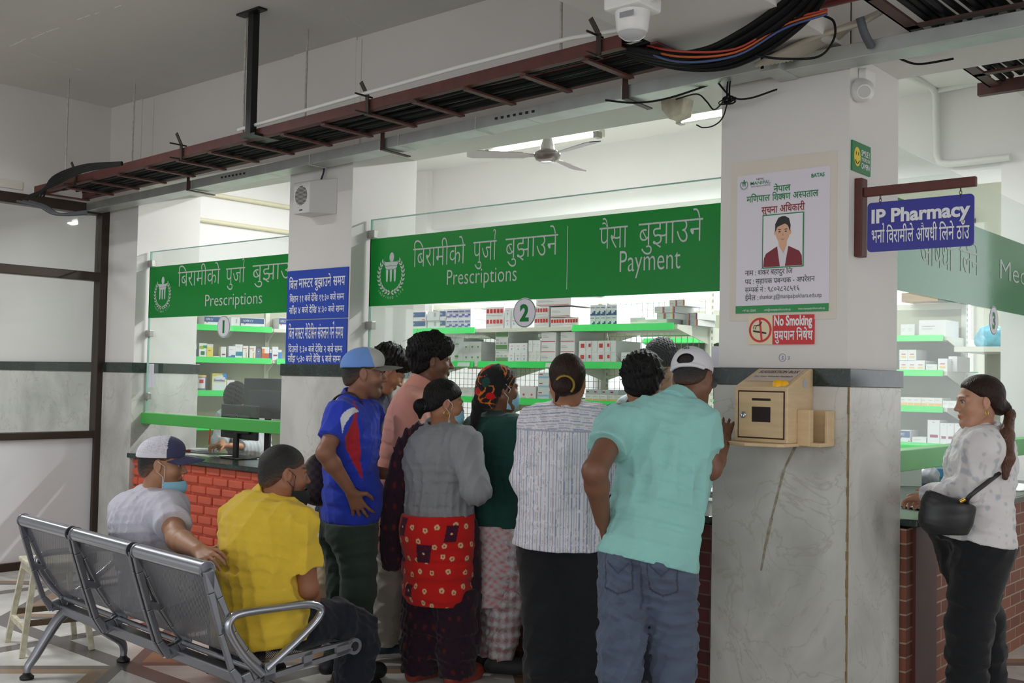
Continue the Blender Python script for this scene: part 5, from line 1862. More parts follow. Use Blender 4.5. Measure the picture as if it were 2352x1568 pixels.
for k in range(4):
    u = [0.0, SW, 2 * SW, 3 * SW][k]
    if k in (1, 2):
        side_frame(u - .02, False)
        side_frame(u + .02, False)
    else:
        side_frame(u + (.012 if k == 0 else -.012), True)
MB().box(.02, 1.774, .19, .25, .285, .33).build('main_beam', STEEL, bench, bevel=.006)
for u, nm in ((.05, 'leg'), (1.744, 'leg')):
    for sg, pts in ((-1, [(.21, .30), (.16, .25), (.07, .11), (.035, .06), (.03, .03)]), (1, [(.23, .30), (.31, .265), (.42, .17), (.5, .11), (.52, .07), (.52, .03)])):
        mb = MB().tube(spline([(u, y, z) for y, z in pts], 4), [.03 - .014 * i / ((len(pts) - 1) * 4) for i in range((len(pts) - 1) * 4 + 1)], 10)
        lg = mb.build('leg', STEEL, bench)
        y = pts[-1][0]
        MB().lathe([(0, 0), (.032, 0), (.034, .012), (.02, .024), (.012, .04)], (u, y, 0), 16).build('foot_pad', BLACK, lg)
# armrests at both ends
for u in (1.80, -.006):
    pts = spline([(u, .235, .345), (u, .15, .43), (u, .085, .53), (u, .09, .575), (u, .14, .592), (u, .3, .59), (u, .44, .585), (u, .5, .56), (u, .485, .52), (u, .4, .455), (u, .25, .36)], 6)
    MB().tube(pts, .0165, 12).build('armrest', P('bright_steel', (176, 178, 186), .25, .9), bench)
    M = Matrix(((0, 0, 1), (1, 0, 0), (0, 1, 0)))
    mb = MB()
    for q in ([(.24, .315), (.66, .36), (.66, .378), (.24, .337)], [(.26, .372), (.66, .398), (.66, .41), (.26, .395)], [(.24, .315), (.29, .32), (.29, .39), (.24, .385)], [(.42, .34), (.46, .345), (.46, .4), (.42, .39)], [(.58, .355), (.64, .36), (.64, .41), (.58, .4)]):
        mb.prism(q, -.008, .008, M=M, c=(u, 0, 0))
    n = 20
    ring = [(.672 + .034 * math.cos(a), .382 + .034 * math.sin(a)) for a in np.linspace(0, 6.283, n + 1)[:-1]]
    rin = [(.672 + .02 * math.cos(a), .382 + .02 * math.sin(a)) for a in np.linspace(0, 6.283, n + 1)[:-1]]
    for i in range(n):
        j = (i + 1) % n
        mb.prism([ring[i], ring[j], rin[j], rin[i]], -.008, .008, M=M, c=(u, 0, 0))
    mb.build('seat_arm', STEEL, bench)
    MB().tube([(u - .006, .672, .382), (u + .002, .672, .382)], .021, 12).build('end_plug', BLACK, bench)

# old cream stool behind the bench's left end
c = on(95, 1290, 2, .47)
WORN = P('chipped_cream_paint', (206, 200, 176), .6, var=.35, vscale=28)
RUSTY = P('rusty_iron', (96, 78, 58), .7, var=.4, vscale=30)
sx, sy = c.x - .12, c.y + .02
st = thing('metal_stool', 'old chipped cream-painted metal stool behind the left end of the bench', 'stool', (-5.76, 2.87, 0), -.25)
MB().box(-.16, .16, -.14, .14, .45, .475).build('seat', WORN, st, bevel=.006)
MB().box(-.15, .15, -.13, .13, .415, .45).build('apron', WORN, st)
LG = []
for a in (-1, 1):
    for b_ in (-1, 1):
        MB().bar((a * .135, b_ * .115, .44), (a * .2, b_ * .175, 0), .028, .028).build('leg', WORN, st)
for (a, b_), (a2, b2) in (((-1, -1), (1, -1)), ((-1, 1), (1, 1)), ((-1, -1), (-1, 1)), ((1, -1), (1, 1))):
    z = .14 if b_ == b2 else .17
    k = .135 + .065 * (1 - z / .44)
    k2 = .115 + .06 * (1 - z / .44)
    MB().bar((a * k, b_ * k2, z), (a2 * k, b2 * k2, z), .022, .03).build('stretcher', WORN if b_ == 1 or b2 == -1 else RUSTY, st)

# ------------------------------------------------------------------ people: smooth blended solids turned into one skin each
def resample(secs, n=3):
    """rounds a run of sections so that neighbouring pieces meet without a ridge"""
    A = [np.concatenate([np.array(q[0], float), np.array(q[1], float), [q[2], q[3]]]) for q in secs]
    A = [2 * A[0] - A[1]] + A + [2 * A[-1] - A[-2]]
    out = []
    for i in range(1, len(A) - 2):
        a, b, c, d = A[i - 1:i + 3]
        for k in range(n):
            t = k / n
            out.append(.5 * (2 * b + (c - a) * t + (2 * a - 5 * b + 4 * c - d) * t * t + (3 * b - a - 3 * c + d) * t ** 3))
    out.append(A[-2])
    return [(q[:3], q[3:6] / (np.linalg.norm(q[3:6]) + 1e-9), max(q[6], .004), max(q[7], .004)) for q in out]


class Vox:
    def __init__(s, lo, hi, h):
        s.h = h
        s.lo = np.array(lo, np.float32)
        s.n = np.ceil((np.array(hi) - s.lo) / h).astype(int) + 1
        s.F = np.full(s.n, 0.5, np.float32)
        s.ax = [s.lo[i] + h * np.arange(s.n[i], dtype=np.float32) for i in range(3)]

    def sub(s, lo, hi, m):
        i0 = np.clip(np.floor((np.array(lo) - m - s.lo) / s.h).astype(int), 0, s.n - 1)
        i1 = np.clip(np.ceil((np.array(hi) + m - s.lo) / s.h).astype(int) + 1, 1, s.n)
        if np.any(i1 <= i0):
            return None
        sl = tuple(slice(a, b) for a, b in zip(i0, i1))
        X = s.ax[0][sl[0]][:, None, None]
        Y = s.ax[1][sl[1]][None, :, None]
        Z = s.ax[2][sl[2]][None, None, :]
        return sl, X, Y, Z

    def put(s, sl, d, k, op):
        a = s.F[sl]
        if op == '-':
            d = -d
            if k:
                h = np.clip(.5 - .5 * (d - a) / k, 0, 1)
                s.F[sl] = d * (1 - h) + a * h + k * h * (1 - h)
            else:
                s.F[sl] = np.maximum(a, d)
            return
        if k:
            h = np.clip(.5 + .5 * (d - a) / k, 0, 1)
            s.F[sl] = d * (1 - h) + a * h - k * h * (1 - h)
        else:
            s.F[sl] = np.minimum(a, d)

    def cone(s, a, b, ra, rb, k=.02, op='+'):
        a, b = np.array(a, float), np.array(b, float)
        r = max(ra, rb)
        q = s.sub(np.minimum(a, b) - r, np.maximum(a, b) + r, k + 3 * s.h)
        if q is None:
            return s
        sl, X, Y, Z = q
        v = b - a
        L = max(float(v @ v), 1e-9)
        t = np.clip(((X - a[0]) * v[0] + (Y - a[1]) * v[1] + (Z - a[2]) * v[2]) / L, 0, 1)
        d = np.sqrt((X - a[0] - t * v[0]) ** 2 + (Y - a[1] - t * v[1]) ** 2 + (Z - a[2] - t * v[2]) ** 2) - (ra + (rb - ra) * t)
        s.put(sl, d.astype(np.float32), k, op)
        return s

    def ell(s, c, r, R=None, k=.02, op='+'):
        c, r = np.array(c, float), np.array(r, float)
        m = r.max()
        q = s.sub(c - m, c + m, k + 3 * s.h)
        if q is None:
            return s
        sl, X, Y, Z = q
        R = np.eye(3) if R is None else np.array(R, float)
        dx, dy, dz = X - c[0], Y - c[1], Z - c[2]
        u = [(dx * R[0, i] + dy * R[1, i] + dz * R[2, i]) for i in range(3)]
        k0 = np.sqrt(sum((u[i] / r[i]) ** 2 for i in range(3))) + 1e-6
        k1 = np.sqrt(sum((u[i] / r[i] ** 2) ** 2 for i in range(3))) + 1e-6
        s.put(sl, (k0 * (k0 - 1) / k1).astype(np.float32), k, op)
        return s

    def loft(s, secs, k=.02, op='+', join=.012):
        """secs: (centre, right axis, half width, half depth); flat ends"""
        acc = None
        if len(secs) > 2:
            secs = resample(secs)
        C = np.array([np.array(q[0], float) for q in secs])
        m = max(max(q[2], q[3]) for q in secs)
        Q = s.sub(C.min(0) - m, C.max(0) + m, k + 3 * s.h)
        if Q is None:
            return s
        sl, X, Y, Z = Q
        ns = len(secs) - 1
        for ii, ((c0, r0, a0, b0), (c1, r1, a1, b1)) in enumerate(zip(secs[:-1], secs[1:])):
            c0, c1 = np.array(c0, float), np.array(c1, float)
            v = c1 - c0
            L = float(np.sqrt(v @ v)) + 1e-9
            up = v / L
            dx, dy, dz = X - c0[0], Y - c0[1], Z - c0[2]
            w = dx * up[0] + dy * up[1] + dz * up[2]
            t = np.clip(w / L, 0, 1)
            rm = np.array(r0, float) + np.array(r1, float)
            rm = rm - up * (rm @ up)
            rm /= np.linalg.norm(rm) + 1e-9
            fm = np.cross(up, rm)
            u = dx * rm[0] + dy * rm[1] + dz * rm[2]
            f = dx * fm[0] + dy * fm[1] + dz * fm[2]
            A = a0 + (a1 - a0) * t
            B = b0 + (b1 - b0) * t
            k0 = np.sqrt((u / A) ** 2 + (f / B) ** 2) + 1e-6
            k1 = np.sqrt((u / A ** 2) ** 2 + (f / B ** 2) ** 2) + 1e-6
            e = k0 * (k0 - 1) / k1
            d = np.maximum(e, np.maximum(-w - (.02 if ii else 0), w - L - (.02 if ii < ns - 1 else 0)))
            if acc is None:
                acc = d
            else:
                h = np.clip(.5 + .5 * (d - acc) / join, 0, 1)
                acc = d * (1 - h) + acc * h - join * h * (1 - h)
        s.put(sl, acc.astype(np.float32), k, op)
        return s

    def plane(s, c, n, lo=None, hi=None, k=0):
        """cuts away the side the normal points to (inside a box, if given)"""
        n = np.array(n, float)
        n /= np.linalg.norm(n)
        q = s.sub(s.lo if lo is None else lo, s.lo + s.h * s.n if hi is None else hi, 0)
        sl, X, Y, Z = q
        d = ((X - c[0]) * n[0] + (Y - c[1]) * n[1] + (Z - c[2]) * n[2]).astype(np.float32)
        s.put(sl, -d + np.zeros_like(s.F[sl]), k, '-')
        return s

    def folds(s, amp, wl=.08, seed=0, stretch=(1, 1, .55), sharp=True, band=.03):
        if amp <= 0:
            return s
        r = np.random.default_rng(seed)
        I = np.argwhere(np.abs(s.F) < band)
        p = s.lo + I * s.h
        v = np.zeros(len(p), np.float32)
        st = np.array(stretch)
        for j in range(5):
            K = r.normal(size=3)
            K = K / np.linalg.norm(K) * (6.283 / (wl * r.uniform(.7, 1.6))) * st
            Lv = r.normal(size=3) * 9
            Mv = r.normal(size=3) * 7
            q = np.sin(p @ K + r.uniform(0, 6) + 1.3 * np.sin(p @ Lv + r.uniform(0, 6)))
            gate = np.clip(.5 + .8 * np.sin(p @ Mv + r.uniform(0, 6)), 0, 1)
            v += ((1 - 2 * np.abs(q) ** .8) if sharp else q) * gate
        s.F[tuple(I.T)] -= amp * v / 2.4
        return s

    def mesh(s, smooth=1):
        F = s.F
        ins = F < 0
        nx, ny, nz = F.shape
        cnt = np.zeros((nx - 1, ny - 1, nz - 1), np.int8)
        for i in (0, 1):
            for j in (0, 1):
                for k in (0, 1):
                    cnt += ins[i:nx - 1 + i, j:ny - 1 + j, k:nz - 1 + k]
        act = (cnt > 0) & (cnt < 8)
        idx = np.argwhere(act)
        if len(idx) == 0:
            return np.zeros((0, 3)), np.zeros((0, 4), int)
        vid = np.full(act.shape, -1, np.int64)
        vid[act] = np.arange(len(idx))
        acc = np.zeros((len(idx), 3))
        num = np.zeros(len(idx))
        cor = [(i, j, k) for i in (0, 1) for j in (0, 1) for k in (0, 1)]
        val = {c: F[idx[:, 0] + c[0], idx[:, 1] + c[1], idx[:, 2] + c[2]] for c in cor}
        for a in cor:
            for d in range(3):
                if a[d] == 0:
                    b = list(a)
                    b[d] = 1
                    b = tuple(b)
                    va, vb = val[a], val[b]
                    m = (va < 0) != (vb < 0)
                    t = np.where(m, va / np.where(m, va - vb, 1), 0)
                    pt = np.array(a, float)[None, :].repeat(len(idx), 0)
                    pt[:, d] += t
                    acc += pt * m[:, None]
                    num += m
        V = s.lo + (idx + acc / num[:, None]) * s.h
        quads = []
        for d in range(3):
            e, g = (d + 1) % 3, (d + 2) % 3
            sh = [slice(None)] * 3
            s0, s1 = list(sh), list(sh)
            s0[d], s1[d] = slice(0, -1), slice(1, None)
            A, B = ins[tuple(s0)], ins[tuple(s1)]
            E = np.argwhere(A != B)
            ok = (E[:, e] > 0) & (E[:, g] > 0) & (E[:, e] < F.shape[e] - 1) & (E[:, g] < F.shape[g] - 1)
            E = E[ok]
            fl = A[tuple(E.T)]
            c = []
            for de, dg in ((-1, -1), (0, -1), (0, 0), (-1, 0)):
                q = E.copy()
                q[:, e] += de
                q[:, g] += dg
                c.append(vid[tuple(q.T)])
            q = np.stack(c, 1)
            q[~fl] = q[~fl][:, ::-1]
            quads.append(q)
        Q = np.concatenate(quads)
        for _ in range(smooth):
            S = np.zeros_like(V)
            N = np.zeros(len(V))
            for a in range(4):
                b = (a + 1) % 4
                np.add.at(S, Q[:, a], V[Q[:, b]])
                np.add.at(N, Q[:, a], 1)
                np.add.at(S, Q[:, b], V[Q[:, a]])
                np.add.at(N, Q[:, b], 1)
            V = V * .5 + .5 * S / N[:, None]
        return V, Q


def skin_obj(name, vx, mat, parent, col=None, smooth=1, label=None):
    V, Q = vx.mesh(smooth)
    off = np.array(world_of(parent).translation)
    me = bpy.data.meshes.new(name)
    me.vertices.add(len(V))
    me.vertices.foreach_set('co', (V - off).astype(np.float32).ravel())
    me.loops.add(Q.size)
    me.loops.foreach_set('vertex_index', Q.astype(np.int32).ravel())
    me.polygons.add(len(Q))
    me.polygons.foreach_set('loop_start', np.arange(0, Q.size, 4, dtype=np.int32))
    me.polygons.foreach_set('use_smooth', np.ones(len(Q), bool))
    me.update(calc_edges=True)
    me.materials.append(mat)
    if col is not None:
        c = np.array(col(V), float)
        c = np.where(c / 255 <= .04045, c / 255 / 12.92, ((c / 255 + .055) / 1.055) ** 2.4)
        at_ = me.attributes.new('col', 'FLOAT_COLOR', 'POINT')
        at_.data.foreach_set('color', np.concatenate([c, np.ones((len(c), 1))], 1).astype(np.float32).ravel())
    o = bpy.data.objects.new(name, me)
    COL.objects.link(o)
    o.parent = parent
    if label:
        o['label'] = label
    return o


def yawdir(a):
    a = math.radians(a)
    return np.array(RH * math.cos(a) + FH * math.sin(a))


def unit(v):
    v = np.array(v, float)
    return v / (np.linalg.norm(v) + 1e-9)


def frame(fwd, up=(0, 0, 1)):
    f = unit(fwd)
    r = unit(np.cross(f, up))
    u = np.cross(r, f)
    return np.stack([r, f, u], 1)


class Sk:
    """a standing skeleton, bent to the photograph by moving its joints"""

    def __init__(s, base, H, yaw, hyaw=None, hpitch=0, hroll=0, girth=1.0, **ov):
        s.base = np.array([base[0], base[1], 0.0])
        s.H, s.g = H, girth
        f = yawdir(yaw)
        s.f = f
        r = np.array([f[1], -f[0], 0])
        s.r = r

        def L(x, y, z):
            return s.base + r * x + f * y + np.array([0, 0, z * H])
        J = s.J = {}
        for n, sg in (('L', -1), ('R', 1)):
            J['hip' + n] = L(sg * .088, 0, .52)
            J['kn' + n] = L(sg * .085, .02, .285)
            J['an' + n] = L(sg * .085, -.02, .048)
            J['sh' + n] = L(sg * .175 * (.6 + .4 * girth), 0, .812)
            J['el' + n] = L(sg * .235, -.03, .635)
            J['wr' + n] = L(sg * .235, .06, .49)
        J['neck'] = L(0, -.02, .845)
        J['head'] = L(0, .03, .925)
        for k, v in ov.items():
            if k in J or k.startswith(('toe', 'ha')):
                J[k] = np.array(at(*v)) if len(v) == 3 and v[0] > 20 else s.base + r * v[0] + f * v[1] + np.array([0, 0, v[2]])
        if 'pel' in ov:
            v = ov['pel']
            c = np.array(at(*v))
            d = c - (J['hipL'] + J['hipR']) / 2
            J['hipL'] += d
            J['hipR'] += d
        hd = yawdir(yaw if hyaw is None else hyaw)
        p = math.radians(hpitch)
        fw = hd * math.cos(p) + np.array([0, 0, -math.sin(p)])
        s.HR = frame(fw)
        if hroll:
            q = math.radians(hroll)
            x, u = s.HR[:, 0].copy(), s.HR[:, 2].copy()
            s.HR[:, 0] = x * math.cos(q) + u * math.sin(q)
            s.HR[:, 2] = u * math.cos(q) - x * math.sin(q)
        s.hs = .95 + .05 * (H - 1.5) / .2
        s.sr = unit(J['shR'] - J['shL'])
        s.hr = unit(J['hipR'] - J['hipL'])

    def hp(s, x, y, z):
        """point in head space (right, forward, up), metres"""
        return s.J['head'] + s.HR @ (np.array([x, y, z]) * s.hs)

    def spine(s, t):
        J = s.J
        a, b = (J['hipL'] + J['hipR']) / 2, J['neck']
        m = (a + b) / 2 + s.f * getattr(s, 'bow', -.01)
        return (1 - t) ** 2 * a + 2 * t * (1 - t) * m + t * t * b

    def rt(s, t):
        return unit(s.hr * (1 - t) + s.sr * t)


SKIN = P('skin', (160, 112, 86), 0.5, attr=True, var=.06, vscale=25, bump=.05, bscale=160)
DARKHAIR = P('black_hair', (20, 17, 16), 0.55, spec=.25, var=.35, vscale=60, bump=.8, bscale=170, stretch=(1, 1, .25))
EYEW = P('eye_white', (168, 158, 150), .35)
EYED = P('eye_dark', (26, 18, 14), .2)


def hand(vx, wr, d, n, curl=.5, spread=.12, side=1, s=1.0, thumb=.8):
    """palm and five fingers: d = pointing direction, n = direction the back of the hand faces"""
    d = unit(d)
    n = unit(np.array(n) - d * (np.array(n) @ d))
    x = np.cross(d, n) * side          # towards the little finger
    wr = np.array(wr)
    kn = []
    for i, (o, ln) in enumerate(((-.030, .092), (-.010, .096), (.010, .092), (.028, .083))):
        kn.append(wr + d * ln * s + x * o * s)
        vx.cone(wr + x * o * .55 * s + d * .015 * s, kn[-1], .0135 * s, .0105 * s, .014)
    for i, (o, fl) in enumerate(((-1.1, .072), (-.3, .08), (.4, .074), (1.2, .058))):
        a = curl
        p, dd = kn[i], unit(d + x * spread * o)
        for seg, (q, r0, r1) in enumerate(((.45, .0092, .0085), (.32, .0085, .0078), (.24, .0078, .0066))):
            ang = a * (.55 + .45 * seg)
            v = dd * math.cos(ang) - n * math.sin(ang)
            e = p + v * fl * q * s * 1.05
            vx.cone(p, e, r0 * s, r1 * s, .004)
            p = e
            a = a + curl * .55
    t0 = wr + d * .025 * s - x * .022 * s
    t1 = t0 + unit(d * .7 - x * thumb - n * .35) * .045 * s
    t2 = t1 + unit(d * .95 - x * thumb * .3 - n * .3 * (1 + curl)) * .032 * s
    t3 = t2 + unit(d * 1.0 - x * .1 - n * .4 * (1 + curl)) * .024 * s
    vx.cone(t0, t1, .014 * s, .0105 * s, .012).cone(t1, t2, .0105 * s, .0095 * s, .004).cone(t2, t3, .0095 * s, .0078 * s, .004)


def bounds(sk, extra=.28):
    A = np.array(list(sk.J.values()))
    lo, hi = A.min(0) - extra, A.max(0) + extra
    lo[2] = max(min(lo[2], 0) if A.min(0)[2] < .3 else lo[2], -.01)
    hi[2] = max(hi[2], sk.J['head'][2] + .17)
    return lo, hi


def add_head(vx, sk, fem=False, jaw=1.0, nose=1.0):
    hp, R, z = sk.hp, sk.HR, sk.hs

    def E(c, r, k=.02, op='+', RR=None):
        vx.ell(hp(*c), np.array(r) * z, R if RR is None else RR, k, op)

    def C(a, b, ra, rb, k=.012, op='+'):
        vx.cone(hp(*a), hp(*b), ra * z, rb * z, k, op)
    E((0, -.012, .032), (.074, .094, .083), 0)
    E((0, .028, -.035), (.06 * jaw, .062, .075), .04)
    C((-.03, .052, -.1), (.03, .052, -.1), .016, .016, .03)
    E((0, .068, -.098), (.024, .02, .018), .025)
    for g in (-1, 1):
        C((g * .058 * jaw, .0, -.05), (g * .026, .058, -.098), .016, .014, .035)
        E((g * .042, .062, -.028), (.022, .02, .02), .03)
        E((g * .033, .098, .003), (.017, .014, .011), .014, '-')
        
        C((g * .014, .089, .021), (g * .05, .075, .02), .0078, .0064, .014)
        C((g * .019, .088, .0095), (g * .046, .078, .0085), .0042, .0038, .006)
        C((g * .02, .0855, -.0085), (g * .045, .077, -.0075), .0038, .0034, .006)
        q = np.stack([R[:, 0] * math.cos(.35) * 1 + R[:, 1] * g * -.34, R[:, 1] * math.cos(.35) + R[:, 0] * g * .34, R[:, 2]], 1)
        E((g * .077, -.006, -.004), (.009, .02, .032), .006, RR=q)
        E((g * .086, -.002, .0), (.006, .010, .018), .004, '-', RR=q)
        E((g * .0745, .0, -.032), (.008, .009, .009), .006)
        E((g * .0125, .097, -.034), (.0095, .011, .0085), .006)
    if fem:
        nose *= .2
    C((0, .087, .012), (0, .103 + .006 * nose, -.029), .0065, .0095, .014)
    E((0, .104 + .005 * nose, -.032), (.0095, .0095, .0085), .006)
    C((-.017, .086, -.06), (.017, .086, -.06), .0062, .0062, .007)
    E((0, .0925, -.0605), (.017, .006, .0058), .005)
    E((0, .0905, -.071), (.0165, .0068, .0065), .005)
    C((-.02, .099, -.0658), (.02, .099, -.0658), .0022, .0022, .004, '-')
    n0, n1 = hp(0, -.018, -.055), sk.J['neck'] + sk.f * .015
    vx.cone(n0, n1, .05 * z * (.9 if fem else 1.04), .056 * z * (.9 if fem else 1.06), .025)


def skin_colour(sk, base, stubble=0.0, fem=False):
    b = np.array(base, float)

    def f(V):
        c = np.tile(b, (len(V), 1))
        p = ((V - sk.J['head']) @ sk.HR) / sk.hs
        x, y, zz = p[:, 0], p[:, 1], p[:, 2]
        near = (np.abs(x) < .1) & (np.abs(zz) < .14) & (np.abs(y) < .14)

        def mixin(m, col, a):
            m = np.clip(m, 0, 1)[:, None] * a * near[:, None]
            return c * (1 - m) + np.array(col) * m
        lips = 1.6 - np.sqrt((x / .021) ** 2 + ((zz + .0655) / .0105) ** 2) * 1.3 + np.minimum(0, (y - .084) * 200)
        c = mixin(lips, b * (.86, .62, .6) if not fem else b * (.9, .58, .58), .8)
        brow = 1.8 - np.maximum(np.abs(np.abs(x) - .032) / .017, np.abs(zz - .0245 - .1 * (.03 - np.abs(x)) * -1) / .0042) * 1.2 + np.minimum(0, (y - .06) * 100)
        c = mixin(brow, (40, 28, 24), .55 if fem else .85)
        lash = 1.6 - np.sqrt(((np.abs(x) - .032) / .014) ** 2 + ((zz - .008) / .004) ** 2) * 1.2 + np.minimum(0, (y - .07) * 100)
        c = mixin(lash, (34, 22, 20), .8)
        if stubble:
            m = np.clip((-.035 - zz) / .02, 0, 1) * np.clip((y + .0) / .03, 0, 1)
            c = mixin(m, b * .55, stubble)
            mo = 1.5 - np.sqrt((x / .026) ** 2 + ((zz + .051) / .006) ** 2) * 1.1 + np.minimum(0, (y - .08) * 150)
            c = mixin(mo, (34, 26, 24), stubble * 1.6 if stubble < .6 else .9)
        # nails and knuckles stay plain; slightly redder hands and ears
        return np.clip(c, 0, 255)
    return f


def body(root, sk, tone, fem=False, stubble=0.0, hands=None, h=.005, legs=True, jaw=1.0, arm=1.0, nose=1.0, eyes=True):
    J, g = sk.J, sk.g
    lo, hi = bounds(sk, .2)
    vx = Vox(lo, hi, h)
    a = .9 if fem else 1.0
    S = [(sk.spine(0) - np.array([0, 0, .06]), sk.rt(0), .12 * g, .085 * g)] + [(sk.spine(t), sk.rt(t), w * g, d * g) for t, w, d in ((.0, .135, .09), (.35, .12, .085), (.7, .14, .088), (.92, .12, .07), (1.0, .06, .055))]
    vx.loft(S, 0)
    for n in 'LR':
        vx.cone(J['neck'] - np.array([0, 0, .045]), J['sh' + n], .036, .042, .03)
        r = a * arm
        vx.cone(J['sh' + n], J['el' + n], .044 * r, .037 * r, .03)
        m = J['el' + n] * .72 + J['wr' + n] * .28
        vx.cone(J['el' + n], m, .037 * r, .037 * r, .02).cone(m, J['wr' + n], .037 * r, .0245 * r, .02)
        spec = (hands or {}).get(n)
        d0 = unit(J['wr' + n] - J['el' + n])
        if spec is None:
            spec = dict(d=d0, n=sk.r * (1 if n == 'R' else -1), curl=.35)
        hand(vx, J['wr' + n], spec['d'], spec['n'], spec.get('curl', .4), spec.get('spread', .12), spec.get('side', 1 if n == 'R' else -1), .92 if fem else 1.0, spec.get('thumb', .8))
        if legs:
            vx.cone(J['hip' + n], J['kn' + n], .07 * g, .05, .03)
            vx.cone(J['kn' + n], J['an' + n], .05, .035, .02)
            toe = J.get('toe' + n, J['an' + n] + sk.f * .13 - np.array([0, 0, .02]))
            vx.cone(J['an' + n] - np.array([0, 0, .012]), toe, .03, .02, .02)
    add_head(vx, sk, fem, jaw, nose)
    o = skin_obj('body', vx, SKIN, root, skin_colour(sk, tone, stubble, fem))
    if eyes:
        for g_ in (-1, 1):
            c = sk.hp(g_ * .032, .0755, .001)
            mb = MB()
            M = Matrix(sk.HR.tolist())
            mb.lathe([(0.0128 * math.sin(q), -.0128 * math.cos(q)) for q in np.linspace(.01, 3.13, 9)], c, 12, 0)
            mb.lathe([(0.006, .0118), (.003, .0132), (0, .0136)], c, 12, 1, M @ Matrix(((1, 0, 0), (0, 0, 1), (0, -1, 0))))
            mb.build('eye', [EYEW, EYED], root, True)
    return o


def cloth(name, col, **k):
    return P(name, col, .88, var=k.pop('var', .07), vscale=k.pop('vscale', 9), bump=k.pop('bump', .25), bscale=k.pop('bscale', 220), spec=.25, sheen=.15, **k)


def shirt(root, sk, name, mat, hem=-.13, sleeves=(.75, .75), infl=.016, amp=.005, seed=1, col=None, collar=.03, collar_r=.073, dims=None, h=.0055, hemflare=1.0, cuff=None, arm=1.0, wl=.085, sdrop=0, belly=0.0, bust=0.0, label=None):
    """sleeves: length along the whole arm, 0..1 upper arm, 1..2 forearm"""
    J, g = sk.J, sk.g
    lo, hi = bounds(sk, .24)
    p0 = sk.spine(0)
    dn = unit(sk.spine(0) - sk.spine(.3))
    hemc = p0 + (dn * .5 + np.array([0, 0, -.5])) * abs(hem) if hem < 0 else sk.spine(hem)
    lo[2] = max(lo[2], min(hemc[2], min(J['wrL'][2], J['elL'][2], J['elR'][2]) if max(sleeves) > .9 else 9) - .12)
    vx = Vox(lo, hi, h)
    D = dims or ((.165, .115), (.15, .11), (.17, .12), (.16, .1))
    secs = []
    hcut = hemc
    sk.hem = (hemc.copy(), dn.copy())
    if hem < 0:
        hemc = hemc + dn * .05
        secs.append((hemc, sk.rt(0), D[0][0] * g * hemflare + infl, D[0][1] * g * hemflare + infl))
        secs.append((sk.spine(.02), sk.rt(0), D[0][0] * g + infl, D[0][1] * g + infl))
    else:
        hemc = hemc + dn * .05
        secs.append((hemc, sk.rt(hem), D[1][0] * g * hemflare + infl, D[1][1] * g * hemflare + infl))
    for t, (w_, d_) in ((.38, D[1]), (.7, D[2]), (.88, D[3])):
        if t > hem + .05 or hem < 0:
            secs.append((sk.spine(t), sk.rt(t), w_ * g + infl, d_ * g + infl))
    secs.append((sk.spine(.985), sk.rt(1), .075 * g + infl, .065 * g + infl))
    vx.loft(secs, 0, join=.03)
    if belly:
        vx.ell(sk.spine(.22) + sk.f * .06 * g, (.13 * g, .09 + belly, .15), frame(sk.f), .06)
    if bust:
        for sg in (-1, 1):
            vx.ell(sk.spine(.66) + sk.f * (.075 + bust * .4) + sk.rt(.7) * sg * .065, (.06, .05 + bust * .3, .065), frame(sk.f), .05)
    for n, sl in zip('LR', sleeves):
        sh, el, wr = J['sh' + n], J['el' + n], J['wr' + n]
        vx.cone(sk.spine(.95), sh - np.array([0, 0, sdrop]), .036 * g + infl, .052 * g * arm + infl, .06)
        if sl <= 1:
            e = sh + (el - sh) * sl
            ax = unit(el - sh)
            rr = unit(np.cross(ax, sk.f) + 1e-4)
            vx.loft([(sh - ax * .01, rr, .05 * g * arm + infl, .05 * g * arm + infl), (e, rr, .05 * arm + infl * 1.25, .05 * arm + infl * 1.25)], .05)
        else:
            vx.cone(sh, el, .05 * g * arm + infl, .046 * arm + infl, .05)
            e = el + (wr - el) * (sl - 1)
            ax = unit(wr - el)
            rr = unit(np.cross(ax, sk.r) + 1e-4)
            vx.loft([(el, rr, .046 * arm + infl, .046 * arm + infl), (e, rr, .036 * arm + infl * .8, .036 * arm + infl * .8)], .03)
            if cuff:
                vx.loft([(e - ax * .05, rr, .033 + infl * .7, .033 + infl * .7), (e + ax * .005, rr, .033 + infl * .7, .033 + infl * .7)], .005)
    vx.folds(amp, wl, seed)
    m_ = np.array((.24, .24, .2)) * max(1, g)
    vx.plane(hcut, dn + np.array((0, 0, -.001)) if hem < 0 else dn, hcut - m_, hcut + m_)
    if collar:
        n0 = J['neck'] + sk.f * .0
        nd = unit(sk.hp(0, -.015, -.05) - n0)
        vx.loft([(n0 - nd * .03, sk.sr, collar_r + .014, collar_r + .012), (n0 + nd * collar, sk.sr, collar_r - .004, collar_r - .002)], .008)
        vx.loft([(n0 + nd * (collar - .012), sk.sr, collar_r - .016, collar_r - .014), (n0 + nd * (collar + .02), sk.sr, collar_r - .013, collar_r - .011)], .004, '-')
    else:
        n0 = J['neck']
        nd = unit(sk.hp(0, -.015, -.05) - n0)
        vx.loft([(n0 - nd * .03, sk.sr, .075, .07), (n0 + nd * .012, sk.sr, .066, .064)], .02)
    return skin_obj(name, vx, mat, root, col, label=label)


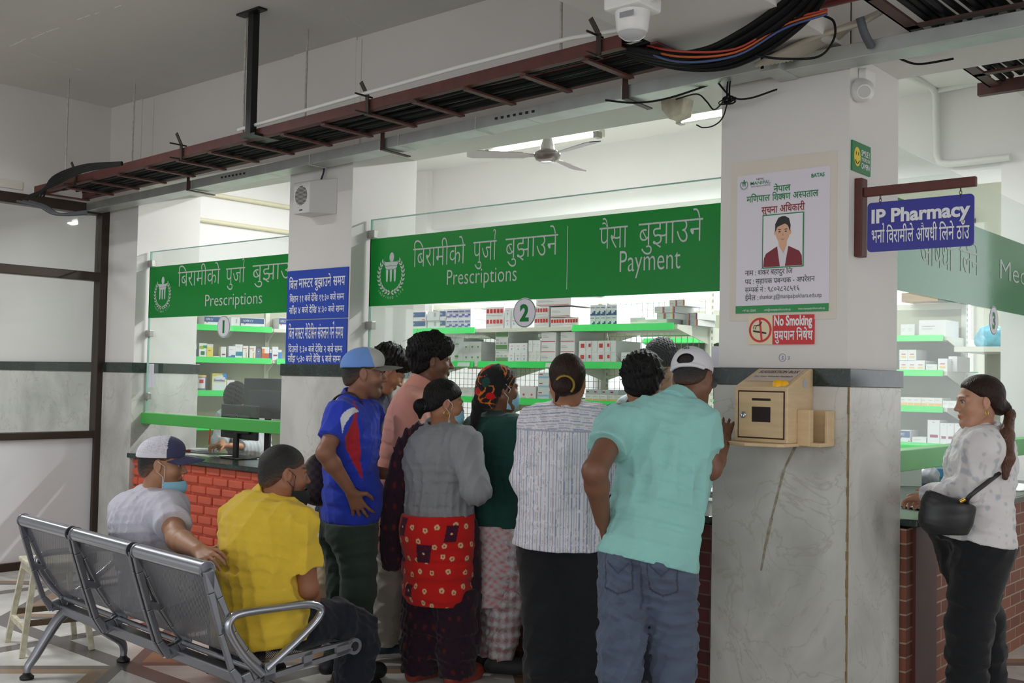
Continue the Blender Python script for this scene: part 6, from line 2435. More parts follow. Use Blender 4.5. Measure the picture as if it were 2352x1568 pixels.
def trousers(root, sk, name, mat, top=.10, wid=(.098, .075, .058), infl=.0, amp=.006, seed=2, col=None, h=.006, hipw=(.165, .12), floor_gap=.03, wl=.09, label=None, seat=0.0, tuck=True):
    J, g = sk.J, sk.g
    lo, hi = bounds(sk, .2)
    p0 = sk.spine(0)
    hi[2] = min(hi[2], p0[2] + .45)
    vx = Vox(lo, hi, h)
    up = unit(sk.spine(.3) - p0)
    vx.loft([(p0 - up * .05, sk.hr, hipw[0] * g * .95, hipw[1] * g), (p0 + up * .04, sk.hr, hipw[0] * g, hipw[1] * g), (p0 + up * top, sk.hr, hipw[0] * g * .93, hipw[1] * g * .93)], 0)
    if seat:
        for sg in (-1, 1):
            vx.ell(p0 - sk.f * (.06 * g) + sk.hr * sg * .075 * g - up * .03, (.08 * g, .07 + seat, .09), frame(sk.f), .04)
    for n in 'LR':
        a, b, c = J['hip' + n], J['kn' + n], J['an' + n]
        rr = sk.hr
        cb = c + unit(b - c) * floor_gap
        vx.cone(a, a * .6 + b * .4, wid[0] * g, (wid[0] * .6 + wid[1] * .4) * g, .05)
        vx.loft([(a, rr, wid[0] * g, wid[0] * g), (b, rr, wid[1] * (.5 + .5 * g), wid[1] * (.5 + .5 * g)), (cb, rr, wid[2], wid[2] * 1.05)], .03, join=.04)
        vx.cone(b + unit(a - b) * .03, b + unit(c - b) * .03, wid[1] * (.5 + .5 * g) * .98, wid[1] * (.5 + .5 * g) * .98, .03)
    vx.folds(amp, wl, seed, (1, 1, 1.0))
    if not isinstance(tuck, bool):
        vx.plane((0, 0, tuck), (0, 0, 1))
    elif tuck and hasattr(sk, 'hem'):
        vx.plane(sk.hem[0] - sk.hem[1] * .012, -sk.hem[1])
    return skin_obj(name, vx, mat, root, col, label=label)


def shoes(root, sk, mat, name='shoe', L=.26, col=None, sole=None):
    for n in 'LR':
        an = sk.J['an' + n]
        toe = sk.J.get('toe' + n)
        d = unit((toe - an) * np.array([1, 1, 0])) if toe is not None else sk.f
        heel = np.array([an[0], an[1], an[2] - .045]) - d * .045
        z0 = max(heel[2], 0.0)
        heel[2] = z0 + .035
        tip = heel + d * (L - .06)
        r = np.array([d[1], -d[0], 0])
        vx = Vox(np.minimum(heel, tip) - .09, np.maximum(heel, tip) + (.09, .09, .13), .005)
        vx.cone(heel, tip, .04, .036, 0)
        vx.ell(heel + d * .14 + np.array([0, 0, .0]), (.047, .1, .045), frame(d), .03)
        vx.cone(heel + d * .03 + np.array([0, 0, .02]), heel + d * .02 + np.array([0, 0, .06]), .04, .036, .03)
        vx.plane((0, 0, z0 + .002), (0, 0, -1))
        f = None
        if sole:
            def f(V, z0=z0):
                c = np.tile(np.array(col, float), (len(V), 1))
                c[V[:, 2] < z0 + .028] = sole
                return c
        skin_obj(name, vx, mat, root, f)


def hair(root, sk, kind='short', mat=None, seed=0, vol=1.0, blobs=0, h=.0045, label=None, slope=.684, off=-.0068):
    hp = sk.hp
    r = np.random.default_rng(seed)
    A = np.array([hp(0, 0, 0)])
    lo, hi = A.min(0) - .22, A.max(0) + .22
    vx = Vox(lo, hi, h)
    z, R = sk.hs, sk.HR
    if kind == 'buzz':
        vx.ell(hp(0, -.012, .033), np.array((.0755, .0965, .0855)) * z + .004 * vol, R, 0)
        vx.ell(hp(0, -.058, -.03), np.array((.058, .044, .05)) * z + .002 * vol, R, .035)
    else:
        vx.ell(hp(0, -.014, .035), np.array((.079, .099, .086)) * z * (1 + .05 * vol) + .004 * vol, R, 0)
        vx.ell(hp(0, -.055, -.03), np.array((.064, .05, .055)) * z + .004 * vol, R, .03)
    if kind == 'full':
        vx.ell(hp(0, .035, .075), np.array((.072, .062, .05)) * z + .006 * vol, R, .03)
        vx.ell(hp(0, -.05, .0), np.array((.078, .066, .075)) * z + .005 * vol, R, .03)
        vx.ell(hp(0, -.03, .085), np.array((.08, .085, .055)) * z + .008 * vol, R, .03)
    for k in range(blobs):
        u = r.normal(size=3)
        u /= np.linalg.norm(u)
        if u[2] < -.35 or (u[1] > .35 and u[2] < .35):
            continue
        c = hp(0, -.014, .038) + R @ (u * np.array((.082, .102, .09)) * (1.0 + .1 * vol * r.uniform(-.1, 1)) * z)
        vx.ell(c, np.array((.011, .011, .011)) * r.uniform(.7, 1.7) * (1 + .25 * vol), R, .008)
    vx.folds({'full': .007, 'buzz': .0008, 'sleek': .0015, 'cover': .0025}.get(kind, .003), .03 if kind == 'full' else .022, seed, (1, 1, .5), band=.02)
    # hairline
    nrm = R @ unit((0, slope, -1.0))
    vx.plane(hp(0, 0, off - .008), nrm, k=.022)
    # clear the ears
    for g in (-1, 1):
        if kind != 'cover':
            vx.ell(hp(g * .085, .012, -.012), np.array((.035, .03, .036)) * z, R, .006, '-')
    return vx


def tube_child(root, name, pts, r, mat, n=6, flat=1.0, closed=False):
    return MB().tube([Vector(p) for p in pts], r, n, flat=flat, closed=closed).build(name, mat, root, True)


def strands(root, sk, mat, seed, n, length=.03, spread=.25, where=None, r=.0011, name='loose_hair'):
    rr = np.random.default_rng(seed)
    mb = MB()
    k = 0
    while k < n:
        u = rr.normal(size=3)
        u /= np.linalg.norm(u)
        if u[2] < .1 or (where and not where(u)):
            continue
        k += 1
        p = sk.hp(0, -.014, .036) + sk.HR @ (u * np.array((.085, .105, .092)) * sk.hs)
        d = sk.HR @ unit(u + rr.normal(size=3) * spread)
        t = np.cross(d, rr.normal(size=3))
        L = length * rr.uniform(.5, 1.5)
        mb.tube([Vector(p - d * .01), Vector(p + d * L * .5 + t * L * .12), Vector(p + d * L * .8 + t * L * .45), Vector(p + d * L + t * L * .95)], [r, r, r * .8, r * .4], 4)
    return mb.build(name, mat, root, True)


def cap_on(root, sk, mat, brim_mat, col=None, tilt=0.0, backstrap=False, name='cap', label=None, lift=0.0, brim_len=.075, brim_drop=.012):
    hp, R, z = sk.hp, sk.HR, sk.hs
    c = hp(0, -.012, .036 + lift)
    vx = Vox(c - .19, c + .19, .0045)
    vx.ell(c, np.array((.087, .108, .096)) * z, R, 0)
    vx.ell(hp(0, .03, .075 + lift), np.array((.07, .07, .052)) * z, R, .03)
    vx.ell(hp(0, -.012, .03 + lift), np.array((.080, .1005, .0885)) * z, R, 0, '-')
    q = math.radians(tilt)
    vx.plane(hp(0, .05, .034 + lift), R @ np.array((0, .12 + math.sin(q), -1.0)))
    if backstrap:
        vx.ell(hp(0, -.105, .042 + lift), np.array((.036, .05, .024)) * z, R, .004, '-')
        for y_ in np.linspace(-.9, .9, 15):
            a, b = (-math.pi / 2 + y_ - .07), (-math.pi / 2 + y_ + .07)
            vx.cone(hp(.083 * math.cos(a), -.012 + .1035 * math.sin(a), .012 + lift), hp(.083 * math.cos(b), -.012 + .1035 * math.sin(b), .012 + lift), .0085, .0085, 0)
    o = skin_obj(name, vx, mat, root, (lambda V: col(((V - sk.J['head']) @ R) / z)) if col else None, label=label)
    # brim
    mb = MB()
    top, bot = [], []
    n = 18
    for k in range(n + 1):
        a = math.pi * (0.12 + .76 * k / n)
        inner = (.082 * math.cos(a), -.008 + .108 * math.sin(a))
        outer = (.090 * math.cos(a), .012 + (.108 + brim_len) * math.sin(a))
        zi = .034 + lift + .12 * (inner[1] - .05)
        arch = .016 * (abs(math.cos(a)) ** 1.5)
        zo = zi - brim_drop - arch
        for lf in (.004, 0):
            top.append(hp(inner[0], inner[1], zi - arch + lf))
            top.append(hp((inner[0] + outer[0]) / 2, (inner[1] + outer[1]) / 2, (zi + zo) / 2 - arch * .5 + lf + .002))
            top.append(hp(outer[0], outer[1], zo + lf))
    fs = []
    for k in range(n):
        o_ = 6 * k
        for j in (0, 1):
            fs.append((o_ + j, o_ + j + 6, o_ + j + 7, o_ + j + 1))
            fs.append((o_ + 3 + j, o_ + 4 + j, o_ + 10 + j, o_ + 9 + j))
        fs.append((o_ + 2, o_ + 8, o_ + 11, o_ + 5))
    mb.add(top, fs, 0, True)
    mb.build('brim', brim_mat, o, True)
    mb = MB().lathe([(.007, 0), (.006, .003), (0, .004)], hp(0, -.012, .131 + lift), 10, M=Matrix(R.tolist()))
    mb.build('button', mat if not col else brim_mat, o, True)
    return o


def mask_on(root, sk, mat, z0=-.1, z1=-.02, lift=.006, under=0.0, loops=True, label=None, loopmat=None):
    """pleated face mask; under = pulled down below the chin"""
    hp, R, z = sk.hp, sk.HR, sk.hs
    mb = MB()
    n, m = 15, 9
    vs = []
    for j in range(m):
        v = j / (m - 1)
        zz = z0 + (z1 - z0) * v
        for i in range(n):
            a = -1.3 + 2.6 * i / (n - 1)
            rx = .0715 + (.006 if under else 0)
            ry = .100 + (.012 if under else 0) + .018 * math.sin(v * math.pi) * math.cos(a) ** 2 + (.012 * v if not under else 0)
            y = -.004 + ry * math.cos(a) + .0018 * math.sin(v * 22)
            x = rx * math.sin(a) * (1 - .1 * (1 - v))
            vs.append(hp(x, y - under * (1 - v) * .03, zz - .01 * abs(math.sin(a)) * (v - .5)))
    vs2 = [v - R[:, 1] * .002 for v in vs]
    fs = []
    for j in range(m - 1):
        for i in range(n - 1):
            a = j * n + i
            fs.append((a, a + 1, a + n + 1, a + n))
            b = a + n * m
            fs.append((b, b + n, b + n + 1, b + 1))
    mb.add(vs + vs2, fs, 0, True)
    o = mb.build('face_mask', mat, root, True)
    if label:
        o['label'] = label
    if loops:
        for g in (0, n - 1):
            sg = -1 if g == 0 else 1
            tube_child(o, 'ear_loop', [vs[(m - 1) * n + g], hp(sg * .079, .028, -.004), hp(sg * .086, -.005, .02)], .0014, loopmat or mat, 5)
            tube_child(o, 'ear_loop', [vs[g], hp(sg * .078, .02, -.05), hp(sg * .084, -.008, -.026)], .0014, loopmat or mat, 5)
    return o


def person(label, sk):
    return thing('person', label, 'person', sk.base)

# ------------------------------------------------------------------ the people
T1, T2, T3, T4, T5 = (150, 104, 80), (176, 128, 98), (120, 80, 60), (168, 116, 86), (122, 82, 62)
BLKHAIR = DARKHAIR
BROWNHAIR = P('dark_brown_hair', (44, 25, 19), .5, spec=.25, var=.4, vscale=60, bump=.8, bscale=170, stretch=(1, 1, .25))
BLUEMASK = P('pale_blue_mask', (150, 204, 228), .7)
WHITECORD = P('white_cord', (232, 232, 232), .6)


def hobj(root, vx, mat, label=None):
    return skin_obj('hair', vx, mat, root, label=label)


CROP = P('cropped_hair', (26, 22, 21), .55, attr=True, var=.3, vscale=50, bump=.5, bscale=240)


def crop(root, sk, tone, vol, seed):
    """close-cropped hair that thins out towards its edge"""
    n_ = unit((0, .684, -1.0))

    def f(V):
        p = ((V - sk.J['head']) @ sk.HR) / sk.hs
        d = -((p - np.array((0, 0, -.0148))) @ n_)
        a = np.clip((d + .012 * np.sin(p[:, 0] * 400) * np.sin(p[:, 2] * 400)) / .055, 0, 1)[:, None]
        return np.array((26, 22, 21.)) * a + np.array(tone, float) * .78 * (1 - a)
    return skin_obj('hair', hair(root, sk, 'buzz', vol=vol, seed=seed), CROP, root, f)


# ---- 1 seated man in white, arm along the bench back
sk = Sk((-4.46, 2.74), 1.62, 49, hyaw=8, hpitch=2, girth=1.12,
        head=(372, 1066, 4.93), neck=(345, 1136, 4.97), shR=(384, 1172, 4.82), shL=(290, 1172, 5.12), elR=(408, 1238, 4.60), wrR=(456, 1264, 4.32),
        elL=(-.28, .12, .72), wrL=(-.16, .34, .62), hipL=(-.09, 0, .49), hipR=(.09, 0, .49), knL=(-.13, .42, .47), knR=(.13, .42, .47), anL=(-.13, .42, .07), anR=(.13, .42, .07))
sk.bow = -.05
t = person('man in white t-shirt and mesh cap sitting with his arm over the bench back', sk)
dd = np.array(at(486, 1290, 4.2)) - sk.J['wrR']
body(t, sk, T2, hands={'R': dict(d=dd, n=(-.2, -.4, .9), curl=.42, spread=.2)}, arm=1.25, stubble=.15)


def c1(V):
    c = np.tile(np.array((208, 206, 220.)), (len(V), 1))
    p = (V - sk.base)
    fr = (p @ sk.f) > .10
    q = (np.sin(V[:, 2] * 60 + V[:, 0] * 40) + np.sin(V[:, 0] * 90 - V[:, 2] * 30)) > 1.15
    c[fr & q & (V[:, 2] < 1.0)] = (70, 60, 80)
    return c


shirt(t, sk, 't_shirt', cloth('white_cotton', None or (232, 229, 238), attr=True), hem=-.03, sleeves=(.62, .6), amp=0.0065, seed=3, col=c1, collar=0, infl=.02, belly=.03, arm=1.15, wl=.12)
trousers(t, sk, 'trousers', cloth('dark_trousers', (40, 40, 46)), tuck=False)
shoes(t, sk, P('dark_shoe', (36, 34, 34), .5))
crop(t, sk, T2, .5, 1)


def capc(p):
    c = np.tile(np.array((228, 226, 236.)), (len(p), 1))
    c[p[:, 1] > .032] = (70, 70, 104)
    mesh_ = (np.sin(p[:, 2] * 900) * np.sin(np.arctan2(p[:, 0], p[:, 1]) * 90)) > .3
    c[mesh_ & (p[:, 1] < .03) & (p[:, 2] > .055)] = (196, 194, 206)
    return c


cap_on(t, sk, cloth('cap_mesh', (230, 228, 238), attr=True, bump=.1), cloth('cap_navy', (74, 74, 110)), capc, tilt=-6, label='white mesh cap with navy front')
mask_on(t, sk, BLUEMASK, -.135, -.07, under=.2, loopmat=WHITECORD, label='pale blue mask pulled under the chin')

# ---- 2 seated man in yellow
sk = Sk((-3.70, 2.74), 1.64, 49, hyaw=28, hpitch=4, girth=1.1,
        head=(652, 1086, 4.46), neck=(622, 1142, 4.50), shR=(690, 1202, 4.36), shL=(548, 1182, 4.66), elR=(708, 1350, 4.40), wrR=(722, 1412, 4.60),
        elL=(-.25, .04, .74), wrL=(-.2, .24, .54), hipL=(-.09, -.0, .49), hipR=(.09, 0, .49), knL=(798, 1440, 4.98), knR=(822, 1440, 4.74), anL=(800, 1592, 5.0), anR=(806, 1612, 4.76))
sk.bow = -.07
t = person('man in yellow polo shirt with black chin mask on the bench right seat', sk)
body(t, sk, (150, 98, 72), stubble=.3, arm=1.1, jaw=1.05, hands={'R': dict(d=sk.f * .35 - sk.r, n=(0, 0, 1), curl=.3), 'L': dict(d=sk.f - sk.r * .3, n=(0, 0, 1), curl=.4)})


def c2(V):
    c = np.tile(np.array((226, 190, 62.)), (len(V), 1))
    a, b = sk.J['shR'], sk.J['elR']
    ax = unit(b - a)
    w_ = (V - a) @ ax
    rad = V - a - w_[:, None] * ax
    out = rad @ unit(sk.r * .8 + sk.f * .7)
    sd = rad @ unit(np.cross(ax, sk.r * .8 + sk.f * .7))
    logo = (out > .03) & (((np.abs(sd) < .010) & (w_ > .04) & (w_ < .12)) | ((np.abs(sd) < .022) & (w_ > .04) & (w_ < .055)))
    c[logo] = (236, 232, 236)
    return c


shirt(t, sk, 'polo_shirt', cloth('yellow_pique', (204, 172, 84), attr=True), hem=-.07, sleeves=(.6, .68), amp=.0095, seed=5, col=c2, collar=.055, infl=.018, wl=.16, dims=((.182, .15), (.16, .125), (.172, .122), (.16, .1)))
trousers(t, sk, 'trousers', cloth('black_navy_trousers', (30, 32, 42)), wid=(.094, .08, .065), hipw=(.15, .11), tuck=False)
shoes(t, sk, P('black_shoe', (26, 26, 30), .45))
crop(t, sk, (150, 98, 72), .5, 2)
mask_on(t, sk, P('black_mask', (24, 24, 28), .7), -.14, -.062, under=.2, label='black mask pulled under the chin')

# ---- 3 man in the blue sports polo
sk = Sk((-4.06, 3.52), 1.635, 32, hyaw=10, hpitch=0, girth=1.0, head=(836, 858, 5.32), neck=(812, 925, 5.34), shR=(786, 950, 5.2), shL=(850, 945, 5.5), elR=(746, 1040, 5.06), wrR=(806, 1128, 5.13),
        elL=(-.28, .1, 1.02), wrL=(-.1, .3, 1.0), pel=(800, 1205, 5.33))
t = person('man in blue polo with red and white panels, pale blue cap, hand on hip', sk)
dd = np.array(at(836, 1190, 5.18)) - sk.J['wrR']
body(t, sk, T1, stubble=.45, hands={'R': dict(d=dd, n=np.array(-RH) * .1 - np.array(FH) * .9 + np.array((0, 0, .25)), curl=.25, spread=.3, thumb=1.2)}, arm=1.08)
skb = sk


def c3(V):
    c = np.tile(np.array((44, 66, 190.)), (len(V), 1))
    px = 1176 + 2470 * ((V - np.array(CAMP)) @ np.array(CR)) / ((V - np.array(CAMP)) @ np.array(CF))
    z = V[:, 2]
    f_ = (V - skb.J['neck']) @ skb.f
    s_ = (V - skb.J['neck']) @ skb.r
    side = s_ > .02
    # red flank panel: narrow at the shoulder, wide under the arm, tapering to the hem
    zc = (z - 1.0)
    mid = np.interp(z, [1.0, 1.025, 1.10, 1.208, 1.294, 1.38], [-.01, -.02, -.05, -.085, -.068, -.05])
    hw = np.interp(z, [1.0, 1.025, 1.10, 1.16, 1.215, 1.25, 1.294, 1.38], [.0, .006, .022, .036, .046, .03, .013, .006])
    red = (s_ > -.03) & (np.abs(f_ - mid) < hw) & (z > .98) & (z < 1.38)
    c[red] = (186, 44, 56)
    a, b = skb.J['shR'], skb.J['elR']
    ax = unit(b - a)
    w_ = (V - a) @ ax
    rad = V - a - w_[:, None] * ax
    o_ = rad @ unit(skb.r - ax * (skb.r @ ax))
    q = rad @ unit(np.cross(ax, skb.r))
    wh = (o_ > .01) & (w_ > -.02) & (w_ < .13) & (np.abs(q - .012 + (w_ - .06) ** 2 * 6) < .018 * np.clip((.13 - w_) / .06, 0, 1))
    c[wh] = (226, 228, 236)
    return c


shirt(t, sk, 'polo_shirt', cloth('blue_sports_cloth', (36, 49, 132), attr=True), hem=.02, sleeves=(.62, .66), amp=0.0056, seed=8, col=c3, collar=.055, infl=.016, h=.005, belly=.02, sdrop=.0)
trousers(t, sk, 'trousers', cloth('dark_green_trousers', (54, 68, 60)), wid=(.1, .078, .062), seat=.01)
shoes(t, sk, P('grey_black_shoe', (34, 35, 38), .5), col=(34, 35, 38))
crop(t, sk, T1, .6, 3)


def capb(p):
    c = np.tile(np.array((116, 158, 226.)), (len(p), 1))
    c[p[:, 1] + .35 * (p[:, 2] - .05) > .045] = (188, 186, 184)
    return c


cap_on(t, sk, cloth('cap_blue', (116, 158, 226), attr=True, bump=.1), cloth('cap_grey', (186, 184, 184)), capb, tilt=-4, label='pale blue cap with grey front and peak', brim_drop=.006)
# shoulder bag, worn on the far hip
c = np.array(at(735, 1098, 5.42))
bag = thing('shoulder_bag', 'brown checked shoulder bag hanging behind the man in the blue polo', 'bag', c)
vx = Vox(c - .22, c + .22, .006)
R_ = frame(sk.f)
vx.ell(c, (.045, .10, .13), R_, 0).ell(c + np.array((0, 0, -.05)), (.05, .12, .08), R_, .04)


def cb(V):
    q = V - c
    u, v = q @ sk.f, q[:, 2]
    ch = (np.floor(u / .022) + np.floor(v / .022)) % 2
    col = np.where(ch[:, None] > .5, np.array((70, 54, 48.)), np.array((44, 36, 34.)))
    col[np.abs(u - .03 - .2 * v) < .006] = (120, 72, 48)
    return col


skin_obj('bag_body', vx, P('checked_leather', (60, 46, 42), .5, attr=True), bag, cb)
n0 = sk.J['neck']
tube_child(bag, 'strap', spline([c + np.array((0, 0, .1)), np.array(at(744, 985, 5.36)), np.array(at(762, 925, 5.3)), np.array(at(790, 903, 5.22)), np.array(at(822, 912, 5.24)), np.array(at(850, 965, 5.32)), np.array(at(868, 1010, 5.4))], 6), .011, P('brown_strap', (66, 48, 40), .5), 6, .4)

# ---- 4 man in the navy hoodie, looking down
sk = Sk((-4.66, 4.08), 1.68, 25, hyaw=14, hpitch=34, girth=.96, head=(893, 850, 6.15), neck=(858, 898, 6.22), shR=(842, 945, 6.08), shL=(880, 935, 6.4), pel=(776, 1195, 6.25), elR=(862, 1055, 6.05), wrR=(912, 1105, 6.2), elL=(900, 1060, 6.5), wrL=(930, 1100, 6.5),
        anR=(756, 1478, 6.2), anL=(800, 1476, 6.3), knR=(752, 1340, 6.1), knL=(795, 1335, 6.25))
t = person('young man in a navy hoodie looking down, behind the man in the blue polo', sk)
body(t, sk, T2, stubble=.2)
shirt(t, sk, 'hoodie', cloth('navy_fleece', (38, 40, 66)), hem=-.05, sleeves=(1.9, 1.9), amp=0.0065, seed=11, collar=.03, infl=.024)
vx = Vox(sk.J['neck'] - .2, sk.J['neck'] + .2, .006)
nk = sk.J['neck']
vx.ell(nk + sk.f * .085 + np.array((0, 0, -.03)), (.06, .03, .07), frame(sk.f), 0).ell(nk - sk.f * .05 - np.array((0, 0, .02)), (.09, .05, .06), frame(sk.f), .02)
skin_obj('hood', vx, cloth('grey_lining', (150, 152, 158)), t)
trousers(t, sk, 'trousers', cloth('khaki_trousers', (176, 160, 132)), wid=(.088, .07, .06))
shoes(t, sk, P('white_sneaker', (170, 168, 166), .5))
vx = hair(t, sk, 'full', vol=1.4, seed=4, blobs=420, off=-.014)
hobj(t, vx, BLKHAIR)
strands(t, sk, BLKHAIR, 4, 60, .03)

# ---- 5 tall man in the pink shirt
sk = Sk((-4.30, 3.95), 1.73, 22, hyaw=8, hpitch=2, girth=.95, head=(993, 828, 5.78), neck=(962, 893, 5.75), shR=(940, 935, 5.58), shL=(985, 930, 5.92), pel=(900, 1190, 5.72), elR=(935, 1060, 5.5), wrR=(985, 1140, 5.6), elL=(1000, 1060, 5.95), wrL=(1030, 1120, 5.95),
        knR=(890, 1345, 5.68), knL=(925, 1340, 5.9), anR=(888, 1490, 5.72), anL=(925, 1478, 5.95))
t = person('tall young man in a salmon pink shirt with thick black hair', sk)
body(t, sk, T3, stubble=.35, nose=1.4)
shirt(t, sk, 'shirt', cloth('salmon_cotton', (226, 158, 142)), hem=-.16, sleeves=(1.85, 1.85), amp=.0025, seed=13, collar=.06, infl=.018, wl=.12)
trousers(t, sk, 'trousers', cloth('light_grey_trousers', (182, 178, 168)), wid=(.088, .072, .062))
shoes(t, sk, P('teal_sneaker', (40, 62, 74), .5, attr=True), col=(40, 62, 74), sole=(200, 198, 196))
vx = hair(t, sk, 'full', vol=2.0, seed=5, blobs=420, off=-.026)
hobj(t, vx, BLKHAIR)
strands(t, sk, BLKHAIR, 5, 50, .03)

# ---- 6 woman in the grey jacket and red print
sk = Sk((-3.75, 3.79), 1.5, 52, hyaw=18, hpitch=8, girth=1.08, head=(1020, 925, 5.33), neck=(1008, 984, 5.36), shR=(1068, 1020, 5.2), shL=(962, 1016, 5.5), pel=(1008, 1190, 5.34), elR=(1094, 1128, 5.08), wrR=(1096, 1090, 5.32), elL=(930, 1130, 5.55), wrL=(960, 1120, 5.75),
        anL=(962, 1542, 5.36), anR=(1050, 1550, 5.3), knL=(975, 1370, 5.36), knR=(1045, 1375, 5.3))
t = person('short woman in a grey jacket, red spotted tunic and dark shawl, pale mask', sk)
body(t, sk, T4, fem=True, hands={'R': dict(d=np.array(FH) * .6 + np.array((0, 0, .8)), n=np.array(RH), curl=.7)})
shirt(t, sk, 'jacket', cloth('grey_jacket', (142, 144, 148)), hem=.04, sleeves=(1.85, 1.8), amp=0.0075, seed=17, collar=.04, infl=.024, wl=.1, dims=((.17, .12), (.15, .115), (.165, .125), (.15, .1)), collar_r=.072)
# red tunic with pale ring spots and dark patches
J = sk.J
vx = Vox(np.array(J['hipL']) - (.4, .4, .6), np.array(J['hipR']) + (.4, .4, .4), .005)
P0 = sk.spine(0)
vx.loft([(P0 - (0, 0, .46), sk.hr, .18, .15), (P0 - (0, 0, .15), sk.hr, .19, .155), (P0, sk.hr, .182, .148), (P0 + (0, 0, .13), sk.hr, .155, .125)], 0, join=.04)
vx.ell(P0 - sk.f * .09 - (0, 0, .05), (.14, .1, .13), frame(sk.f), .06)
vx.folds(.003, .2, 3, (1, 1, .35))
vx.plane(P0 - (0, 0, .41), (0, 0, -1))
vx.plane(sk.hem[0] - sk.hem[1] * .012, -sk.hem[1])


def c6(V):
    c = np.tile(np.array((206, 32, 28.)), (len(V), 1))
    q = V - P0
    a = np.arctan2(q @ sk.hr, -(q @ sk.f)) * .19
    z = q[:, 2]
    r = np.random.default_rng(5)
    for k in range(98):
        u, v = -.48 + .074 * (k % 14) + r.uniform(-.02, .02) + .037 * (k // 14 % 2), -.40 + .076 * (k // 14) + r.uniform(-.018, .018)
        d = np.sqrt((a - u) ** 2 + (z - v) ** 2)
        c[d < .0125] = (226, 196, 150)
        c[d < .005] = (190, 70, 50)
    for u, v, w_, h_ in ((-.07, -.03, .028, .045), (.06, -.15, .04, .045), (.09, .1, .026, .03), (-.14, -.17, .03, .04), (-.06, -.34, .03, .03), (.2, -.05, .03, .04)):
        m = (np.abs(a - u - .2 * (z - v)) < w_) & (np.abs(z - v) < h_)
        st = (np.sin(a * 500) * np.sin(z * 500)) > 0
        c[m & st] = (40, 22, 52)
        c[m & ~st] = (96, 24, 44)
        c[np.sqrt((a - u) ** 2 + (z - v) ** 2) < .006] = (230, 200, 150)
    return c


skin_obj('tunic', vx, cloth('red_print', (200, 34, 24), attr=True, bump=.1), t, c6, label='red tunic with pale spots')


def c6b(V):
    c = np.tile(np.array((46, 26, 38.)), (len(V), 1))
    s_ = np.sin(V[:, 0] * 95) * np.sin(V[:, 1] * 95) * np.sin(V[:, 2] * 60)
    c[s_ > .6] = (92, 34, 36)
    c[s_ < -.6] = (36, 24, 44)
    return c


trousers(t, sk, 'trousers', cloth('dark_print_trousers', (46, 26, 38), attr=True), wid=(.11, .105, .09), amp=.006, wl=.07, floor_gap=-.0, col=c6b, seed=19, tuck=P0[2] - .33)
# dark shawl down the left side and a fall of cloth on the right
vx = Vox(sk.J['neck'] - (.6, .6, 1.1), sk.J['neck'] + (.5, .5, .2), .006)
A = [np.array(at(*q)) for q in ((992, 988, 5.36), (948, 1004, 5.36), (920, 1075, 5.38), (906, 1165, 5.38), (902, 1250, 5.38), (902, 1308, 5.38))]
rr = unit(np.array(RH) * .9 + np.array(FH) * .4)
vx.loft([(p, rr, w_, d_) for p, w_, d_ in zip(A, (.045, .05, .055, .06, .055, .04), (.03, .035, .045, .05, .05, .04))], 0, join=.04)
vx.folds(.008, .05, 8, (1.3, 1.3, .12), band=.04)
skin_obj('shawl', vx, cloth('dark_shawl', (44, 26, 36), attr=True), t, c6b, label='dark wine shawl hanging down')
vx = Vox(P0 - (.5, .5, .8), P0 + (.5, .5, .4), .006)
A = [np.array(at(*q)) for q in ((1078, 1180, 5.32), (1084, 1260, 5.32), (1082, 1380, 5.33), (1078, 1500, 5.33))]
vx.loft([(p, rr, w_, d_) for p, w_, d_ in zip(A, (.02, .03, .04, .05), (.05, .06, .06, .06))], 0, join=.04)
vx.folds(.007, .045, 9, (1.3, 1.3, .12), band=.04)
skin_obj('scarf_fall', vx, cloth('dark_shawl', (44, 26, 36), attr=True), t, c6b)
shoes(t, sk, P('red_sandal', (150, 60, 48), .5), 'sandal', L=.23)
vx = hair(t, sk, 'cover', vol=.7, seed=6, off=.0)
vx.ell(sk.hp(0, -.125, -.035), np.array((.036, .034, .036)), sk.HR, .015)
vx.cone(sk.hp(0, -.12, -.05), sk.hp(.0, -.115, -.095), .024, .008, .015)
hobj(t, vx, BLKHAIR)
tube_child(t, 'hair_tie', [sk.hp(.03 * math.cos(a), -.105, -.033 + .03 * math.sin(a)) for a in np.linspace(0, 6.28, 15)[:-1]], .007, P('navy_satin', (52, 64, 92), .35), 6, closed=True)
mask_on(t, sk, BLUEMASK, -.115, -.025, loopmat=WHITECORD, label='pale blue mask')
mb = MB()
cc = sk.hp(.082, -.002, -.052)
mb.tube([cc + sk.HR @ np.array((0, .011 * math.cos(a), .011 * math.sin(a))) for a in np.linspace(0, 6.28, 13)[:-1]], .0025, 5, closed=True)
mb.build('earring', P('gold', (214, 170, 70), .25, 1.0), t, True)
c = np.array(at(1088, 1045, 5.34))
o = MB().obox((0, 0, 0), (.035, .002, .06), Matrix.Rotation(.35, 3, 'Y') @ Matrix.Rotation(.7, 3, 'Z')).build('paper_slip', P('paper_grey', (206, 206, 208), .6))
o.location = c
tag(o, 'folded paper slip held up by the woman in the grey jacket', 'paper')

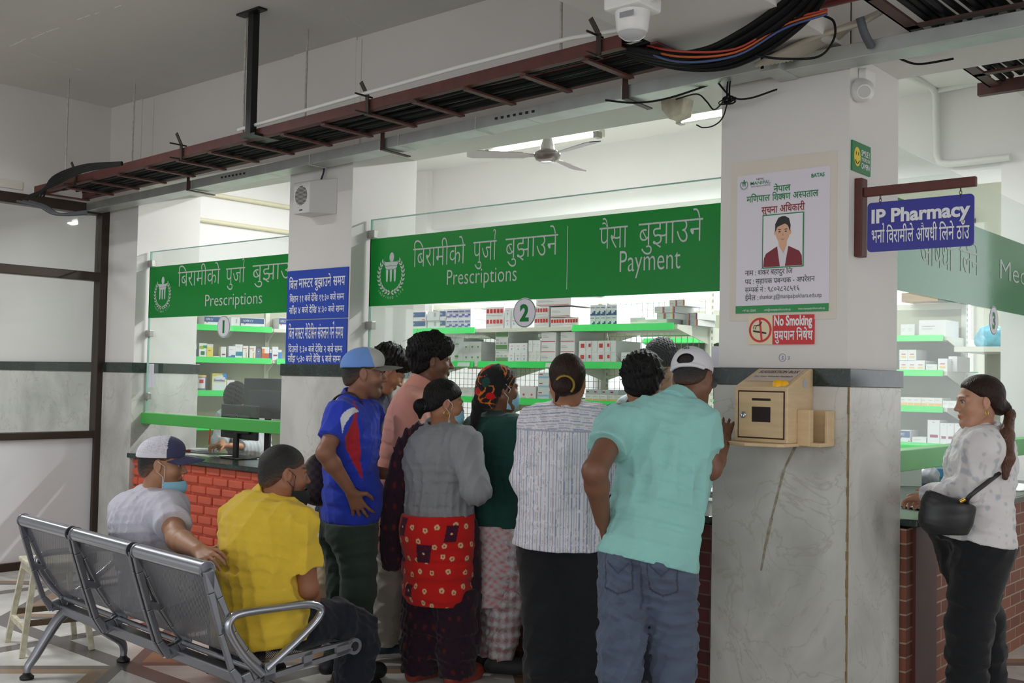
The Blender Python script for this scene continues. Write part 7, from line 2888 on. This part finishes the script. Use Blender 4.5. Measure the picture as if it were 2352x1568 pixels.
# ---- 7 woman in the patterned headscarf and green sweater
sk = Sk((-3.64, 4.10), 1.56, 62, hyaw=24, hpitch=4, girth=1.0, head=(1148, 890, 5.5), neck=(1138, 958, 5.52), shR=(1182, 990, 5.4), shL=(1098, 990, 5.62), pel=(1136, 1195, 5.5), elR=(1196, 1090, 5.38), wrR=(1205, 1120, 5.6), elL=(1082, 1090, 5.66), wrL=(1100, 1130, 5.8),
        anR=(1150, 1525, 5.46), anL=(1112, 1515, 5.6), knR=(1160, 1370, 5.46), knL=(1120, 1365, 5.58), toeR=(1205, 1545, 5.45))
t = person('woman in a patterned black headscarf, dark green sweater and pale pink clothes', sk)
body(t, sk, T3, fem=True)
shirt(t, sk, 'sweater', cloth('bottle_green_wool', (26, 66, 58)), hem=-.02, sleeves=(1.9, 1.9), amp=0.0046, seed=23, collar=0, infl=.022, wl=.12)
P7 = sk.spine(0)


def c7(V):
    c = np.tile(np.array((196, 164, 164.)), (len(V), 1))
    s_ = np.sin(V[:, 0] * 150 + np.sin(V[:, 2] * 90)) * np.sin(V[:, 2] * 150 + np.sin(V[:, 0] * 80))
    c[s_ > .35] = (188, 184, 190)
    c[s_ < -.55] = (190, 132, 138)
    return c


def c7b(V):
    c = np.tile(np.array((176, 162, 164.)), (len(V), 1))
    s_ = np.sin(V[:, 0] * 120) * np.sin(V[:, 1] * 120) + np.sin(V[:, 2] * 120) * .7
    c[s_ > .45] = (196, 190, 194)
    c[s_ < -.6] = (164, 120, 124)
    return c


vx = Vox(P7 - (.4, .4, .6), P7 + (.4, .4, .25), .006)
vx.loft([(P7 - (0, 0, .42), sk.hr, .12, .15), (P7 - (0, 0, .15), sk.hr, .165, .145), (P7, sk.hr, .17, .14), (P7 + (0, 0, .1), sk.hr, .15, .12)], 0, join=.04)
vx.plane(P7 + sk.r * .13 - (0, 0, .3), unit(sk.r * 1.0 + np.array((0, 0, -.35))))
vx.folds(.003, .2, 4, (1, 1, .3))
vx.plane(sk.hem[0] - sk.hem[1] * .012, -sk.hem[1])
skin_obj('tunic', vx, cloth('pink_print', (196, 164, 164), attr=True, bump=.1), t, c7)
trousers(t, sk, 'trousers', cloth('mauve_print', (176, 162, 164), attr=True), wid=(.11, .1, .065), amp=0.0093, wl=.08, col=c7b, seed=29)
shoes(t, sk, P('black_felt_shoe', (30, 28, 30), .7))


def c7s(V):
    p = ((V - sk.J['head']) @ sk.HR) / sk.hs
    c = np.tile(np.array((30, 27, 28.)), (len(V), 1))
    a = np.arctan2(p[:, 0], -p[:, 1])
    z = p[:, 2]
    q = np.sin(a * 9 + 2.2 * np.sin(z * 60)) + np.sin(z * 85 + 2 * np.sin(a * 5))
    c[(np.abs(q) < .32) & (np.sin(a * 3.1 + z * 20 + .6) > -.1)] = (206, 110, 40)
    for u, v, r in ((-1.1, .02, .035), (-.9, -.02, .03), (.2, .11, .02), (.1, -.03, .018), (.75, -.05, .018)):
        c[np.sqrt(((a - u) * .09) ** 2 + (z - v) ** 2) < r] = (196, 26, 28)
    for u, v, r in ((-.3, .06, .022), (.5, .02, .016)):
        c[np.sqrt(((a - u) * .09) ** 2 + ((z - v) * .6) ** 2) < r] = (24, 70, 62)
    return c


vx = Vox(sk.J['head'] - .3, sk.J['head'] + .25, .0045)
HRs = sk.HR
vx.ell(sk.hp(0, -.018, .03), np.array((.087, .108, .094)), HRs, 0)
vx.ell(sk.hp(0, -.07, -.035), np.array((.075, .06, .07)), HRs, .04)
vx.ell(sk.hp(0, -.075, -.085), np.array((.06, .05, .045)), HRs, .03)
vx.cone(sk.hp(0, -.115, -.09), sk.hp(.0, -.135, -.26), .032, .02, .03)
vx.ell(sk.hp(0, .03, -.01), np.array((.072, .115, .09)), HRs, .01, '-') if False else None
vx.plane(sk.hp(0, .045, 0), HRs @ unit((0, 1, -.35)), sk.J['head'] - .3, sk.J['head'] + .25)
vx.folds(.005, .05, 12, (1, 1, .7))
skin_obj('headscarf', vx, cloth('scarf_print', (30, 27, 28), attr=True, bump=.1), t, c7s, label='black headscarf with orange and red print')
mask_on(t, sk, BLUEMASK, -.115, -.02, loopmat=WHITECORD, label='pale blue mask')

# ---- 8 woman with the hair bun and striped shirt
sk = Sk((-2.96, 3.86), 1.585, 84, hyaw=84, hpitch=4, girth=1.06, head=(1303, 874, 4.83), neck=(1302, 936, 4.87), shR=(1366, 968, 4.84), shL=(1234, 972, 4.9), pel=(1290, 1215, 4.86), elL=(1206, 1098, 4.86), wrL=(1225, 1110, 5.15), elR=(1392, 1095, 4.82), wrR=(1372, 1110, 5.1))
t = person('woman with low hair bun in striped pale shirt and black trousers, from behind', sk)
body(t, sk, T4, fem=True, jaw=1.05)


def c8(V):
    c = np.tile(np.array((228, 226, 232.)), (len(V), 1))
    q = (V - sk.J['neck'])
    u = q @ sk.r
    yoke = (V[:, 2] > sk.J['neck'][2] - .10)
    s_ = np.where(yoke, V[:, 2] * 1.0 + .1 * np.abs(u), u)
    ph = (s_ / .034) % 1.0
    c[ph < .13] = (150, 158, 190)
    c[(ph > .34) & (ph < .40)] = (184, 184, 196)
    c[(ph > .6) & (ph < .72)] = (182, 174, 186)
    line = np.abs(V[:, 2] - (sk.J['neck'][2] - .10)) < .004
    c[line & (q @ sk.f < 0)] = (176, 176, 190)
    return c


shirt(t, sk, 'blouse', cloth('striped_cotton', (202, 200, 210), attr=True, bump=.15), hem=-.075, sleeves=(1.75, 1.75), amp=0.0075, seed=31, col=c8, collar=.035, infl=.02, hemflare=1.1, wl=.13, h=.005, dims=((.17, .125), (.158, .125), (.168, .125), (.155, .1)))
trousers(t, sk, 'trousers', cloth('black_trousers', (27, 28, 31)), wid=(.112, .108, .105), amp=0.0056, wl=.16, seed=33, hipw=(.175, .13))
shoes(t, sk, P('black_shoe', (26, 26, 30), .45))
vx = hair(t, sk, 'cover', vol=.8, seed=7, off=-.022, slope=.6)
vx.ell(sk.hp(-.012, -.118, -.035), np.array((.045, .035, .045)), sk.HR, .012)
vx.cone(sk.hp(-.035, -.105, -.06), sk.hp(-.045, -.08, -.10), .014, .006, .01)
hobj(t, vx, BROWNHAIR)
tube_child(t, 'hair_tie', [sk.hp(-.005 + .042 * math.cos(a), -.128 + .008 * math.sin(a * 2), -.03 + .042 * math.sin(a)) for a in np.linspace(-.8, 2.6, 12)], .006, P('mustard_tie', (150, 124, 40), .5), 6)

# ---- 9 curly-headed man behind, and a clerk inside the screen
sk = Sk((-2.86, 4.18), 1.6, 80, hyaw=76, hpitch=8, head=(1476, 878, 5.0), neck=(1472, 936, 5.0), shR=(1535, 968, 4.98), shL=(1410, 968, 5.06), elR=(1545, 1080, 5.0), wrR=(1535, 1130, 5.2), elL=(1408, 1080, 5.08), wrL=(1420, 1130, 5.25), pel=(1474, 1200, 5.02))
t = person('man with tousled curly black hair, mostly hidden behind the man in the aqua shirt', sk)
body(t, sk, T4)
shirt(t, sk, 'shirt', cloth('dark_shirt', (50, 52, 62)), hem=-.1, sleeves=(1.8, 1.8), seed=37)
trousers(t, sk, 'trousers', cloth('dark_navy_trousers', (40, 42, 56)))
shoes(t, sk, P('black_shoe', (26, 26, 30), .45))
hobj(t, hair(t, sk, 'full', vol=1.3, seed=8, blobs=500, off=-.03), BLKHAIR)
strands(t, sk, BLKHAIR, 9, 70, .02, .4, r=.0013)

sk = Sk((-3.36, 5.2), 1.66, 262, hyaw=250, hpitch=35, head=(1520, 838, 6.08), neck=(1520, 872, 6.2), pel=(1520, 1150, 6.25))
t = person('dark haired clerk behind the glass, just visible over the curly head', sk)
body(t, sk, T2, legs=True)
shirt(t, sk, 'shirt', cloth('clerk_shirt', (190, 196, 206)), hem=-.1, sleeves=(1.8, 1.8), seed=41)
trousers(t, sk, 'trousers', cloth('dark_trousers', (40, 40, 46)))
shoes(t, sk, P('black_shoe', (26, 26, 30), .45))
hobj(t, hair(t, sk, 'full', vol=1.2, seed=10, blobs=120), BLKHAIR)

# ---- 10 man in the aqua shirt leaning to the counter
sk = Sk((-2.43, 3.60), 1.66, 70, hyaw=62, hpitch=22, hroll=5, girth=1.0, head=(1590, 868, 4.5), neck=(1562, 922, 4.42), shR=(1598, 972, 4.34), shL=(1420, 974, 4.36), elR=(1630, 1075, 4.34), wrR=(1662, 1010, 4.66), elL=(1366, 1082, 4.16), wrL=(1384, 1196, 4.3), pel=(1488, 1272, 4.3),
        knL=(1428, 1470, 4.25), knR=(1548, 1470, 4.28), anL=(1412, 1690, 4.3), anR=(1545, 1690, 4.3))
t = person('stout man in an aqua t-shirt, blue jeans and white cap leaning to the counter', sk)
dR = np.array(at(1668, 945, 4.80)) - sk.J['wrR']
dL = np.array(at(1388, 1250, 4.36)) - sk.J['wrL']
body(t, sk, T5, hands={'R': dict(d=dR, n=-np.array(FH) * .8 + np.array(RH) * -.2, curl=.3, spread=.16), 'L': dict(d=dL, n=-np.array(RH), curl=.5)}, arm=1.28, h=.005)


def c10(V):
    c = np.tile(np.array((150, 206, 200.)), (len(V), 1))
    return c


shirt(t, sk, 't_shirt', cloth('aqua_cotton', (150, 206, 200)), hem=-.035, sleeves=(.52, .6), amp=.008, seed=43, collar=.03, infl=.02, wl=.14, dims=((.176, .135), (.17, .14), (.17, .135), (.15, .1)), hemflare=1.02, arm=1.2)


def c10j(V):
    c = np.tile(np.array((84, 94, 114.)), (len(V), 1))
    q = V - sk.spine(0)
    u, z, f_ = q @ sk.hr, q[:, 2], q @ sk.f
    n_ = np.sin(V[:, 0] * 40 + 3 * np.sin(V[:, 2] * 20)) * np.sin(V[:, 2] * 34)
    c *= (1 + .05 * n_)[:, None]
    back = f_ < 0
    for sg in (-1, 1):
        x = u - sg * .085
        w_ = .058
        inside = (np.abs(x) < w_) & (z < .02) & (z > -.125 - .02 * (1 - np.abs(x) / w_))
        edge = inside & ((np.abs(x) > w_ - .006) | (z < -.117 - .02 * (1 - np.abs(x) / w_)))
        c[back & edge] = (62, 66, 80)
        c[back & inside & (np.abs(z + .005 - np.abs(x) * 1.0 + .055) < .005) & (np.abs(x) < .045)] = (66, 72, 92)
    c[back & (np.abs(u) < .004) & (z > -.2)] = (66, 72, 90)
    c[np.abs(f_ - .02) < .004] = c[np.abs(f_ - .02) < .004] * .72
    return c


trousers(t, sk, 'jeans', cloth('blue_denim', (106, 118, 142), attr=True, bump=.3), wid=(.104, .088, .076), amp=0.0075, wl=.1, seed=47, col=c10j, hipw=(.172, .135), seat=.015, h=.005)
shoes(t, sk, P('brown_shoe', (60, 46, 40), .5))
crop(t, sk, T5, .1, 12)
o = cap_on(t, sk, cloth('cap_white', (222, 220, 226), bump=.1), cloth('cap_grey_peak', (150, 148, 152)), None, tilt=4, backstrap=True, label='white cap with an adjusting strap at the back')
mb = MB()
ce = sk.hp(.004, -.1165, .083)
letters(mb, 'NIKE', ce, -sk.HR[:, 0] * -1, sk.HR[:, 2], .013, width=.03, align='C', off=.03)
mb.build('stitched_word', P('cap_black_thread', (40, 40, 44), .6), o, True)

# ---- 11 woman at counter three
sk = Sk((-1.50, 5.02), 1.6, 196, hyaw=176, hpitch=3, girth=1.1, head=(2249, 922, 4.84), neck=(2262, 988, 4.86), shL=(2256, 1030, 4.66), shR=(2288, 1026, 5.02), elL=(2226, 1126, 4.66), wrL=(2116, 1140, 4.88), elR=(2250, 1120, 5.1), wrR=(2150, 1140, 5.1), pel=(2232, 1222, 4.86),
        knL=(2226, 1440, 4.78), knR=(2256, 1430, 4.94), anL=(2220, 1640, 4.78), anR=(2268, 1630, 4.96))
t = person('woman with long ponytail, white patterned top and black trousers at the side counter', sk)
dL = np.array(at(2080, 1150, 5.02)) - sk.J['wrL']
body(t, sk, (188, 138, 112), fem=True, hands={'L': dict(d=dL, n=(0, 0, 1), curl=.35)})


def c11(V):
    c = np.tile(np.array((222, 218, 218.)), (len(V), 1))
    r = np.random.default_rng(6)
    q = np.zeros(len(V))
    for k in range(5):
        K = r.normal(size=3) * 38
        q += np.sin(V @ K + 2.5 * np.sin(V @ (r.normal(size=3) * 34)) + r.uniform(0, 6))
    m = np.clip((q - 1.2) / 1.3, 0, 1)[:, None]
    return c * (1 - m * .35) + np.array((130, 140, 160.)) * m * .35


shirt(t, sk, 'top', cloth('white_print_jersey', (222, 218, 218), attr=True), hem=-.03, sleeves=(1.88, 1.88), amp=0.0065, seed=53, col=c11, collar=.03, infl=.02, bust=.05, wl=.1, dims=((.17, .118), (.15, .108), (.16, .112), (.15, .09)), cuff=True)
trousers(t, sk, 'trousers', cloth('black_trousers', (27, 28, 31)), wid=(.112, .09, .075), amp=0.0046, wl=.14, seed=55, hipw=(.172, .135), seat=.035)
shoes(t, sk, P('black_shoe', (26, 26, 30), .45))
vx = hair(t, sk, 'sleek', vol=.7, seed=14, off=.009, slope=.85)
vx.ell(sk.hp(0, -.11, -.03), np.array((.03, .03, .03)), sk.HR, .02)
hobj(t, vx, BROWNHAIR)
tube_child(t, 'hair_tie', [sk.hp(.02 * math.cos(a), -.132, -.042 + .02 * math.sin(a)) for a in np.linspace(0, 6.28, 13)[:-1]], .007, BLACK, 6, closed=True)
pts = [sk.hp(0, -.12, -.035), sk.hp(0, -.136, -.062), np.array(at(2312, 1000, 4.72)), np.array(at(2314, 1052, 4.67)), np.array(at(2309, 1096, 4.66))]
vx = Vox(np.min(pts, 0) - .06, np.max(pts, 0) + .06, .0045)
vx.cone(pts[0], pts[1], .018, .022, 0).cone(pts[1], pts[2], .022, .03, .02).cone(pts[2], pts[3], .032, .029, .02).cone(pts[3], pts[4], .029, .014, .02)
vx.folds(.003, .02, 3, (1.4, 1.4, .08))
skin_obj('ponytail', vx, P('ponytail_hair', (92, 56, 38), .45, var=.4, vscale=60, bump=.8, bscale=170, stretch=(1, 1, .2)), t)
mb = MB()
cc = sk.hp(-.084, -.002, -.05)
mb.tube([cc + sk.HR @ np.array((0, .007 * math.cos(a), .009 * math.sin(a))) for a in np.linspace(0, 6.28, 13)[:-1]], .002, 5, closed=True)
mb.build('earring', P('gold', (214, 170, 70), .25, 1.0), t, True)
# her black bag
c = np.array(at(2176, 1178, 4.60))
bag = thing('shoulder_bag', 'black shoulder bag at the front hip of the woman in the white top', 'bag', c)
vx = Vox(c - .22, c + .22, .006)
R_ = frame(sk.f)
Rb = np.stack([np.array(RH), np.array(FH), np.array((0, 0, 1.0))], 1)
vx.loft([(c + np.array((0, 0, -.07)) - np.array(RH) * .01, RH, .06, .03), (c + np.array((0, 0, -.045)) - np.array(RH) * .01, RH, .098, .045), (c + np.array((0, 0, .02)), RH, .098, .04), (c + np.array((0, 0, .05)) + np.array(RH) * .01, RH, .095, .02)], 0, join=.03).ell(c + np.array((0, 0, .02)) - np.array(FH) * .015, (.10, .045, .05), Rb, .006)
skin_obj('bag_body', vx, P('black_leather', (28, 28, 30), .45), bag)
tube_child(bag, 'strap', spline([c + np.array((0, 0, .02)) + np.array(RH) * .08, np.array(at(2225, 1142, 4.535)), np.array(at(2262, 1112, 4.57)), np.array(at(2300, 1082, 4.68)), np.array(at(2318, 1062, 4.8))], 6), .010, P('black_leather', (28, 28, 30), .45), 6, .35)
tube_child(bag, 'buckle', [np.array(at(2205, 1152, 4.545)), np.array(at(2217, 1146, 4.54))], .008, P('gold', (214, 170, 70), .25, 1.0), 6)

# ---- 12 clerk bent over the papers behind counter one
sk = Sk((-7.12, 5.12), 1.6, 255, hyaw=250, hpitch=62, head=(548, 918, 8.42), neck=(552, 930, 8.6), shR=(515, 962, 8.6), shL=(600, 962, 8.65), elR=(505, 1010, 8.45), wrR=(512, 1022, 8.22), elL=(588, 1030, 8.45), wrL=(530, 1023, 8.22),
        hipL=(-.09, -.2, .5), hipR=(.09, -.2, .5), knL=(-.1, .1, .5), knR=(.1, .1, .5), anL=(-.1, .05, .07), anR=(.1, .05, .07))
t = person('clerk with black hair bent over papers behind the monitors of counter 1', sk)
body(t, sk, T2, fem=True, eyes=False, hands={'R': dict(d=-np.array(FH) - np.array(RH) * .6, n=(0, 0, 1), curl=.6), 'L': dict(d=-np.array(RH) - np.array(FH) * .3, n=(0, 0, 1), curl=.3)})
shirt(t, sk, 'coat', cloth('grey_coat', (176, 182, 184)), hem=-.08, sleeves=(1.6, 1.6), seed=61)
trousers(t, sk, 'trousers', cloth('dark_trousers', (40, 40, 46)))
shoes(t, sk, P('black_shoe', (26, 26, 30), .45))
hobj(t, hair(t, sk, 'full', vol=.7, seed=15, off=-.02), BLKHAIR)
cs = thing('office_stool', 'dark office stool under the clerk at counter 1', 'stool', (sk.base[0] - sk.f[0] * .2, sk.base[1] - sk.f[1] * .2, 0))
MB().lathe([(0, .34), (.17, .34), (.18, .37), (.16, .4), (0, .4)], n=20).build('seat', BLACK, cs)
MB().cyl((0, 0, .02), (0, 0, .35), .03).build('column', CHROME, cs)
MB().lathe([(0, 0), (.2, 0), (.19, .02), (.03, .04)], n=20).build('base', BLACK, cs)
o = MB().cyl((0, 0, 0), (.012, 0, .14), .005, .005, 8).build('pen', P('orange_pen', (226, 70, 30), .4))
o.location = Vector(at(480, 1020, 8.2))
tag(o, 'orange pen upright in the writing hand at counter 1', 'pen')
